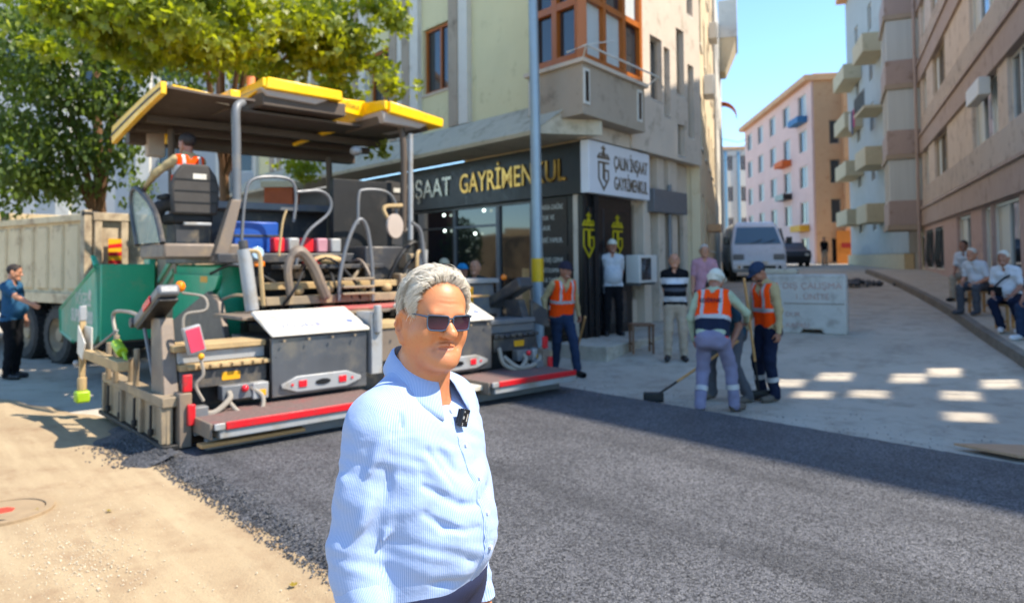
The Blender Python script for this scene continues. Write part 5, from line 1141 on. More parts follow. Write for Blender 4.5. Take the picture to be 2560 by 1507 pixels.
    hy, hp_ = RAD(headrot[0]), RAD(headrot[1]); Rh = rotz(-hy) @ rotx(-hp_); hc = nk + sp * .07 + Rh @ np.array([0, .02, .105])
    s.cap(nk - sp * .03, hc + Rh @ np.array([0, -.03, -.05]), .056, .053, .02, SK); w = head_prims(s, hc, Rh, .98, SK)
    mats = [skinm, top, low, shoe, top if sleeve != 'long' or not isinstance(extra, dict) or 'sleeve' not in extra else extra['sleeve']]
    loc_fn = (lambda c, z: zone_fn(c, z, pe, nk)) if zone_fn else None
    if isinstance(extra, dict) and 'mats' in extra: mats += extra['mats']
    ex = [i for i in range(len(mats))]
    sdf_obj('body', s, mats, o, 1, loc_fn)
    if bands:
        for i in (0, 1): p_ = kn[i] * .45 + an[i] * .55; d_ = unit(an[i] - kn[i]); MB().tube([p_ - d_ * .028, p_ + d_ * .028], .0775, 16).build('reflective_band', M_REFL, o, smooth=True)
    # face marks
    mb = MB()
    for q in (-1, 1): mb.ball(w((q * .031, .0885, .0)), .006, 8, 6); mb.tube([w((q * .018, .0935, .0215)), w((q * .034, .092, .025)), w((q * .046, .084, .021))], .0035, 5)
    mb.build('eyes_and_brows', MDARK, o)
    def capmesh(nm, m, fn, grow=.006, hh=.006):
        a = hc - .17; b = hc + .17; s2 = Sdf(*[np.arange(a[i], b[i], hh) for i in range(3)])
        s2.ell(w((0, -.016, .033)), np.array((.0765, .099, .088)) * .98 + grow, 0, 0, R=Rh.T); s2.ell(w((0, .03, .032)), np.array((.066, .053, .068)) * .98 + grow * .8, .03, 0, R=Rh.T)
        G = np.stack(np.meshgrid(*s2.ax, indexing='ij'), -1) - hc; Q = G @ Rh; s2.D = np.maximum(s2.D, fn(Q[..., 0], Q[..., 1], Q[..., 2]).astype(np.float32)); return s2, nm, m, Q
    if hair:
        fn = {'full': lambda x, y, z: np.maximum(y * .9 - z * .75 - .015, -.05 - z), 'bald': lambda x, y, z: np.maximum(np.maximum(y * 1 - .02, -.055 - z), z - .035 - .3 * y * -1), 'short': lambda x, y, z: np.maximum(y * .9 - z * .6 - .02, -.045 - z)}[hair]
        s2, nm, m, _ = capmesh('hair', hairm, fn, {'full': .012, 'bald': .004, 'short': .006}[hair]); sdf_obj('hair', s2, m, o, 1)
    if hat:
        s2, nm, m, Q = capmesh('hat', hatm, lambda x, y, z: .028 - z + .12 * (y < 0) * 0 - .0 * y, .014)
        if hat == 'cap': s2.ell(w((0, .105, .038)), (.058, .06, .008), .01, 0, R=Rh.T)
        if hat in ('bucket', 'flap'):
            for t in np.linspace(0, 2 * math.pi, 25)[:-1]: s2.cap(w((.083 * math.cos(t), -.005 + .103 * math.sin(t), .04)), w((.115 * math.cos(t), -.0 + .135 * math.sin(t), .018)), .008, .006, .012, 0)
        if hat == 'flap':
            for t in np.linspace(math.pi * 1.05, math.pi * 1.95, 14): s2.cap(w((.1 * math.cos(t), -.005 + .12 * math.sin(t), .02)), w((.08 * math.cos(t), -.01 + .1 * math.sin(t), -.05)), .008, .006, .012, 0)
        sdf_obj('hat', s2, m, o, 1)
    if beard:
        s2, nm, m, Q = capmesh('beard', beard, lambda x, y, z: z + .03, .0)
        s2.D[:] = .5; s2.ell(w((0, .045, -.08)), (.06, .05, .045), 0, 0, R=Rh.T); s2.D = np.maximum(s2.D, (Q[..., 2] + .055 - .25 * np.abs(Q[..., 0])).astype(np.float32)); s2.ell(w((0, .12, -.06)), (.03, .03, .03), .01, 0, R=Rh.T, sub=True); sdf_obj('beard', s2, m, o, 1)
    if vest:
        a = np.array([L(0)[i] for i in range(3)]); lo2 = np.minimum(pe, nk) - .3; hi2 = np.maximum(pe, nk) + .3; s3 = Sdf(*[np.arange(lo2[i], hi2[i], .011) for i in range(3)])
        gq = .017
        for q in (-1, 1):
            s3.cap(L(-.06, q * .085), L(.42, q * .08, .005), .097 + gq, .092 + gq, .06, 0); s3.cap(L(.42, q * .08, .005), L(.80, q * .085, .01), .092 + gq, .093 + gq, .06, 0); s3.cap(L(.80, q * .085, 0), L(.94, q * .115, -.01), .08 + gq, .056 + gq, .06, 0)
            s3.cap(L(.93, q * .125, -.01), L(1.0, q * .06, -.01), .05 + gq, .04 + gq, .05, 0)
        if belly: s3.ell(L(.30, 0, .05 + belly * .3), (.16 + belly * .4, .112 + belly, .18), .06, 0)
        for i in (0, 1): s3.cap(sh[i] + (eb[i] - sh[i]) * .12, sh[i] + (eb[i] - sh[i]) * .6, .075, .075, .01, 0, sub=True)
        G = np.stack(np.meshgrid(*s3.ax, indexing='ij'), -1); tt = (G - pe) @ sp / np.linalg.norm(nk - pe); xx = (G - pe) @ rt; yy = (G - pe) @ fw
        cut = np.maximum(np.maximum(vest.get('low', -.1) - tt, tt - 1.02) * .5, .0 - np.where(yy > 0, np.maximum(np.abs(xx) - (tt - .62) * .22, -(tt - .62)), 1.)); s3.D = np.maximum(s3.D, cut.astype(np.float32))
        s3.cap(L(.98), L(1.2), .07, .07, .01, 0, sub=True)
        def zf(c, z):
            t = (c - pe) @ sp / np.linalg.norm(nk - pe); x = np.abs((c - pe) @ rt); r = np.zeros(len(c), int); r[t < vest['navy']] = 2; r[(t > vest['band'][0]) & (t < vest['band'][1])] = 1
            r[(t >= vest['band'][1]) & (x > .085) & (x < .125)] = 1; r[t < vest.get('low', -.1) + .03] = 0; return r
        sdf_obj('vest', s3, [M_HIV, M_REFL, M_NAVY], o, 1, zf)
        if vest.get('text'):
            c = L(.72, 0, -.125); text('lettering', 'EDİRNE', .065, M_NAVY, o, c, -rt * -1, sp, depth=.002) if False else text('lettering', 'EDİRNE', .07, M_NAVY, o, L(.70, -.01, -.128), rt, sp, depth=.004)
    o['_hc'] = [float(q) for q in hc]
    return o
MDARK = mat('dark_brown_hair', '#241a14', .7, var=.2, bump=.1)
M_HIV = cloth('hi_vis_orange', '#f4480c', .06); M_REFL = mat('reflective_tape', '#a9a7a6', .45, .2, var=.06, bump=.05); M_NAVY = cloth('navy_cloth', '#1a2336'); M_NAVT = cloth('navy_trousers', '#182034')
M_BLKC = cloth('black_cloth', '#151518'); M_GRYC = cloth('grey_lilac_trousers', '#77748a', .12); M_KHA = cloth('khaki_trousers', '#a79581'); M_JEAN = cloth('blue_jeans', '#25344c', .15); M_DGC = cloth('dark_grey_cloth', '#4a4b50')
M_GRNT = cloth('pale_green_sleeve', '#9aa58c'); M_BGSL = cloth('beige_sleeve', '#a8956f'); M_WHC = cloth('white_cloth', '#c3c4c8', .05); M_PINK = cloth('pink_shirt', '#b0808a'); M_TEAL = cloth('dark_teal', '#274352'); M_DGRN = cloth('dark_green', '#26302c'); M_BTEE = cloth('blue_tee', '#274f6c')
M_SHOE = mat('dusty_boot', '#5a5046', .8, var=.2); M_SHOB = mat('black_shoe', '#1a1a1c', .5); M_SHOW = mat('white_sneaker', '#c9c9cb', .6, var=.05); M_GREYH = mat('grey_hair', '#a9a199', .8, var=.15, bump=.3, bscale=120); M_WHH = mat('white_hair', '#c2bbb0', .8, var=.1, bump=.3, bscale=120); M_BLUC = cloth('navy_cap', '#26344a'); M_HATD = cloth('dark_hat', '#2e2b38'); M_CRC = cloth('cream_cap', '#c4b79c'); M_WCAP = cloth('white_cap', '#c6c3b4')
M_CHK = mat('checked_shirt', '#aeb2b6', .9, var=.12, scale=26, bump=.2)
def stripes(c, z, pe, nk):
    t = (c[:, 2] - pe[2]) / (nk[2] - pe[2]); r = np.array(z, int); k = (z == 1); b = k & (((t > .60) & (t < .78)) | ((t > .06) & (t < .22))); g = k & ((t > .38) & (t < .48)); r[b] = 5; r[g] = 6; return r
VESTA = dict(navy=.30, band=(.30, .39), low=-.12, text=True); VESTB = dict(navy=-.5, band=(.34, .43), low=-.06)
def G(u, v, dz=0.): return gnd(u, v, dz)
# behind view worker with rake
g1, g2 = G(1752, 1030), G(1838, 1026); c_ = (g1 + g2) / 2
def tolocal(p, loc, face): R = rotz(RAD(face - 90)); return R.T @ (np.array(p, float) - np.array(loc, float))
fc = 62; loc9 = (c_[0] - .02, c_[1], c_[2]); rk = at_dist(1867, 800, 8.75)
person('worker in orange vest seen from behind holding a long wooden rake', loc9, fc, M_SKD, M_GRNT, M_GRYC, M_SHOE, 'long', feet=((*(tolocal(g2, loc9, fc)[:2]), .0, 25), (*(tolocal(g1, loc9, fc)[:2]), .0, -5)),
       hands=(tuple(tolocal(rk, loc9, fc)), (-.27, .12, .80)), pelvis=(-.02, -.06, .88), neck=(-.04, .17, 1.35), headrot=(10, 28), hair='short', hairm=MDARK, hat='flap', hatm=M_WCAP, vest=VESTA, bands=True, curl=(1.0, .5), elbow=((1, -.4, -.6), (-.6, -1, 0)), belly=.02)
def stick(name, label, cat, a, b, r=.016, head=None, hm=None):
    t = thing(name, label, cat, a); a = np.array(a, float); b = np.array(b, float); MB().tube([(0, 0, 0), tuple((b - a) * .72)], r, 8).build('handle', M_PLK, t, smooth=True); MB().tube([tuple((b - a) * .72), tuple(b - a)], r * .9, 8).build('shaft', M_BLKM if head else M_PLK, t, smooth=True)
    if head: head(b - a, t)
    return t
def rakehead(p, t):
    mb = MB().box(p[0] - .22, p[0] + .22, p[1] - .03, p[1] + .03, p[2] - .02, p[2] + .03)
    for x in np.linspace(-.2, .2, 12): mb.box(p[0] + x - .008, p[0] + x + .008, p[1] - .03, p[1] - .015, p[2] - .07, p[2] - .02)
    mb.build('rake_head', M_BLKM, t)
def luteh(p, t): MB().box(p[0] - .12, p[0] + .12, p[1] - .05, p[1] + .05, p[2] - .05, p[2] + .06).build('lute_head', M_BLKM, t, bevel=.015)
a_, b_ = at_dist(1860, 695, 8.85), G(1898, 1000) + (0, 0, .09); stick('rake', 'upright long wooden rake with black toothed head on concrete', 'rake', a_, b_, .017, rakehead)
# man behind, pulling a lute
loc10 = G(1822, 1012); loc10 = loc10 + (.06, .3, 0); hA, hB = at_dist(1828, 862, 8.75), at_dist(1750, 908, 8.45)
person('worker in dark tee bending with a lute behind the orange vest', loc10, 205, M_SKD, M_TEAL, M_DGC, M_SHOE, 'short', feet=((.16, .12, 0, 10), (-.22, -.12, 0, 0)), pelvis=(0, -.10, .86), neck=(-.05, .10, 1.26), headrot=(0, 40), hair='short', hairm=MDARK,
       hands=(tuple(tolocal(hB, loc10, 205)), tuple(tolocal(hA, loc10, 205))), curl=(1.1, 1.1))
tip = G(1634, 1003) + (0, 0, .05); a_ = hA + (hA - hB) * .25; stick('lute', 'long lute with dark head touching the asphalt edge', 'rake', a_, tip, .016, luteh)
# worker at the right looking down
g = G(1937, 1000); person('worker in navy cap and orange vest standing looking down beside the barrier', g + (-.06, .05, 0), 198, M_SKD, M_BGSL, M_NAVT, M_SHOE, 'long', feet=((.1, .05, 0, 5), (-.12, .02, 0, -5)), pelvis=(0, -.02, .92), neck=(0, .03, 1.43), headrot=(0, 38), hair='short', hairm=MDARK, hat='cap', hatm=M_BLUC, vest=VESTB, beard=MDARK, bands=True,
       hands=((.2, .16, .86), (-.25, .02, .80)), curl=(.7, .7), extra=None)
# striped polo
g = G(1690, 900); person('bald man in black and grey striped polo with hands behind his back', g, -98, M_SKN, M_BLKC, M_KHA, M_SHOB, 'short', feet=((.13, .0, 0, 10), (-.13, .0, 0, -10)), hands=((.08, -.17, .90), (-.08, -.17, .90)), elbow=((1, -.5, 0), (-1, -.5, 0)), belly=.05, hair='bald', hairm=M_GREYH, zone_fn=stripes, extra=dict(mats=[M_WHC, M_DGC]))
# man in the white shirt on the step
p6 = on_plane(1533, 838, (0, 0, .30), (0, 0, 1)); person('man in pale checked shirt and white cap standing on the shop step', p6, -85, M_SKD, M_CHK, M_BLKC, M_SHOB, 'short', feet=((.12, .0, 0, 12), (-.12, .0, 0, -12)), hands=((.1, -.18, .92), (-.1, -.18, .92)), elbow=((1, -.4, 0), (-1, -.4, 0)), belly=.04, hair='short', hairm=M_GREYH, hat='cap', hatm=M_WCAP, sc=1.04)
# pink shirt
p8 = at_dist(1762, 700, 13.6); p8[2] = terr(p8[0], p8[1]); person('man in pink shirt half hidden behind the cream worker hat', p8, -95, M_SKN, M_PINK, M_DGC, M_SHOB, 'short', hair='short', hairm=M_GREYH)
# worker by the pole
g = G(1405, 935); hA = at_dist(1449, 800, 11.5); person('worker in dark bucket hat and orange vest walking by the lamp post', g, -62, M_SKD, M_BGSL, M_JEAN, M_SHOB, 'long', feet=((-.02, -.2, 0, 0), (-.12, .28, 0, 0)), pelvis=(0, 0, .92), neck=(0, .08, 1.43), headrot=(-10, 12), hat='bucket', hatm=M_HATD, hair='short', hairm=MDARK, vest=VESTB, hands=((.25, -.05, .9), tuple(tolocal(hA, g, -62))), curl=(.6, 1.0))
stick('broom_stick', 'pale wooden stick held by the worker near the step', 'stick', at_dist(1463, 792, 11.4), G(1437, 898) + (0, 0, .02), .02)
# onlookers behind the screed
p = at_dist(1188, 700, 11.9); p[2] = 0; person('balding man in dark green tee standing behind the screed', p, -110, M_SKN, M_DGRN, M_BLKC, M_SHOB, 'long', hair='bald', hairm=M_GREYH, belly=.04, extra=dict(sleeve=M_TEAL))
p = at_dist(1156, 700, 12.3); p[2] = 0; person('man in bright blue cap half hidden behind the balding man', p - (0, 0, .06), -60, M_SKN, M_TEAL, M_BLKC, M_SHOB, 'short', hair='short', hairm=MDARK, hat='cap', hatm=cloth('bright_blue_cap', '#1a86b8'))
p = at_dist(1111, 700, 12.5); p[2] = .0; person('man in cream cap hidden behind the grey haired head', p + (0, 0, .03), -80, M_SKD, M_DGC, M_BLKC, M_SHOB, 'short', hair='short', hairm=MDARK, hat='cap', hatm=M_CRC)
# truck hand at the left
g = np.array([-7.74, 11.35, 0]); hA = at_dist(86, 765, 11.1); person('man in blue tee reaching towards the truck wheel', g, 0, M_SKN, M_BTEE, M_BLKC, M_SHOB, 'short', hands=(tuple(tolocal(hA, g, 0)), (-.24, .06, .84)), belly=.06, hair='short', hairm=MDARK, curl=(.2, .5), feet=((.1, .03, 0, 0), (-.12, .0, 0, 0)), headrot=(-15, 10))
# paver driver
ps = pw(SEAT[0], SEAT[1] + .16, SEAT[2] + .42); fd = math.degrees(PYAW) + 90
person('paver driver in orange vest seen from behind on his seat', ps, fd + 12, M_SKD, M_BGSL, M_DGC, M_SHOB, 'long', pelvis=(0, 0, .14), neck=(0, .02, .68), feet=((.14, .60, -.42), (-.14, .60, -.42)), hands=((.28, .42, .30), (-.33, .38, .32)), hair='full', hairm=MDARK, vest=dict(navy=-.5, band=(.55, .78), low=-.05), headrot=(-14, 0), elbow=((1, -.3, -.4), (-1, -.3, -.3)))
# seated men on the pavement
def stool(name, label, x, y, z, h=.44, m=None, r=.17):
    t = thing(name, label, 'stool', (x, y, z)); m = m or MATS['wood_plank']; MB().box(-r, r, -r, r, h - .035, h).build('seat', m, t, bevel=.01)
    for a in (-1, 1):
        for b in (-1, 1): MB().box(a * r * .85 - .018, a * r * .85 + .018, b * r * .85 - .018, b * r * .85 + .018, 0, h - .036).build('leg', m, t)
    for a in (-1, 1): MB().box(a * r * .85 - .012, a * r * .85 + .012, -r * .85 + .02, r * .85 - .02, .14, .17).build('stretcher', m, t)
    return t
def sitter(label, u, v, face, st, skinm, top, low, shoe, **k):
    g = gnd(u, v, .16); z = terr(g[0], g[1]) + .155; R = rotz(RAD(face - 90)); b = g + R @ np.array([0, -.42, 0]); b[2] = z
    stool('stool', st, b[0], b[1], z); k.setdefault('feet', ((.16, .42, 0, 8), (-.16, .42, 0, -8))); k.setdefault('hands', ((.14, .36, .60), (-.14, .36, .60))); k.setdefault('neck', (0, .16, 1.06))
    return person(label, b, face, skinm, top, low, shoe, 'short', pelvis=(0, -.02, .58), **k)
sitter('grey haired man in white tee leaning on his knees', 2420, 785, 205, 'low stool under the man leaning on his knees', M_SKN, M_WHC, M_DGC, M_DGC, hair='short', hairm=M_WHH, neck=(0, .2, 1.0), belly=.03)
sitter('man in white tee sitting behind the leaning man', 2400, 752, 212, 'low stool behind the leaning man', M_SKD, M_WHC, M_KHA, M_SHOB, hair='short', hairm=MDARK)
so_ = sitter('white haired man with black shoulder bag and white sneakers', 2500, 828, 215, 'wooden stool under the man with shoulder bag', M_SKD, M_WHC, M_NAVT, M_SHOW, hair='full', hairm=M_WHH, belly=.05, feet=((-.02, .44, 0, -20), (-.30, .36, 0, 10)), hands=((.12, .34, .60), (-.16, .36, .60)))
mb = MB().tube(arc([(-.16, .17, .98), (-.02, .26, .88), (.1, .27, .76), (.17, .18, .68)]), .016, 6); mb.tube(arc([(-.16, .17, .98), (-.1, .02, .95), (.08, -.06, .8)]), .016, 6); mb.box(.02, .22, .20, .29, .60, .74); mb.build('shoulder_bag', M_BLKC, so_)
sitter('man in grey shirt seated nearest the frame edge on pavement', 2575, 850, 200, 'stool nearest the frame edge', M_SKD, M_DGC, M_JEAN, M_SHOW, hair='short', hairm=MDARK)
# far pedestrian
p = at_dist(2062, 672, 46); p[2] = terr(p[0], p[1]); person('distant pedestrian in dark top near the orange door', p, -90, M_SKN, M_BLKC, M_KHA, M_SHOB, 'short', hair='full', hairm=MDARK)
stool('wooden_stool', 'small brown wooden stool beside the shop step', *(gnd(1612, 893)[:2] + (.0, .3)), gnd(1612, 880)[2], .5, mat('brown_wood', '#6d4a30', .6), .2)
# ---------------------------------------------------------------- the man in the foreground
MAN_XY = (-.236, 1.85); MAN_F = -27.0   # heading of the chest
MR = rotz(RAD(MAN_F - 90)); man = thing('person', 'grey haired man in sunglasses and blue striped shirt in the foreground', 'person', (*MAN_XY, 0), RAD(MAN_F - 90)); man.scale = (.985, .985, .985)
HY = RAD(32); HC = np.array([.010, .050, 1.636])     # head turned to his right, towards the lens
HRt = rotz(-HY) @ rotx(RAD(-4)) @ roty(RAD(-3))
HS = .93
hw = lambda p: HC + HRt @ (np.array(p, float) * HS)
SH_R, EL_R, WR_R = np.array([.174, -.015, 1.378]), np.array([.212, -.04, 1.09]), np.array([.210, .05, .86])
SH_L, EL_L, WR_L = np.array([-.174, -.015, 1.378]), np.array([-.22, -.03, 1.08]), np.array([-.20, .06, .84])
def var_axis(lo, hi, f0, f1, fine, coarse):
    return np.concatenate([np.arange(lo, f0, coarse), np.arange(f0, f1, fine), np.arange(f1, hi, coarse)])
s = Sdf(var_axis(-.36, .36, HC[0] - .115, HC[0] + .115, .0024, .007), var_axis(-.26, .40, HC[1] - .13, HC[1] + .145, .0024, .007), var_axis(-.01, 1.78, HC[2] - .14, HC[2] + .13, .0024, .008))
head_prims(s, HC, HRt, HS, 0, fine=True, zl=1.0)
# fuller cheeks, jowls and neck of an older man
for q in (-1, 1):
    s.ell(hw((q * .044, .035, -.050)), (.024, .032, .030), .03, 0, R=HRt.T); s.ell(hw((q * .030, .084, -.022)), (.014, .006, .006), .01, 0, R=HRt.T)
s.ell(hw((0, .035, -.100)), (.040, .042, .020), .03, 0, R=HRt.T)
for q in (-1, 1):
    s.cap(hw((q * .022, .102, -.034)), hw((q * .033, .090, -.055)), .0030, .0024, .010, 0, sub=True); s.cap(hw((q * .033, .090, -.055)), hw((q * .036, .081, -.080)), .0024, .0018, .010, 0, sub=True)
    s.ell(hw((q * .034, .064, -.088)), (.012, .014, .014), .02, 0, R=HRt.T)
    for i in range(3): s.cap(hw((q * .050, .074, .002 - .010 * i)), hw((q * .060, .060, .012 - .014 * i)), .0007, .0005, .004, 0, sub=True)
for z_, a_ in ((.046, .0), (.058, .002), (.070, -.002)): s.cap(hw((-.030, .0905 - .2 * max(0, z_ - .05), z_ + a_)), hw((.0, .095 - .2 * max(0, z_ - .05), z_)), .0013, .0013, .006, 0, sub=True); s.cap(hw((.0, .095 - .2 * max(0, z_ - .05), z_)), hw((.032, .0895 - .2 * max(0, z_ - .05), z_ + .003)), .0013, .001, .006, 0, sub=True)
s.cap(hw((0, -.015, -.07)), (.0, .0, 1.44), .063, .066, .03, 0); s.cap((0, -.02, 1.46), (0, -.02, 1.40), .075, .09, .05, 0)
s.cap((-.13, -.01, 1.37), (.13, -.01, 1.37), .055, .055, .05, 0)
for x in (-.07, .07): s.cap((x, .0, 1.34), (x, .02, 1.0), .085, .085, .05, 0); s.cap((x * 1.25, 0, .93), (x * 1.3, .02, .50), .08, .058, .04, 0); s.cap((x * 1.3, .02, .5), (x * 1.35, -.02, .09), .056, .042, .03, 0); s.cap((x * 1.35, -.05, .05), (x * 1.5, .14, .035), .036, .03, .03, 0)
for a, e, t, q in ((SH_R, EL_R, WR_R, 1), (SH_L, EL_L, WR_L, -1)):
    s.cap(a, e, .044, .04, .03, 0); s.cap(e, t, .043, .029, .02, 0); hand(s, t, unit(t - e) + np.array([0, .1, -.5]), (-q, .1, 0), (0, 1, .4), .55, sc=1.03)
M_FACE = skin('face_skin', (.54, .215, .085), (.57, .19, .075)); M_FACE.node_tree.nodes['Principled BSDF'].inputs['Roughness'].default_value = .46
_n = N(M_FACE); _p = _n.n['Principled BSDF']; _p.inputs['Subsurface Weight'].default_value = .06
_co = _n('TexCoord').outputs['Object']; _sx = _n('SeparateXYZ'); _n.k(_co, _sx.inputs[0]); _old = _p.inputs['Base Color'].links[0].from_socket
_st = noise(_n, _co, 700, 2); _jaw = ramp(_n, _sx.outputs[2], HC[2] - .055, HC[2] - .085); _mm = _n('Math', operation='MULTIPLY'); _n.k(ramp(_n, _st, .42, .6, 0, .22), _mm.inputs[0]); _n.k(_jaw, _mm.inputs[1])
_c = mix(_n, _mm.outputs[0], _old, (.36, .25, .19)); _c = mix(_n, ramp(_n, noise(_n, _co, 55, 4, .7), .52, .72, 0, .5), _c, (.50, .145, .065)); _c = mix(_n, ramp(_n, noise(_n, _co, 95, 2), .68, .74, 0, .45), _c, (.30, .13, .07)); 
_mp = _n('Mapping', vector_type='TEXTURE'); _n.k(_co, _mp.inputs[0]); _mp.inputs['Location'].default_value = tuple(hw((0, .097, -.0688))); _mp.inputs['Rotation'].default_value = (0, 0, -HY); _mp.inputs['Scale'].default_value = (.026, .03, .0088)
_ln = _n('VectorMath', operation='LENGTH'); _n.k(_mp.outputs[0], _ln.inputs[0]); _c = mix(_n, ramp(_n, _ln.outputs['Value'], 1.05, .7, 0, .6), _c, (.42, .13, .085))
_n.k(_c, _p.inputs['Base Color'])
M_LIP = skin('lip_skin', (.44, .17, .105), (.44, .155, .10))
def fz(c, z):
    q = (c - HC) @ HRt / HS; r = np.zeros(len(c), int); r[(q[:, 1] > 9) & (np.abs(q[:, 2] + .0690) < .0075 * (1 - (np.abs(q[:, 0]) / .0255) ** 2))] = 1; return r
sdf_obj('body', s, [M_FACE, M_LIP], man, 1, fz)
MB().ball(hw((.056, .062, -.062)), .0018, 6, 5).build('mole', MDARK, man)
mb = MB()
for q in (-1, 1): mb.ball(hw((q * .031, .0795, -.001)), .0115, 12, 8)
mb.build('eye', mat('eye_white', '#c9c2b8', .2, bump=0), man, smooth=True)
# --- shirt
def seg_d(P, a, b):
    a, b = np.array(a, np.float32), np.array(b, np.float32); d = b - a; t = np.clip(((P - a) @ d) / (d @ d), 0, 1); return np.linalg.norm(P - a - t[..., None] * d, axis=-1), t
s = Sdf(np.arange(-.34, .35, .0042), np.arange(-.24, .34, .0042), np.arange(.86, 1.56, .0042))
TOR = 1; SLV = 2; SLL = 3
for x in (-1, 1):
    s.cap((x * .075, .0, 1.30), (x * .08, .0, .98), .116, .112, .06, TOR); s.cap((x * .085, .008, 1.36), (x * .085, .02, 1.24), .092, .10, .06, TOR)
    s.cap((x * .15, -.012, 1.405), (x * .045, -.02, 1.475), .060, .042, .05, TOR)
s.ell((0, .045, 1.12), (.168, .155, .165), .07, TOR); s.ell((0, .045, 1.29), (.125, .082, .10), .06, TOR); s.ell((0, -.05, 1.28), (.15, .085, .16), .06, TOR)
s.cap((-.05, .0, .98), (.05, .0, .98), .128, .128, .05, TOR)
for a, e, zn, q in ((SH_R, EL_R, SLV, 1), (SH_L, EL_L, SLL, -1)):
    s.cap(a, a + (e - a) * .5, .063, .060, .055, zn); s.cap(a + (e - a) * .5, e + (0, .0, .02), .060, .056, .04, zn); s.cap(e + (0, .0, .035), e + (0, .012, -.03), .059, .057, .02, zn)
    
    if q > 0: s.cap(e + (0, .01, -.02), e + (-.001, .040, -.085), .057, .056, .02, zn); s.cap(e + (0, .04, -.10), e + (-.002, .06, -.15), .052, .05, .004, 0, sub=True)
s.cap(EL_L, WR_L, .056, .046, .03, SLL)
Gd = np.stack(np.meshgrid(*s.ax, indexing='ij'), -1)
X, Y, Z = Gd[..., 0], Gd[..., 1], Gd[..., 2]
near = np.abs(s.D) < .05; P_ = Gd[near]; dsp = np.zeros(len(P_), np.float32)
def ridge(a, b, wd, h, taper=True):
    global dsp
    a = (a[0], a[1], a[2] - .02); b = (b[0], b[1], b[2] - .02)
    d, t = seg_d(P_, a, b); dsp += (h * (3.6 if abs(a[2] - 1.24) < .06 and a[1] > .04 and a[0] < .18 else 2.3) * np.exp(-(d / wd) ** 2) * ((np.sin(np.pi * np.clip(t, .03, .97)) ** .6) if taper else 1)).astype(np.float32)
# drape over the belly: overhang of the chest, then the deep crease from the armpit
ridge((.16, .07, 1.29), (.03, .16, 1.245), .020, .011); ridge((.03, .16, 1.245), (-.06, .165, 1.285), .022, .007)
ridge((.165, .06, 1.262), (.05, .15, 1.212), .014, -.012); ridge((.05, .15, 1.212), (-.05, .17, 1.235), .014, -.006)
ridge((.17, .05, 1.235), (.06, .15, 1.190), .018, .010); ridge((.06, .15, 1.19), (-.05, .18, 1.18), .02, .007)
ridge((.17, .06, 1.20), (.06, .165, 1.155), .016, -.009); ridge((.175, .03, 1.17), (.1, .13, 1.11), .02, .006)
ridge((.13, .11, 1.34), (.10, .14, 1.27), .013, .006); ridge((.105, .115, 1.36), (.06, .15, 1.29), .012, -.004); ridge((.155, .07, 1.36), (.13, .11, 1.28), .012, -.006)
ridge((.16, .09, 1.10), (.06, .18, 1.06), .014, .006); ridge((.15, .10, 1.07), (.05, .17, 1.035), .012, -.006); ridge((.10, .15, 1.12), (.03, .18, 1.08), .012, -.004)
ridge((.0, .13, 1.40), (.05, .15, 1.30), .014, -.004); ridge((-.02, .19, 1.19), (.03, .17, 1.10), .012, -.004)
# sleeve
for a, b, w_, h in (((.20, .05, 1.41), (.255, .02, 1.30), .013, .006), ((.235, .03, 1.38), (.28, -.01, 1.27), .013, -.006), ((.15, .055, 1.42), (.19, .06, 1.28), .012, .006), ((.24, .035, 1.27), (.275, .0, 1.15), .015, .007), ((.215, .045, 1.25), (.25, .03, 1.14), .012, -.007),
                    ((.20, .055, 1.20), (.24, .045, 1.13), .014, .007), ((.27, -.03, 1.36), (.30, -.05, 1.2), .018, .005), ((.29, -.06, 1.24), (.29, -.07, 1.14), .015, -.006), ((.19, .05, 1.33), (.22, .05, 1.24), .011, -.006), ((.26, .02, 1.20), (.28, .0, 1.13), .010, -.006)):
    ridge(a, b, w_, h)
ridge((.165, .06, 1.44), (.175, .065, 1.30), .007, -.004, False); ridge((.165, -.07, 1.44), (.19, -.06, 1.30), .007, -.004, False)   # armhole seam
ridge((.13, .03, 1.45), (.19, .02, 1.42), .006, .002)
x_, y_, z_ = P_[:, 0], P_[:, 1], P_[:, 2]
dsp += (.0035 * np.sin(34 * x_ + 20 * z_ + 3 * np.sin(17 * y_)) * np.sin(23 * z_ - 15 * x_ + 1.3) * (.4 + .6 * (z_ < 1.38))).astype(np.float32)
dsp += (.0022 * np.sin(70 * (x_ - .5 * z_) + 4 * np.sin(31 * z_)) * np.sin(41 * z_ + 22 * y_)).astype(np.float32)
dsp += (.0030 * ((np.abs(x_ - .004) < .017) & (y_ > .08))).astype(np.float32)      # placket
dsp *= np.clip((z_ - 1.0) / .06, .15, 1) ** np.where(x_ < -.1, 0, 1)
s.D[near] -= dsp
def sy0(x, z):
    i = int(np.argmin(abs(s.ax[0] - x))); k = int(np.argmin(abs(s.ax[2] - z))); c = s.D[i, :, k]; q_ = np.where(c < 0)[0]; return float(s.ax[1][q_.max()]) if len(q_) else .1
for path in (((.150, 1.262), (.115, 1.232), (.075, 1.205), (.03, 1.195), (-.02, 1.205)), ((.155, 1.20), (.12, 1.165), (.08, 1.148), (.035, 1.145)), ((.13, 1.335), (.105, 1.29), (.085, 1.245))):
    pp = [np.array([x, sy0(x, z) + .004, z]) for x, z in path]
    for i in range(len(pp) - 1): r0, r1 = [.0085 * (1 - .75 * abs(2 * j / (len(pp) - 1) - .6) ** 1.5) for j in (i, i + 1)]; s.cap(pp[i], pp[i + 1], max(.002, r0), max(.002, r1), .010, -1, sub=True)
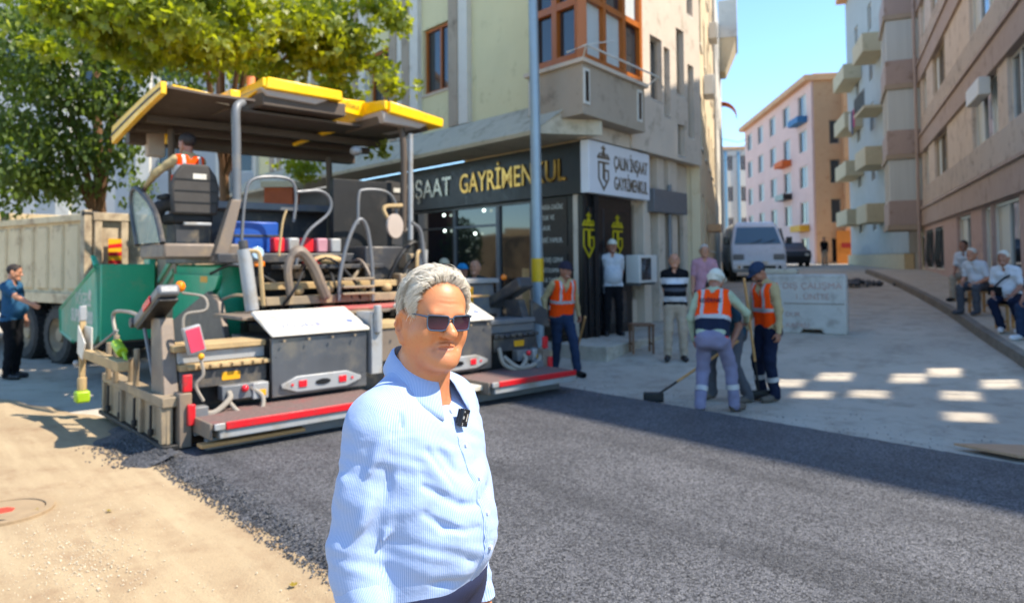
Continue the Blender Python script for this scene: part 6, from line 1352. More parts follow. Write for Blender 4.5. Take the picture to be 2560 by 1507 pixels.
# neck opening and hem
s.ell((0, .012, 1.545), (.067, .072, .12), .008, 0, sub=True); s.cap((0, .11, 1.50), (0, .14, 1.445), .030, .004, .004, 0, sub=True)
s.D = np.maximum(s.D, np.where((np.hypot(np.abs(X) - .235, (Y + .0) * np.where(X < 0, .5, 1)) > .09) | (Z < np.where(X < 0, .8, .90)), 0.95 + .10 * np.clip(X, -.2, .2) - .02 * (Y < 0) - Z, -9.).astype(np.float32))
M_SHT = bpy.data.materials.new('blue_striped_cotton'); M_SHT.use_nodes = True; n = N(M_SHT); p = n.n['Principled BSDF']; at = n('Attribute', attribute_name='stripe')
sn = n('Math', operation='SINE'); mu = n('Math', operation='MULTIPLY'); n.k(at.outputs['Fac'], mu.inputs[0]); mu.inputs[1].default_value = 2 * math.pi / .0038; n.k(mu.outputs[0], sn.inputs[0])
co = n('TexCoord').outputs['Object']; cc = mix(n, ramp(n, sn.outputs[0], -.25, .45), (.37, .465, .66), (.23, .335, .56)); n.k(cc, p.inputs['Base Color']); p.inputs['Roughness'].default_value = .85; p.inputs['Specular IOR Level'].default_value = .2; p.inputs['Sheen Weight'].default_value = .15
b = n('Bump'); b.inputs['Strength'].default_value = .15; b.inputs['Distance'].default_value = .002; n.k(noise(n, co, 420, 2), b.inputs['Height']); b2 = n('Bump'); b2.inputs['Strength'].default_value = .35; b2.inputs['Distance'].default_value = .008; n.k(noise(n, co, 26, 5, .6), b2.inputs['Height']); n.k(b.outputs[0], b2.inputs['Normal']); n.k(b2.outputs[0], p.inputs['Normal'])
def stripe_attr(o, fn, corner=False):
    me = o.data; v = np.empty(len(me.vertices) * 3, np.float32); me.vertices.foreach_get('co', v); v = v.reshape(-1, 3)
    if not corner: a = me.attributes.new('stripe', 'FLOAT', 'POINT'); a.data.foreach_set('value', fn(v).astype(np.float32)); return
    li = np.empty(len(me.loops), np.int32); me.loops.foreach_get('vertex_index', li); fc_ = np.repeat(sdf_obj.fz, 4)
    a = me.attributes.new('stripe', 'FLOAT', 'CORNER'); a.data.foreach_set('value', fn(v[li], fc_).astype(np.float32))
def st_fn(v, fc_):
    out = np.arctan2(v[:, 0], v[:, 1] + .02) * .165
    for a, e, zn in ((SH_R, EL_R, SLV), (SH_L, EL_L, SLL)):
        d = unit(e - a); u = unit(np.cross(d, [0, 1, 0])); w_ = np.cross(d, u); r = v - a; k = fc_ == zn; out[k] = (np.arctan2(r @ u, r @ w_) * .066)[k]
    return out
shirt = sdf_obj('shirt', s, M_SHT, man, 2); stripe_attr(shirt, st_fn, True)
# sleeve cuffs, rolled
for a, e, q in ((SH_R, EL_R, 1),):
    v = []; nn = 40; prof = ((.054, .040), (.0605, .039), (.063, .025), (.0625, -.02), (.060, -.036), (.055, -.038), (.051, -.015))
    d = unit(WR_R - e); u = unit(np.cross(d, [0, 1, 0])); w_ = np.cross(d, u); c0 = e + d * .085
    for j in range(nn):
        t = 2 * math.pi * j / nn; wob = 1 + .025 * math.sin(3 * t + 1) + .012 * math.sin(7 * t)
        for r, h in prof: v.append(c0 - d * (h + .004 * math.sin(2 * t)) + (u * math.sin(t) + w_ * math.cos(t)) * r * wob)
    k = len(prof); f = [(j * k + i, j * k + i + 1, ((j + 1) % nn) * k + i + 1, ((j + 1) % nn) * k + i) for j in range(nn) for i in range(k - 1)]
    cf = link_mesh('rolled_cuff', v, f, M_SHT, shirt, smooth=True, angle=70); stripe_attr(cf, lambda v: np.arctan2((v - c0) @ u, (v - c0) @ w_) * .07)
# collar
v = []; nn = 61; rows = 7
for j in range(nn):
    t = -1 + 2 * j / (nn - 1); ph = RAD(158) * t; fr = abs(t) ** 2.2
    dx, dy = math.sin(ph), -math.cos(ph); rx_, ry_ = .066, .068
    zt = 1.560 - .080 * (1 - math.cos(ph)) / 2
    CY = .008
    band = np.array([dx * rx_, CY + dy * ry_, zt - .038]); top = np.array([dx * (rx_ + .003), CY + dy * (ry_ + .003), zt])
    for i in range(rows):
        if i == 0: q = band
        elif i == 1: q = top + (0, 0, -.004)
        else:
            k = (i - 1) / (rows - 2); fall = .046 + .045 * fr
            out = .005 + .024 * k + .012 * fr * k; q = np.array([dx * (rx_ + out), CY + dy * (ry_ + out * (1 - .25 * fr)), zt + .002 * math.sin(k * 3) - fall * k]) + np.array([-np.sign(t) * -.020 * fr * k, .012 * fr * k, 0])
        v.append(q)
f = [(j * rows + i, j * rows + i + 1, (j + 1) * rows + i + 1, (j + 1) * rows + i) for j in range(nn - 1) for i in range(rows - 1)]
col = link_mesh('collar', v, f, M_SHT, shirt, smooth=True, angle=75); sm = col.modifiers.new('th', 'SOLIDIFY'); sm.thickness = .0028; sm.offset = 0
ix = {}
stripe_attr(col, lambda v: np.arctan2(v[:, 0], -(v[:, 1] - .008)) * .095)
PLACK = 1
M_BTN = mat('shirt_button', '#c9ccd4', .3, bump=0)
def surf_y(x, z):
    i = int(np.argmin(abs(s.ax[0] - x))); k = int(np.argmin(abs(s.ax[2] - z))); c = s.D[i, :, k]; ys_ = np.where(c < 0)[0]; return float(s.ax[1][ys_.max()]) if len(ys_) else .1
pv_ = []; zs_ = np.arange(1.452, 1.0, -.012)
for z in zs_:
    yc = surf_y(.004, z) + .0035
    for dx in (-.019, -.0175, .0, .0175, .019): pv_.append((.004 + dx, min(yc, surf_y(.004 + dx, z) + (.0045 if abs(dx) < .0185 else -.002)), z))
plk = link_mesh('placket', pv_, [(i * 5 + k, i * 5 + k + 1, (i + 1) * 5 + k + 1, (i + 1) * 5 + k) for i in range(len(zs_) - 1) for k in range(4)], M_SHT, shirt, smooth=True, angle=50); stripe_attr(plk, lambda v: np.arctan2(v[:, 0], v[:, 1] + .02) * .165)
for z in (1.405, 1.325, 1.25, 1.17, 1.09): y = surf_y(.004, z); MB().tube([(.004, y + .003, z), (.004, y + .009, z - .0005)], .0055, 12).build('button', M_BTN, shirt)
# clip-on microphone
zm = 1.368; ym = surf_y(-.004, zm); mp = MR @ np.array([-.004, ym + .014, zm]) + np.array([*MAN_XY, 0])
mic = thing('clip_microphone', 'small black clip-on microphone box on the striped shirt front', 'microphone', mp, RAD(MAN_F - 90 - 8)); mic.rotation_euler = (RAD(-6), RAD(-16), RAD(MAN_F - 90 + 2))
M_MIC = mat('black_plastic', '#18181a', .35, bump=0); MB().box(-.0165, .0165, -.006, .006, -.021, .021).build('casing', M_MIC, mic, bevel=.002); MB().box(-.0145, .0145, -.012, -.0065, -.015, .019).build('clip', M_MIC, mic, bevel=.001)
MB().box(-.006, -.0035, .006, .0065, -.008, .010).build('print_mark', M_WPN, mic); MB().box(-.0115, -.0105, .006, .0065, -.012, .012).build('print_mark', M_WPN, mic)
mb = MB(); [mb.tube([(.0115, .006, z), (.0115, .0068, z)], r, 10) for z, r in ((.014, .0022), (-.0, .0042), (-.014, .002), (-.018, .0018))]; mb.build('microphone_button', M_LGR, mic)
# --- trousers
s = Sdf(np.arange(-.26, .26, .008), np.arange(-.24, .26, .008), np.arange(.03, 1.05, .008))
s.cap((-.06, .0, 1.0), (.06, .0, 1.0), .118, .118, .04, 0); s.ell((0, .04, 1.0), (.155, .125, .07), .04, 0); s.cap((-.07, -.01, .96), (.07, -.01, .96), .128, .128, .05, 0)
for x in (-1, 1): s.cap((x * .085, 0, .93), (x * .095, .03, .50), .105, .078, .05, 0); s.cap((x * .095, .03, .5), (x * .1, -.0, .07), .076, .074, .04, 0)
s.D = np.maximum(s.D, (np.stack(np.meshgrid(*s.ax, indexing='ij'), -1)[..., 2] - 1.04)); Gt = np.stack(np.meshgrid(*s.ax, indexing='ij'), -1); s.D -= (.002 * np.sin(50 * Gt[..., 2] + 30 * Gt[..., 0]) * np.sin(40 * Gt[..., 1])).astype(np.float32)
tro = sdf_obj('trousers', s, mat('navy_pinstripe', '#1a2242', .85, var=.1, bump=.2, bscale=300), man, 1)
for q in (-1, 1): MB().hexa([(q * .06, .09, 1.0), (q * .10, .07, 1.0), (q * .10, .09, 1.0), (q * .06, .11, 1.0), (q * .06, .13, 1.075), (q * .10, .115, 1.075), (q * .10, .13, 1.075), (q * .06, .145, 1.075)]).build('belt_loop', M_BLKC, tro)
for q in (-1, 1): MB().hexa([(q * .13 - .045, -.09, 0), (q * .13 + .045, -.09, 0), (q * .15 + .045, .19, 0), (q * .15 - .04, .19, 0), (q * .13 - .03, -.08, .1), (q * .13 + .03, -.08, .1), (q * .15 + .03, .16, .05), (q * .15 - .03, .16, .05)]).build('shoe', M_SHOB, man, bevel=.02)
# --- sunglasses
M_FRM = mat('slate_acetate', '#3a4a5c', .12, bump=0, coat=.5); M_LNS = bpy.data.materials.new('tinted_lens'); M_LNS.use_nodes = True; n = N(M_LNS); p = n.n['Principled BSDF']; gz = n('SeparateXYZ'); n.k(n('TexCoord').outputs['Generated'], gz.inputs[0])
n.k(mix(n, ramp(n, gz.outputs[2], .1, .9), (.07, .025, .04), (.008, .004, .009)), p.inputs['Base Color']); p.inputs['Roughness'].default_value = .03; p.inputs['Specular IOR Level'].default_value = .28; p.inputs['Alpha'].default_value = .99
sgl = bpy.data.objects.new('sunglasses', None); COL.objects.link(sgl); sgl.parent = man
def bow(x, y): return np.array([x, .108 - 4.2 * x * x * .9, y])
fr_out = [(-.0225, .0172), (.0, .0180), (.0215, .0180), (.0268, .0140), (.0270, .0), (.0250, -.0135), (.0185, -.0195), (.0, -.0203), (-.0150, -.0195), (-.0230, -.0130), (-.0272, .0), (-.0275, .0125)]
for q in (-1, 1):
    c = .0335 * q; pts = arc([(c + q * x, y - .002) for x, y in fr_out] + [(c + q * fr_out[0][0], fr_out[0][1] - .002)], 5); pts = [np.array(p_) for p_ in pts][:-1]
    MB().tube([hw(bow(p_[0], p_[1])) for p_ in pts] + [hw(bow(*pts[0]))], .0018, 8, cap=False).build('rim', M_FRM, sgl, smooth=True)
    cen = np.mean(pts, 0); vv = [hw(bow(cen[0], cen[1]) + (0, .0012, 0))]; vv += [hw(bow(*(cen + (p_ - cen) * .55)) + (0, .0008, 0)) for p_ in pts] + [hw(bow(*p_)) for p_ in pts]; k = len(pts)
    ff = [(0, 1 + i, 1 + (i + 1) % k) for i in range(k)] + [(1 + i, 1 + k + i, 1 + k + (i + 1) % k, 1 + (i + 1) % k) for i in range(k)]; link_mesh('lens', vv, ff, M_LNS, sgl, smooth=True, angle=80)
    MB().tube([hw(bow(q * .0605, .012)), hw((q * .067, .089, .013)), hw((q * .0735, .06, .013)), hw((q * .0795, .01, .010)), hw((q * .0805, -.012, .004)), hw((q * .078, -.03, -.018))], [.0028, .0026, .002, .002, .002, .0022], 8).build('temple', M_FRM, sgl, smooth=True)
MB().tube([hw(bow(-.0075, .006)), hw(bow(0, .0095) + (0, .002, 0)), hw(bow(.0075, .006))], .0022, 8).build('bridge', M_FRM, sgl, smooth=True)
# --- hair: swept back grey strands
M_STR = bpy.data.materials.new('silver_hair'); M_STR.use_nodes = True; n = N(M_STR); p = n.n['Principled BSDF']; at = n('Attribute', attribute_name='tone'); n.k(mix(n, at.outputs['Fac'], (.40, .33, .235), (.88, .79, .65)), p.inputs['Base Color']); p.inputs['Roughness'].default_value = .42; p.inputs['Specular IOR Level'].default_value = .45
M_HCAP = mat('grey_underhair', '#aa9a80', .8, var=.25, scale=90, bump=.4, bscale=200)
lo = HC - .15; hi = HC + .15; s = Sdf(*[np.arange(lo[i], hi[i], .004) for i in range(3)])
def scalp(grow): s.ell(hw((0, -.014, .03)), np.array((.0765, .097, .086)) * HS + grow, 0, 0, R=HRt.T); s.ell(hw((0, .034, .032)), np.array((.066, .053, .066)) * HS + grow, .03, 0, R=HRt.T)
scalp(.0035); Gq = (np.stack(np.meshgrid(*s.ax, indexing='ij'), -1) - HC) @ HRt / HS; hx, hy, hz = Gq[..., 0], Gq[..., 1], Gq[..., 2]
def inhair(x, y, z):
    """<0 where hair grows: receding at the temples, sideburn before the ear, nape behind"""
    front = (y - (.052 - .022 * np.clip((np.abs(x) - .022) / .03, 0, 1) * np.clip((z - .035) / .05, 0, 1) - .9 * np.clip(.085 - z, 0, .2) * (z > .02) * .55))
    side = np.maximum(y - .036 - .2 * z, .008 - z); burn = np.maximum(np.abs(y - .028) - .008, -.026 - z); side = np.minimum(side, burn); back = np.maximum(y + .026, -.085 - z)
    top = np.maximum(front, .045 - z); return np.minimum(np.minimum(top, side), back)
s.D = np.maximum(s.D, inhair(hx, hy, hz).astype(np.float32)); s.ell(hw((.088, .0, -.030)), (.03, .027, .040), 0, 0, R=HRt.T, sub=True); s.ell(hw((-.088, .0, -.030)), (.03, .027, .040), 0, 0, R=HRt.T, sub=True)
hair = sdf_obj('hair', s, M_HCAP, man, 1)
rng = np.random.RandomState(11); VV = []; FF = []; TT = []
def strand(p0, d0, nrm, L, w_, tone, wave, lift=.2, A=0.):
    jit = .0055 * rng.randn() + (.012 * rng.rand() if rng.rand() < .05 else 0)
    k = 7; ps = []; d = d0.copy(); q = p0.copy(); ph = rng.rand() * 6.28; sd = np.cross(nrm, d0)
    for i in range(k):
        ps.append(q.copy()); t = i / (k - 1); dn = unit(d + nrm * (lift * (1 - 1.6 * t)) + sd * wave * math.sin(ph + t * 4.5) + np.array([0, -.05, -.28 * t])); q = q + dn * L / (k - 1)
        d = dn
        if A > 0:
            cc_ = q - (0, -.014, .03); e = np.linalg.norm(cc_ / (.0775, .098, .087)); t1 = (i + 1) / (k - 1); q = (0, -.014, .03) + cc_ / e * (1 + (.006 + A * math.sin(math.pi * min(1, .25 + .75 * t1)) + jit * t1) / .085)
    o = len(VV); 
    for i in range(k):
        tt_ = i / (k - 1); r = w_ * (.30 + .70 * math.sin(math.pi * min(1, .1 + .85 * tt_))); a = sd * r; b = nrm * r * .7; VV.extend([ps[i] + a, ps[i] - .5 * a + b, ps[i] - .5 * a - b]); TT.extend([tone * (.82 + .18 * min(1, i / 2))] * 3)
    for i in range(k - 1):
        for j in range(3): FF.append((o + i * 3 + j, o + i * 3 + (j + 1) % 3, o + (i + 1) * 3 + (j + 1) % 3, o + (i + 1) * 3 + j))
cnt = 0
while cnt < 17000:
    th = rng.rand() * 2 * math.pi; cz = rng.uniform(-1, 1); v_ = np.array([math.sqrt(1 - cz * cz) * math.cos(th), math.sqrt(1 - cz * cz) * math.sin(th), cz])
    f1 = v_ * (.0775, .098, .087) + (0, -.014, .03); f2 = v_ * (.067, .054, .067) + (0, .034, .032)
    p0 = f2 if (f2[1] > .03 and ((f2 - (0, -.014, .03)) / (.0775, .098, .087)) @ ((f2 - (0, -.014, .03)) / (.0775, .098, .087)) > 1) else f1
    if p0 is f1 and ((f1 - (0, .034, .032)) / (.067, .054, .067)) @ ((f1 - (0, .034, .032)) / (.067, .054, .067)) < .97: continue
    if inhair(p0[0], p0[1], p0[2]) > .002 + .004 * rng.randn(): continue
    if abs(p0[0]) > .06 and np.hypot(p0[1], (p0[2] + .028) * .8) < .030: continue
    nrm = unit(v_ / (.0775, .098, .087)); 
    top = np.clip((p0[2] - .02) / .07, 0, 1); base = np.array([p0[0] * 3.0 * (1 - top) * 0 + .25 * np.sign(p0[0]) * top, -1.0, -.15 - .9 * (1 - top)]) + rng.randn(3) * .10 + .30 * np.sin(np.array([p0[1], p0[2], p0[0]]) * 60 + np.array([0, 1, 2.]))
    d0 = unit(base - nrm * (base @ nrm)); L = (.036 + .034 * top + .012 * (p0[1] < -.04)) * rng.uniform(.7, 1.25); tone = np.clip(rng.normal(.62 + .15 * top - .25 * (p0[2] < .0), .22), 0, 1)
    strand(p0 + nrm * (.0045 - .004 * (inhair(p0[0], p0[1], p0[2]) > -.008)), d0, nrm * (1 + .9 * top), L, rng.uniform(.0003, .00058), tone, (.12 + .14 * top), .10, .004 + .020 * top * np.clip((p0[1] + .05) / .09, .25, 1)); cnt += 1
VV = [HC + HRt @ (v_ * HS) for v_ in VV]; ho = link_mesh('hair_strands', VV, FF, M_STR, hair, smooth=True, angle=180); ho['kind'] = 'stuff'; a = ho.data.attributes.new('tone', 'FLOAT', 'POINT'); a.data.foreach_set('value', np.array(TT, np.float32))
# eyebrows
VV = []; FF = []; TT = []
for q in (-1, 1):
    for i in range(150):
        t = rng.rand(); p0 = np.array([q * (.014 + .036 * t), .0925 - .012 * t * t, .0205 + .006 * math.sin(t * 2.6) - .006 + .0018 * rng.randn()]); strand(p0, unit([q * .9, -.25, .25 - .5 * t]), np.array([0, 1., .1]), .007, .00035, rng.uniform(.2, .7), .05)
VV = [HC + HRt @ (v_ * HS) for v_ in VV]; eb = link_mesh('eyebrows', VV, FF, M_STR, man, smooth=True, angle=180); a = eb.data.attributes.new('tone', 'FLOAT', 'POINT'); a.data.foreach_set('value', np.array(TT, np.float32))
# ---------------------------------------------------------------- street furniture, van, barrier
lp = gnd(1347, 900); LP = thing('lamp_post', 'tall pale blue-grey steel post with yellow band beside the shop', 'post', lp)
M_POST = mat('galvanised_blue_grey', '#8d9da6', .4, .3, var=.05, bump=.05, dirt='#747c80', dirt_amt=.2)
MB().tube([(0, 0, -.02), (-.02, 0, 4.0), (-.06, 0, 9.0)], [.10, .09, .07], 16).build('shaft', M_POST, LP, smooth=True); MB().tube([(-.005, 0, 1.34), (-.007, 0, 1.74)], .104, 16).build('yellow_band', mat('yellow_band', '#d9a90a', .5, bump=0), LP, smooth=True)
MB().tube(arc([(-.06, 0, 8.9), (-.06, -.3, 9.3), (-.06, -1.2, 9.5)]), .04, 8).build('arm', M_POST, LP, smooth=True); MB().box(-.2, .08, -1.8, -1.15, 9.42, 9.56).build('lamp_head', M_LGR, LP, bevel=.03)
p = gnd(1317, 905); t = thing('leaning_board', 'weathered wooden board standing against the shop window by the post', 'board', (p[0], p[1] + .25, 0)); MB().box(-.06, .06, -.02, .02, 0, 1.6).build('board', M_PLK, t)
# concrete road barrier block
bl, br = gnd(1898, 828), gnd(2118, 836); bd = unit(br - bl); frB = Facade(bl[:2], bd[:2]); bx = thing('concrete_barrier', 'dirty white concrete barrier block with faded red writing on the road', 'barrier', (*bl[:2], bl[2] - .02), frB.rz)
Lb = float(np.linalg.norm((br - bl)[:2])); M_BAR = mat('dirty_white_concrete', '#b3ada4', .85, var=.1, scale=3, dirt='#7d7166', dirt_amt=.35, bump=.3); M_FRD = mat('faded_red_print', '#a5837a', .8, var=.25, bump=0)
hB = 1.12
MB().prism([(.0, .0), (.0, .10), (Lb * .0, hB), (Lb * .98, hB), (Lb, hB - .06), (Lb, .0), (Lb * .74, .0), (Lb * .72, .09), (Lb * .50, .09), (Lb * .48, .0)], 'y', 0., .55).build('block', M_BAR, bx, bevel=.035)
MB().box(.02, Lb * .45, .05, .5, hB + .002, hB + .10).build('cap_stone', M_PAVE, bx, bevel=.02); MB().box(Lb * .3, Lb * .98, -.006, -.0015, hB * .50, hB * .515).build('joint', M_BRS, bx)
text('lettering', 'DIŞ ÇALIŞMA', .17, M_FRD, bx, (Lb * .62, -.004, hB * .80), (1, 0, 0), (0, 0, 1), depth=.002); text('lettering', '1. ÜNİTE', .15, M_FRD, bx, (Lb * .62, -.004, hB * .62), (1, 0, 0), (0, 0, 1), depth=.002); text('lettering', 'DUR', .13, M_FRD, bx, (Lb * .40, -.004, hB * .32), (1, 0, 0), (0, 0, 1), depth=.002); text('lettering', 'YOL KAPALI', .13, M_FRD, bx, (Lb * .36, -.004, hB * .14), (1, 0, 0), (0, 0, 1), depth=.002)
# van coming down the street
vp = at_dist(1897, 700, 26); vz = float(terr(vp[0], vp[1])); dv = np.array([-.40, -.916]); VN = thing('white_van', 'white minivan parked nose-on in the street behind the barrier', 'van', (vp[0], vp[1], vz), math.atan2(dv[0] * -1, dv[1]) * 0 + math.atan2(.40, .916) * 0 + RAD(-12)); VN.scale = (1.1, 1.1, 1.12)
M_VAN = mat('white_van_paint', '#c3ccd6', .3, coat=.4, var=.03, bump=0, dirt='#8f979f', dirt_amt=.15)
def loft(name, secs, m, par, bevel=.0):
    """secs: list of (z, half width, y front, y rear)"""
    mb = MB(); v = []
    for z, hw_, yf, yr, in secs: v += [(-hw_, yf, z), (hw_, yf, z), (hw_, yr, z), (-hw_, yr, z)]
    k = len(secs); f = [(3, 2, 1, 0), tuple(4 * (k - 1) + i for i in range(4))] + [(4 * i + j, 4 * i + (j + 1) % 4, 4 * i + 4 + (j + 1) % 4, 4 * i + 4 + j) for i in range(k - 1) for j in range(4)]
    return mb.add(v, f).build(name, m, par, bevel=bevel)
loft('body', [(.28, .80, -.08, 4.2), (.62, .85, -.12, 4.25), (.98, .85, -.02, 4.25), (1.16, .84, .12, 4.22), (1.80, .70, .72, 4.15), (1.92, .62, .95, 4.0)], M_VAN, VN, .06)
wsn = MB().hexa([(-.72, .12, 1.20), (.72, .12, 1.20), (.72, .2, 1.2), (-.72, .2, 1.2), (-.60, .63, 1.74), (.60, .63, 1.74), (.60, .75, 1.74), (-.6, .75, 1.74)]); wsn.build('windscreen', glass('van_glass', (.05, .10, .14), .04), VN)
MB().box(-.84, .84, -.24, -.05, .36, .58).build('bumper', M_VAN, VN, bevel=.04); MB().box(-.5, .5, -.25, -.235, .40, .50).build('bumper_grille', M_BLK, VN); MB().box(-.26, .26, -.262, -.242, .52, .63).build('number_plate', M_WTRIM, VN)
for q in (-1, 1):
    MB().box(q * .62 - .17, q * .62 + .17, -.14, -.10, .68, .86).build('headlight', M_GRP, VN, bevel=.02); MB().tube([(q * .62, -.255, .44), (q * .62, -.235, .44)], .06, 10).build('fog_light', M_GLS, VN)
    MB().box(q * .98 - .09, q * .98 + .09, .15, .25, 1.18, 1.40).build('mirror', M_BLK, VN, bevel=.03); MB().tube([(q * .66, .5, .32), (q * .86, .5, .32)], .32, 20).build('wheel', M_RUB, VN, smooth=True, angle=30); MB().tube([(q * .66, 3.4, .32), (q * .86, 3.4, .32)], .32, 20).build('wheel', M_RUB, VN, smooth=True, angle=30)
    MB().tube([(q * .2, .12, 1.19), (q * .2 + .35, .2, 1.33)], .012, 5).build('wiper', M_BLK, VN)
    MB().box(q * .845 - .004, q * .845 + .004, .5, 1.5, 1.2, 1.7, R=roty(RAD(q * -13))).build('side_window', M_GLS, VN)
cp = at_dist(1990, 690, 42); cz = float(terr(cp[0], cp[1])); CR = thing('dark_car', 'dark parked car mostly hidden behind the white van', 'car', (cp[0], cp[1], cz), RAD(-14))
loft('body', [(.2, .8, 0, 4.2), (.6, .86, -.1, 4.3), (.9, .84, .0, 4.3), (1.0, .8, .9, 4.2), (1.42, .62, 1.6, 3.6)], M_BLK, CR, .08)
for q in (-1, 1): MB().ball((q * .62, -.06, .68), (.13, .06, .08)).build('headlight', M_WPN, CR); [MB().tube([(q * .6, y, .31), (q * .82, y, .31)], .31, 16).build('wheel', M_RUB, CR) for y in (.7, 3.4)]
# rubble, board, manhole cover, fallen leaves
p = gnd(2140, 716); rng = np.random.RandomState(5); mb = MB()
for i in range(60): q = rng.randn(2) * (.35, .3); crv = np.array(ico) * .09 * (.6 + rng.rand(3)) + (q[0], q[1], .05 + .1 * math.exp(-(q @ q) * 6)); mb.add(crv, icof)
tag(mb.build('rubble_heap', M_ASPH), 'small heap of black asphalt lumps on the road behind the barrier', 'rubble', kind='stuff').location = p
p = gnd(2495, 1135); t = thing('plywood_sheet', 'tan plywood sheet lying on the concrete at the right edge', 'board', p + (0, 0, .03), RAD(-20)); MB().hexa([(-.32, .10, 0), (.1, -.22, 0), (.9, -.1, 0), (.6, .3, 0), (-.32, .10, .02), (.1, -.22, .025), (.9, -.1, .025), (.6, .3, .02)]).build('sheet', mat('tan_plywood', '#b58a68', .8, var=.12, scale=5, stretch=(1, 6, 1)), t)
p = gnd(8, 1283); MH = thing('manhole_cover', 'round dusty manhole cover with red paint dab at left edge', 'manhole cover', p + (0, 0, .004)); M_MHC = mat('dusty_iron', '#a08869', .8, .2, var=.15, dirt='#7a6650', dirt_amt=.4, bump=.3)
def ring(r0, r1, z0, z1, n=40):
    v = []; 
    for j in range(n): c_, s_ = math.cos(6.2832 * j / n), math.sin(6.2832 * j / n); v += [(r0 * c_, r0 * s_, z0), (r1 * c_, r1 * s_, z0), (r1 * c_, r1 * s_, z1), (r0 * c_, r0 * s_, z1)]
    return MB().add(v, [(4 * j + a, 4 * ((j + 1) % n) + a, 4 * ((j + 1) % n) + (a + 1) % 4, 4 * j + (a + 1) % 4) for j in range(n) for a in range(4)])
ring(.255, .31, -.02, .022).build('frame', M_MHC, MH, bevel=.003); MB().tube([(0, 0, -.02), (0, 0, .016)], .248, 40).build('cover', M_MHC, MH, bevel=.003); MB().box(.10, .19, -.22, -.185, .0165, .018).build('lifting_slot', M_BLK, MH)
MB().prism([(-.05, -.04), (.02, -.06), (.07, -.01), (.05, .05), (-.02, .07), (-.08, .03)], 'z', .0165, .0185).build('red_paint', mat('red_spray', '#d8402c', .7, bump=0), MH)
MAPLE = [(0, 0), (.16, -.02), (.44, -.10), (.36, .10), (.62, .26), (.40, .34), (.46, .58), (.22, .48), (.0, .98), (-.22, .48), (-.46, .58), (-.40, .34), (-.62, .26), (-.36, .10), (-.44, -.10), (-.16, -.02)]
def leafmat(name, c0, c1, tr):
    m = bpy.data.materials.new(name); m.use_nodes = True; n = N(m); p = n.n['Principled BSDF']; oi = n('ObjectInfo'); co = n('TexCoord').outputs['Object']; r = noise(n, co, 1.7, 3); r2 = noise(n, co, 9, 2)
    c = mix(n, ramp(n, r2, .3, .7), c0, c1); n.k(c, p.inputs['Base Color']); p.inputs['Roughness'].default_value = .42; tl = n('BsdfTranslucent'); n.k(mix(n, ramp(n, r2, .3, .7), tr, [x * 1.35 for x in tr]), tl.inputs[0]); ms = n('MixShader'); ms.inputs[0].default_value = .5; n.k(p.outputs[0], ms.inputs[1]); n.k(tl.outputs[0], ms.inputs[2]); n.k(ms.outputs[0], n.n['Material Output'].inputs[0]); return m
M_LF1 = leafmat('maple_leaf_green', (.12, .17, .024), (.20, .24, .04), (.40, .45, .014)); M_LF2 = leafmat('dark_leaf_green', (.07, .105, .028), (.12, .17, .045), (.20, .29, .025)); M_LFY = leafmat('yellow_leaf', (.35, .25, .03), (.4, .3, .05), (.4, .3, .02))
for (u, v, a) in ((278, 1280, .4), (735, 1470, 1.5), (100, 1278, 2.2)):
    p = gnd(u, v); ang = rng.rand() * 6; c_, s_ = math.cos(ang), math.sin(ang); o = link_mesh('fallen_leaf', [((x * c_ - y * s_) * .045, (x * s_ + y * c_) * .045, .012 + .02 * abs(x) + .01 * y * y) for x, y in MAPLE], [tuple(range(16))], M_LFY)
    o.location = p; tag(o, 'yellow fallen leaf on the sandy ground ' + {278: 'right of the manhole cover', 735: 'near the man in the blue shirt', 100: 'beside the manhole cover rim'}[u], 'leaf', 'fallen leaves')
# cables over the street
mb = MB(); 
for a, b in (((1806, 348), (1880, 345)), ((1800, 380), (1880, 352)), ((1800, 405), (1872, 362))): q0, q1 = at_dist(a[0], a[1], 45), at_dist(b[0], b[1], 52); mb.tube([q0, (q0 + q1) / 2 - (0, 0, .25), q1], .02, 4)
tag(mb.build('overhead_cables', M_BLK), 'thin black overhead cables crossing the far street', 'cable')
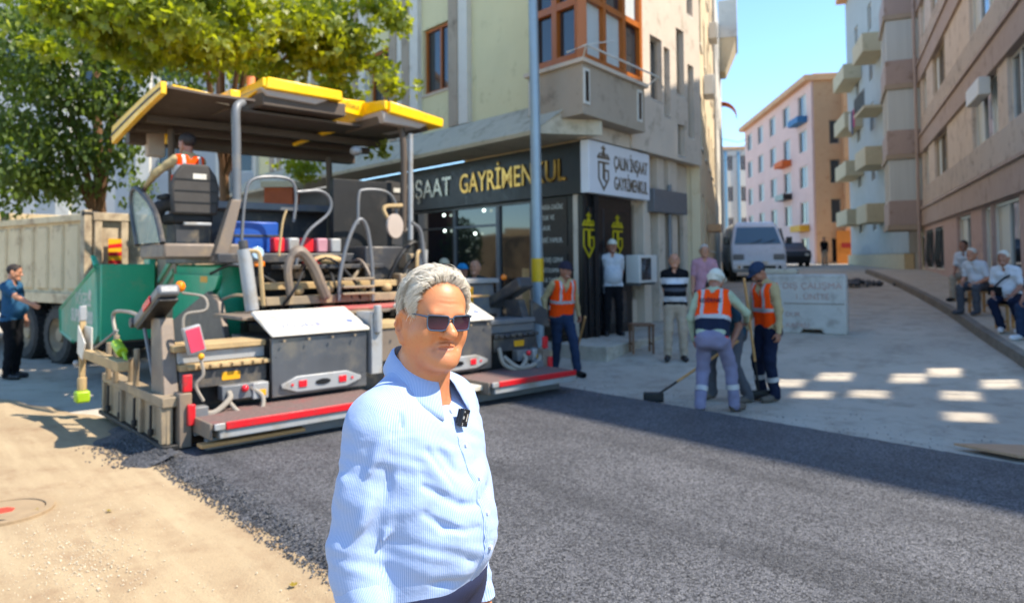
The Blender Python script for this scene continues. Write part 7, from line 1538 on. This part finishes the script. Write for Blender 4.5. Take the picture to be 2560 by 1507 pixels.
# ---------------------------------------------------------------- trees
def tree(name, label, base, limbs, clusters, n_stuff, n_parts, size, lm, trunk_r, seed, flat=.5, shape=MAPLE, vis=None):
    T_ = thing(name, label, 'tree', base); rg = np.random.RandomState(seed); bs = np.array(base, float)
    M_BRK = mat('orange_brown_bark', '#6e4f35', .9, var=.25, scale=6, stretch=(1, 1, .2), bump=.6, bscale=30)
    MB().tube(arc(limbs[0], 5), np.linspace(trunk_r, trunk_r * .5, len(arc(limbs[0], 5))), 10).build('trunk', M_BRK, T_, smooth=True)
    mb = MB()
    for l in limbs[1:]: q = arc(l, 5); mb.tube(q, np.linspace(trunk_r * .45, .015, len(q)), 7)
    mb.build('limbs', M_BRK, T_, smooth=True)
    base_me = None; L_ = len(shape); verts = []; faces = []; tw = MB()
    def leaf_xf(c, r):
        ph = rg.rand() * 6.28; tilt = rg.normal(.9, .5); d = np.array([math.cos(ph) * math.cos(tilt), math.sin(ph) * math.cos(tilt), -math.sin(tilt)]); x = unit(np.cross(d, [rg.randn() * .3, rg.randn() * .3, 1])); nn = np.cross(x, d); return np.stack([x, d, nn], 1), c, size * rg.uniform(.6, 1.25)
    sh3 = np.array([(x, y, .16 * abs(x) - .12 * y * y) for x, y in shape])
    W = np.array([c[3] ** 2 for c in clusters]); W /= W.sum(); xs_ = []
    for i in range(n_stuff + n_parts):
        c = clusters[rg.choice(len(clusters), p=W)]; v_ = unit(rg.randn(3)); r = c[3] * (rg.rand() ** .45); sub = np.array([c[0], c[1], c[2]]) + v_ * r * (1, 1, flat)
        # leaves gather in sprays
        sub = sub + .06 * rg.randn(3); g_ = np.sin(sub[0] * 5 + seed) + np.sin(sub[1] * 4.3 + 2) + np.sin(sub[2] * 6.1 + sub[0] * 2)
        if g_ < -.9: continue
        xs_.append(leaf_xf(sub - bs, c[3]))
    if vis:
        xs_.sort(key=lambda t: vis(t[1] + bs))
    for Rm, c, sz in xs_[n_parts:]:
        o_ = len(verts); verts.extend(list((sh3 * sz) @ Rm.T + c)); 
        faces.append(tuple(range(o_, o_ + L_)))
    link_mesh('crown', verts, faces, lm, T_)['kind'] = 'stuff'
    if n_parts:
        me = bpy.data.meshes.new('leaf'); me.from_pydata([tuple(p_) for p_ in sh3], [], [tuple(range(L_))]); me.materials.append(lm)
        for Rm, c, sz in xs_[:n_parts]:
            o = bpy.data.objects.new('leaf', me); COL.objects.link(o); o.parent = T_; M4 = np.eye(4); M4[:3, :3] = Rm * sz; M4[:3, 3] = c; o.matrix_local = Matrix(M4.tolist())
    return T_
def pz(p): q = (np.array(p) - EYEP) @ CAM_R; return PPY - FPX * q[1] / -q[2]
def cl(u, v, y, r): p = at_dist(u, v, y); return (p[0], p[1], p[2], r)
tb = at_dist(560, 650, 12.6)[:2]; b0 = (tb[0], tb[1], 0); top = at_dist(545, 120, 12.4) - np.array(b0)
c1 = [cl(u, v, y, r) for u, v, y, r in ((330, 60, 9.4, .75), (60, 15, 9.2, .6), (150, 45, 9.4, .55), (235, 35, 9.4, .6), (280, 110, 9.8, .35), (120, 110, 9.8, .3), (420, 30, 9.2, .7), (470, 120, 10.2, .6), (540, 40, 9.6, .8), (610, 90, 10.6, .75), (680, 40, 10.8, .8), (700, 140, 11.6, .6), (770, 90, 11.4, .75), (850, 40, 11.6, .75), (840, 130, 11.8, .6), (900, 110, 12.2, .55), (930, 190, 12.2, .5), (975, 215, 12.0, .28), (880, 215, 12.4, .5), (800, 195, 12.6, .5), (950, 30, 12.0, .5), (985, 60, 12.2, .3), (350, -50, 9.4, .7), (500, -50, 9.8, .7), (620, 170, 12.8, .5), (360, 150, 10.4, .4), (690, 215, 13.2, .45), (760, 420, 15, .35), (700, 430, 15.2, .3), (1040, 215, 12.0, .10), (945, 375, 11.6, .12))]
lim = [[(0, 0, 0), (.05, 0, 1.5), (0, 0, 3.0), tuple(top)]]
for u, v, y in ((420, 40, 9.6), (690, 60, 11), (860, 120, 11.8), (930, 180, 12.1), (560, -80, 10.5), (760, 30, 11.4)): lim.append([(0, 0, 3.2), tuple(np.array(top) * .5 + (at_dist(u, v, y) - np.array(b0)) * .5 + (0, 0, .2)), tuple(at_dist(u, v, y) - np.array(b0))])
tree('maple_tree', 'yellow-green maple tree spreading over the paver canopy', b0, lim, c1, 15000, 260, .122, M_LF1, .12, 4, .62, vis=lambda p: (p[1] + 3 * (abs(p[0] / p[1]) > .7) + 3 * (pz(p) < 0)))

tb = at_dist(245, 650, 15.5)[:2]; b0 = (tb[0], tb[1], 0); top = at_dist(240, 150, 15.5) - np.array(b0)
c2 = [cl(u, v, y, r) for u, v, y, r in ((40, 60, 13.5, 1.2), (150, 120, 14, 1.2), (60, 230, 14, 1.2), (200, 220, 14.2, 1.0), (110, 340, 14.2, 1.1), (30, 400, 14, 1.0), (250, 330, 14.6, .7), (300, 220, 14.4, .7), (340, 290, 14.8, .5), (180, 420, 14.8, .8), (60, 470, 15, .8), (270, 430, 14.9, .5), (320, 380, 14.6, .35), (250, 60, 14, 1.0), (380, 90, 14.5, .9), (-60, 150, 14, 1.2), (-60, 380, 14, 1.2), (480, 160, 16, .8), (600, 130, 17, .8), (150, 478, 15.4, .6), (340, 478, 15.6, .4), (480, 250, 17, .5))]
lim = [[(0, 0, 0), (.05, .05, 2.0), (0, 0, 3.5), tuple(top)]]
for u, v, y in ((60, 120, 13.8), (120, 330, 14.2), (330, 240, 14.5), (30, 420, 14.2), (380, 90, 14.6)): lim.append([(0, 0, 2.6), tuple(np.array(top) * .4 + (at_dist(u, v, y) - np.array(b0)) * .5), tuple(at_dist(u, v, y) - np.array(b0))])
OVAL = [(0, 0), (.22, .15), (.3, .42), (.2, .75), (0, 1.), (-.2, .75), (-.3, .42), (-.22, .15)]
tree('leafy_tree', 'dense dark green tree standing behind the tipper truck', b0, lim, c2, 19000, 0, .13, M_LF2, .16, 9, .85, shape=OVAL)
# shrub with brick pillar seen through the paver
p = at_dist(690, 560, 17.5); sh = thing('shrub', 'bright green shrub by the orange brick pillar behind the paver', 'plant', (p[0] + .9, p[1], 0)); rg = np.random.RandomState(2); vv = []; ff = []
for i in range(1500):
    c = unit(rg.randn(3)) * (.7, .6, .9) * rg.rand() ** .4 + (0, 0, 2.0); sz = .13; R_ = rotz(rg.rand() * 6.3) @ rotx(rg.rand() * 3); o_ = len(vv); vv += list((np.array([(x, y, 0) for x, y in OVAL]) * sz) @ R_.T + c); ff.append(tuple(range(o_, o_ + 8)))
link_mesh('foliage', vv, ff, M_LF1, sh)['kind'] = 'stuff'; MB().tube([(0, 0, 0), (.05, 0, 1.4)], .05, 8).build('stem', MATS['orange_brown_bark'], sh)
p = at_dist(705, 560, 18.4); t = thing('brick_pillar', 'orange painted pillar beside the shrub behind the paver', 'pillar', (p[0], p[1], 0)); MB().box(-.35, .35, -.3, .3, 0, 3.6).build('shaft', mat('orange_brick', '#a8522c', .8, var=.15, scale=5), t); MB().box(-.42, .42, -.36, .36, 3.601, 3.75).build('capital', M_CRB, t)
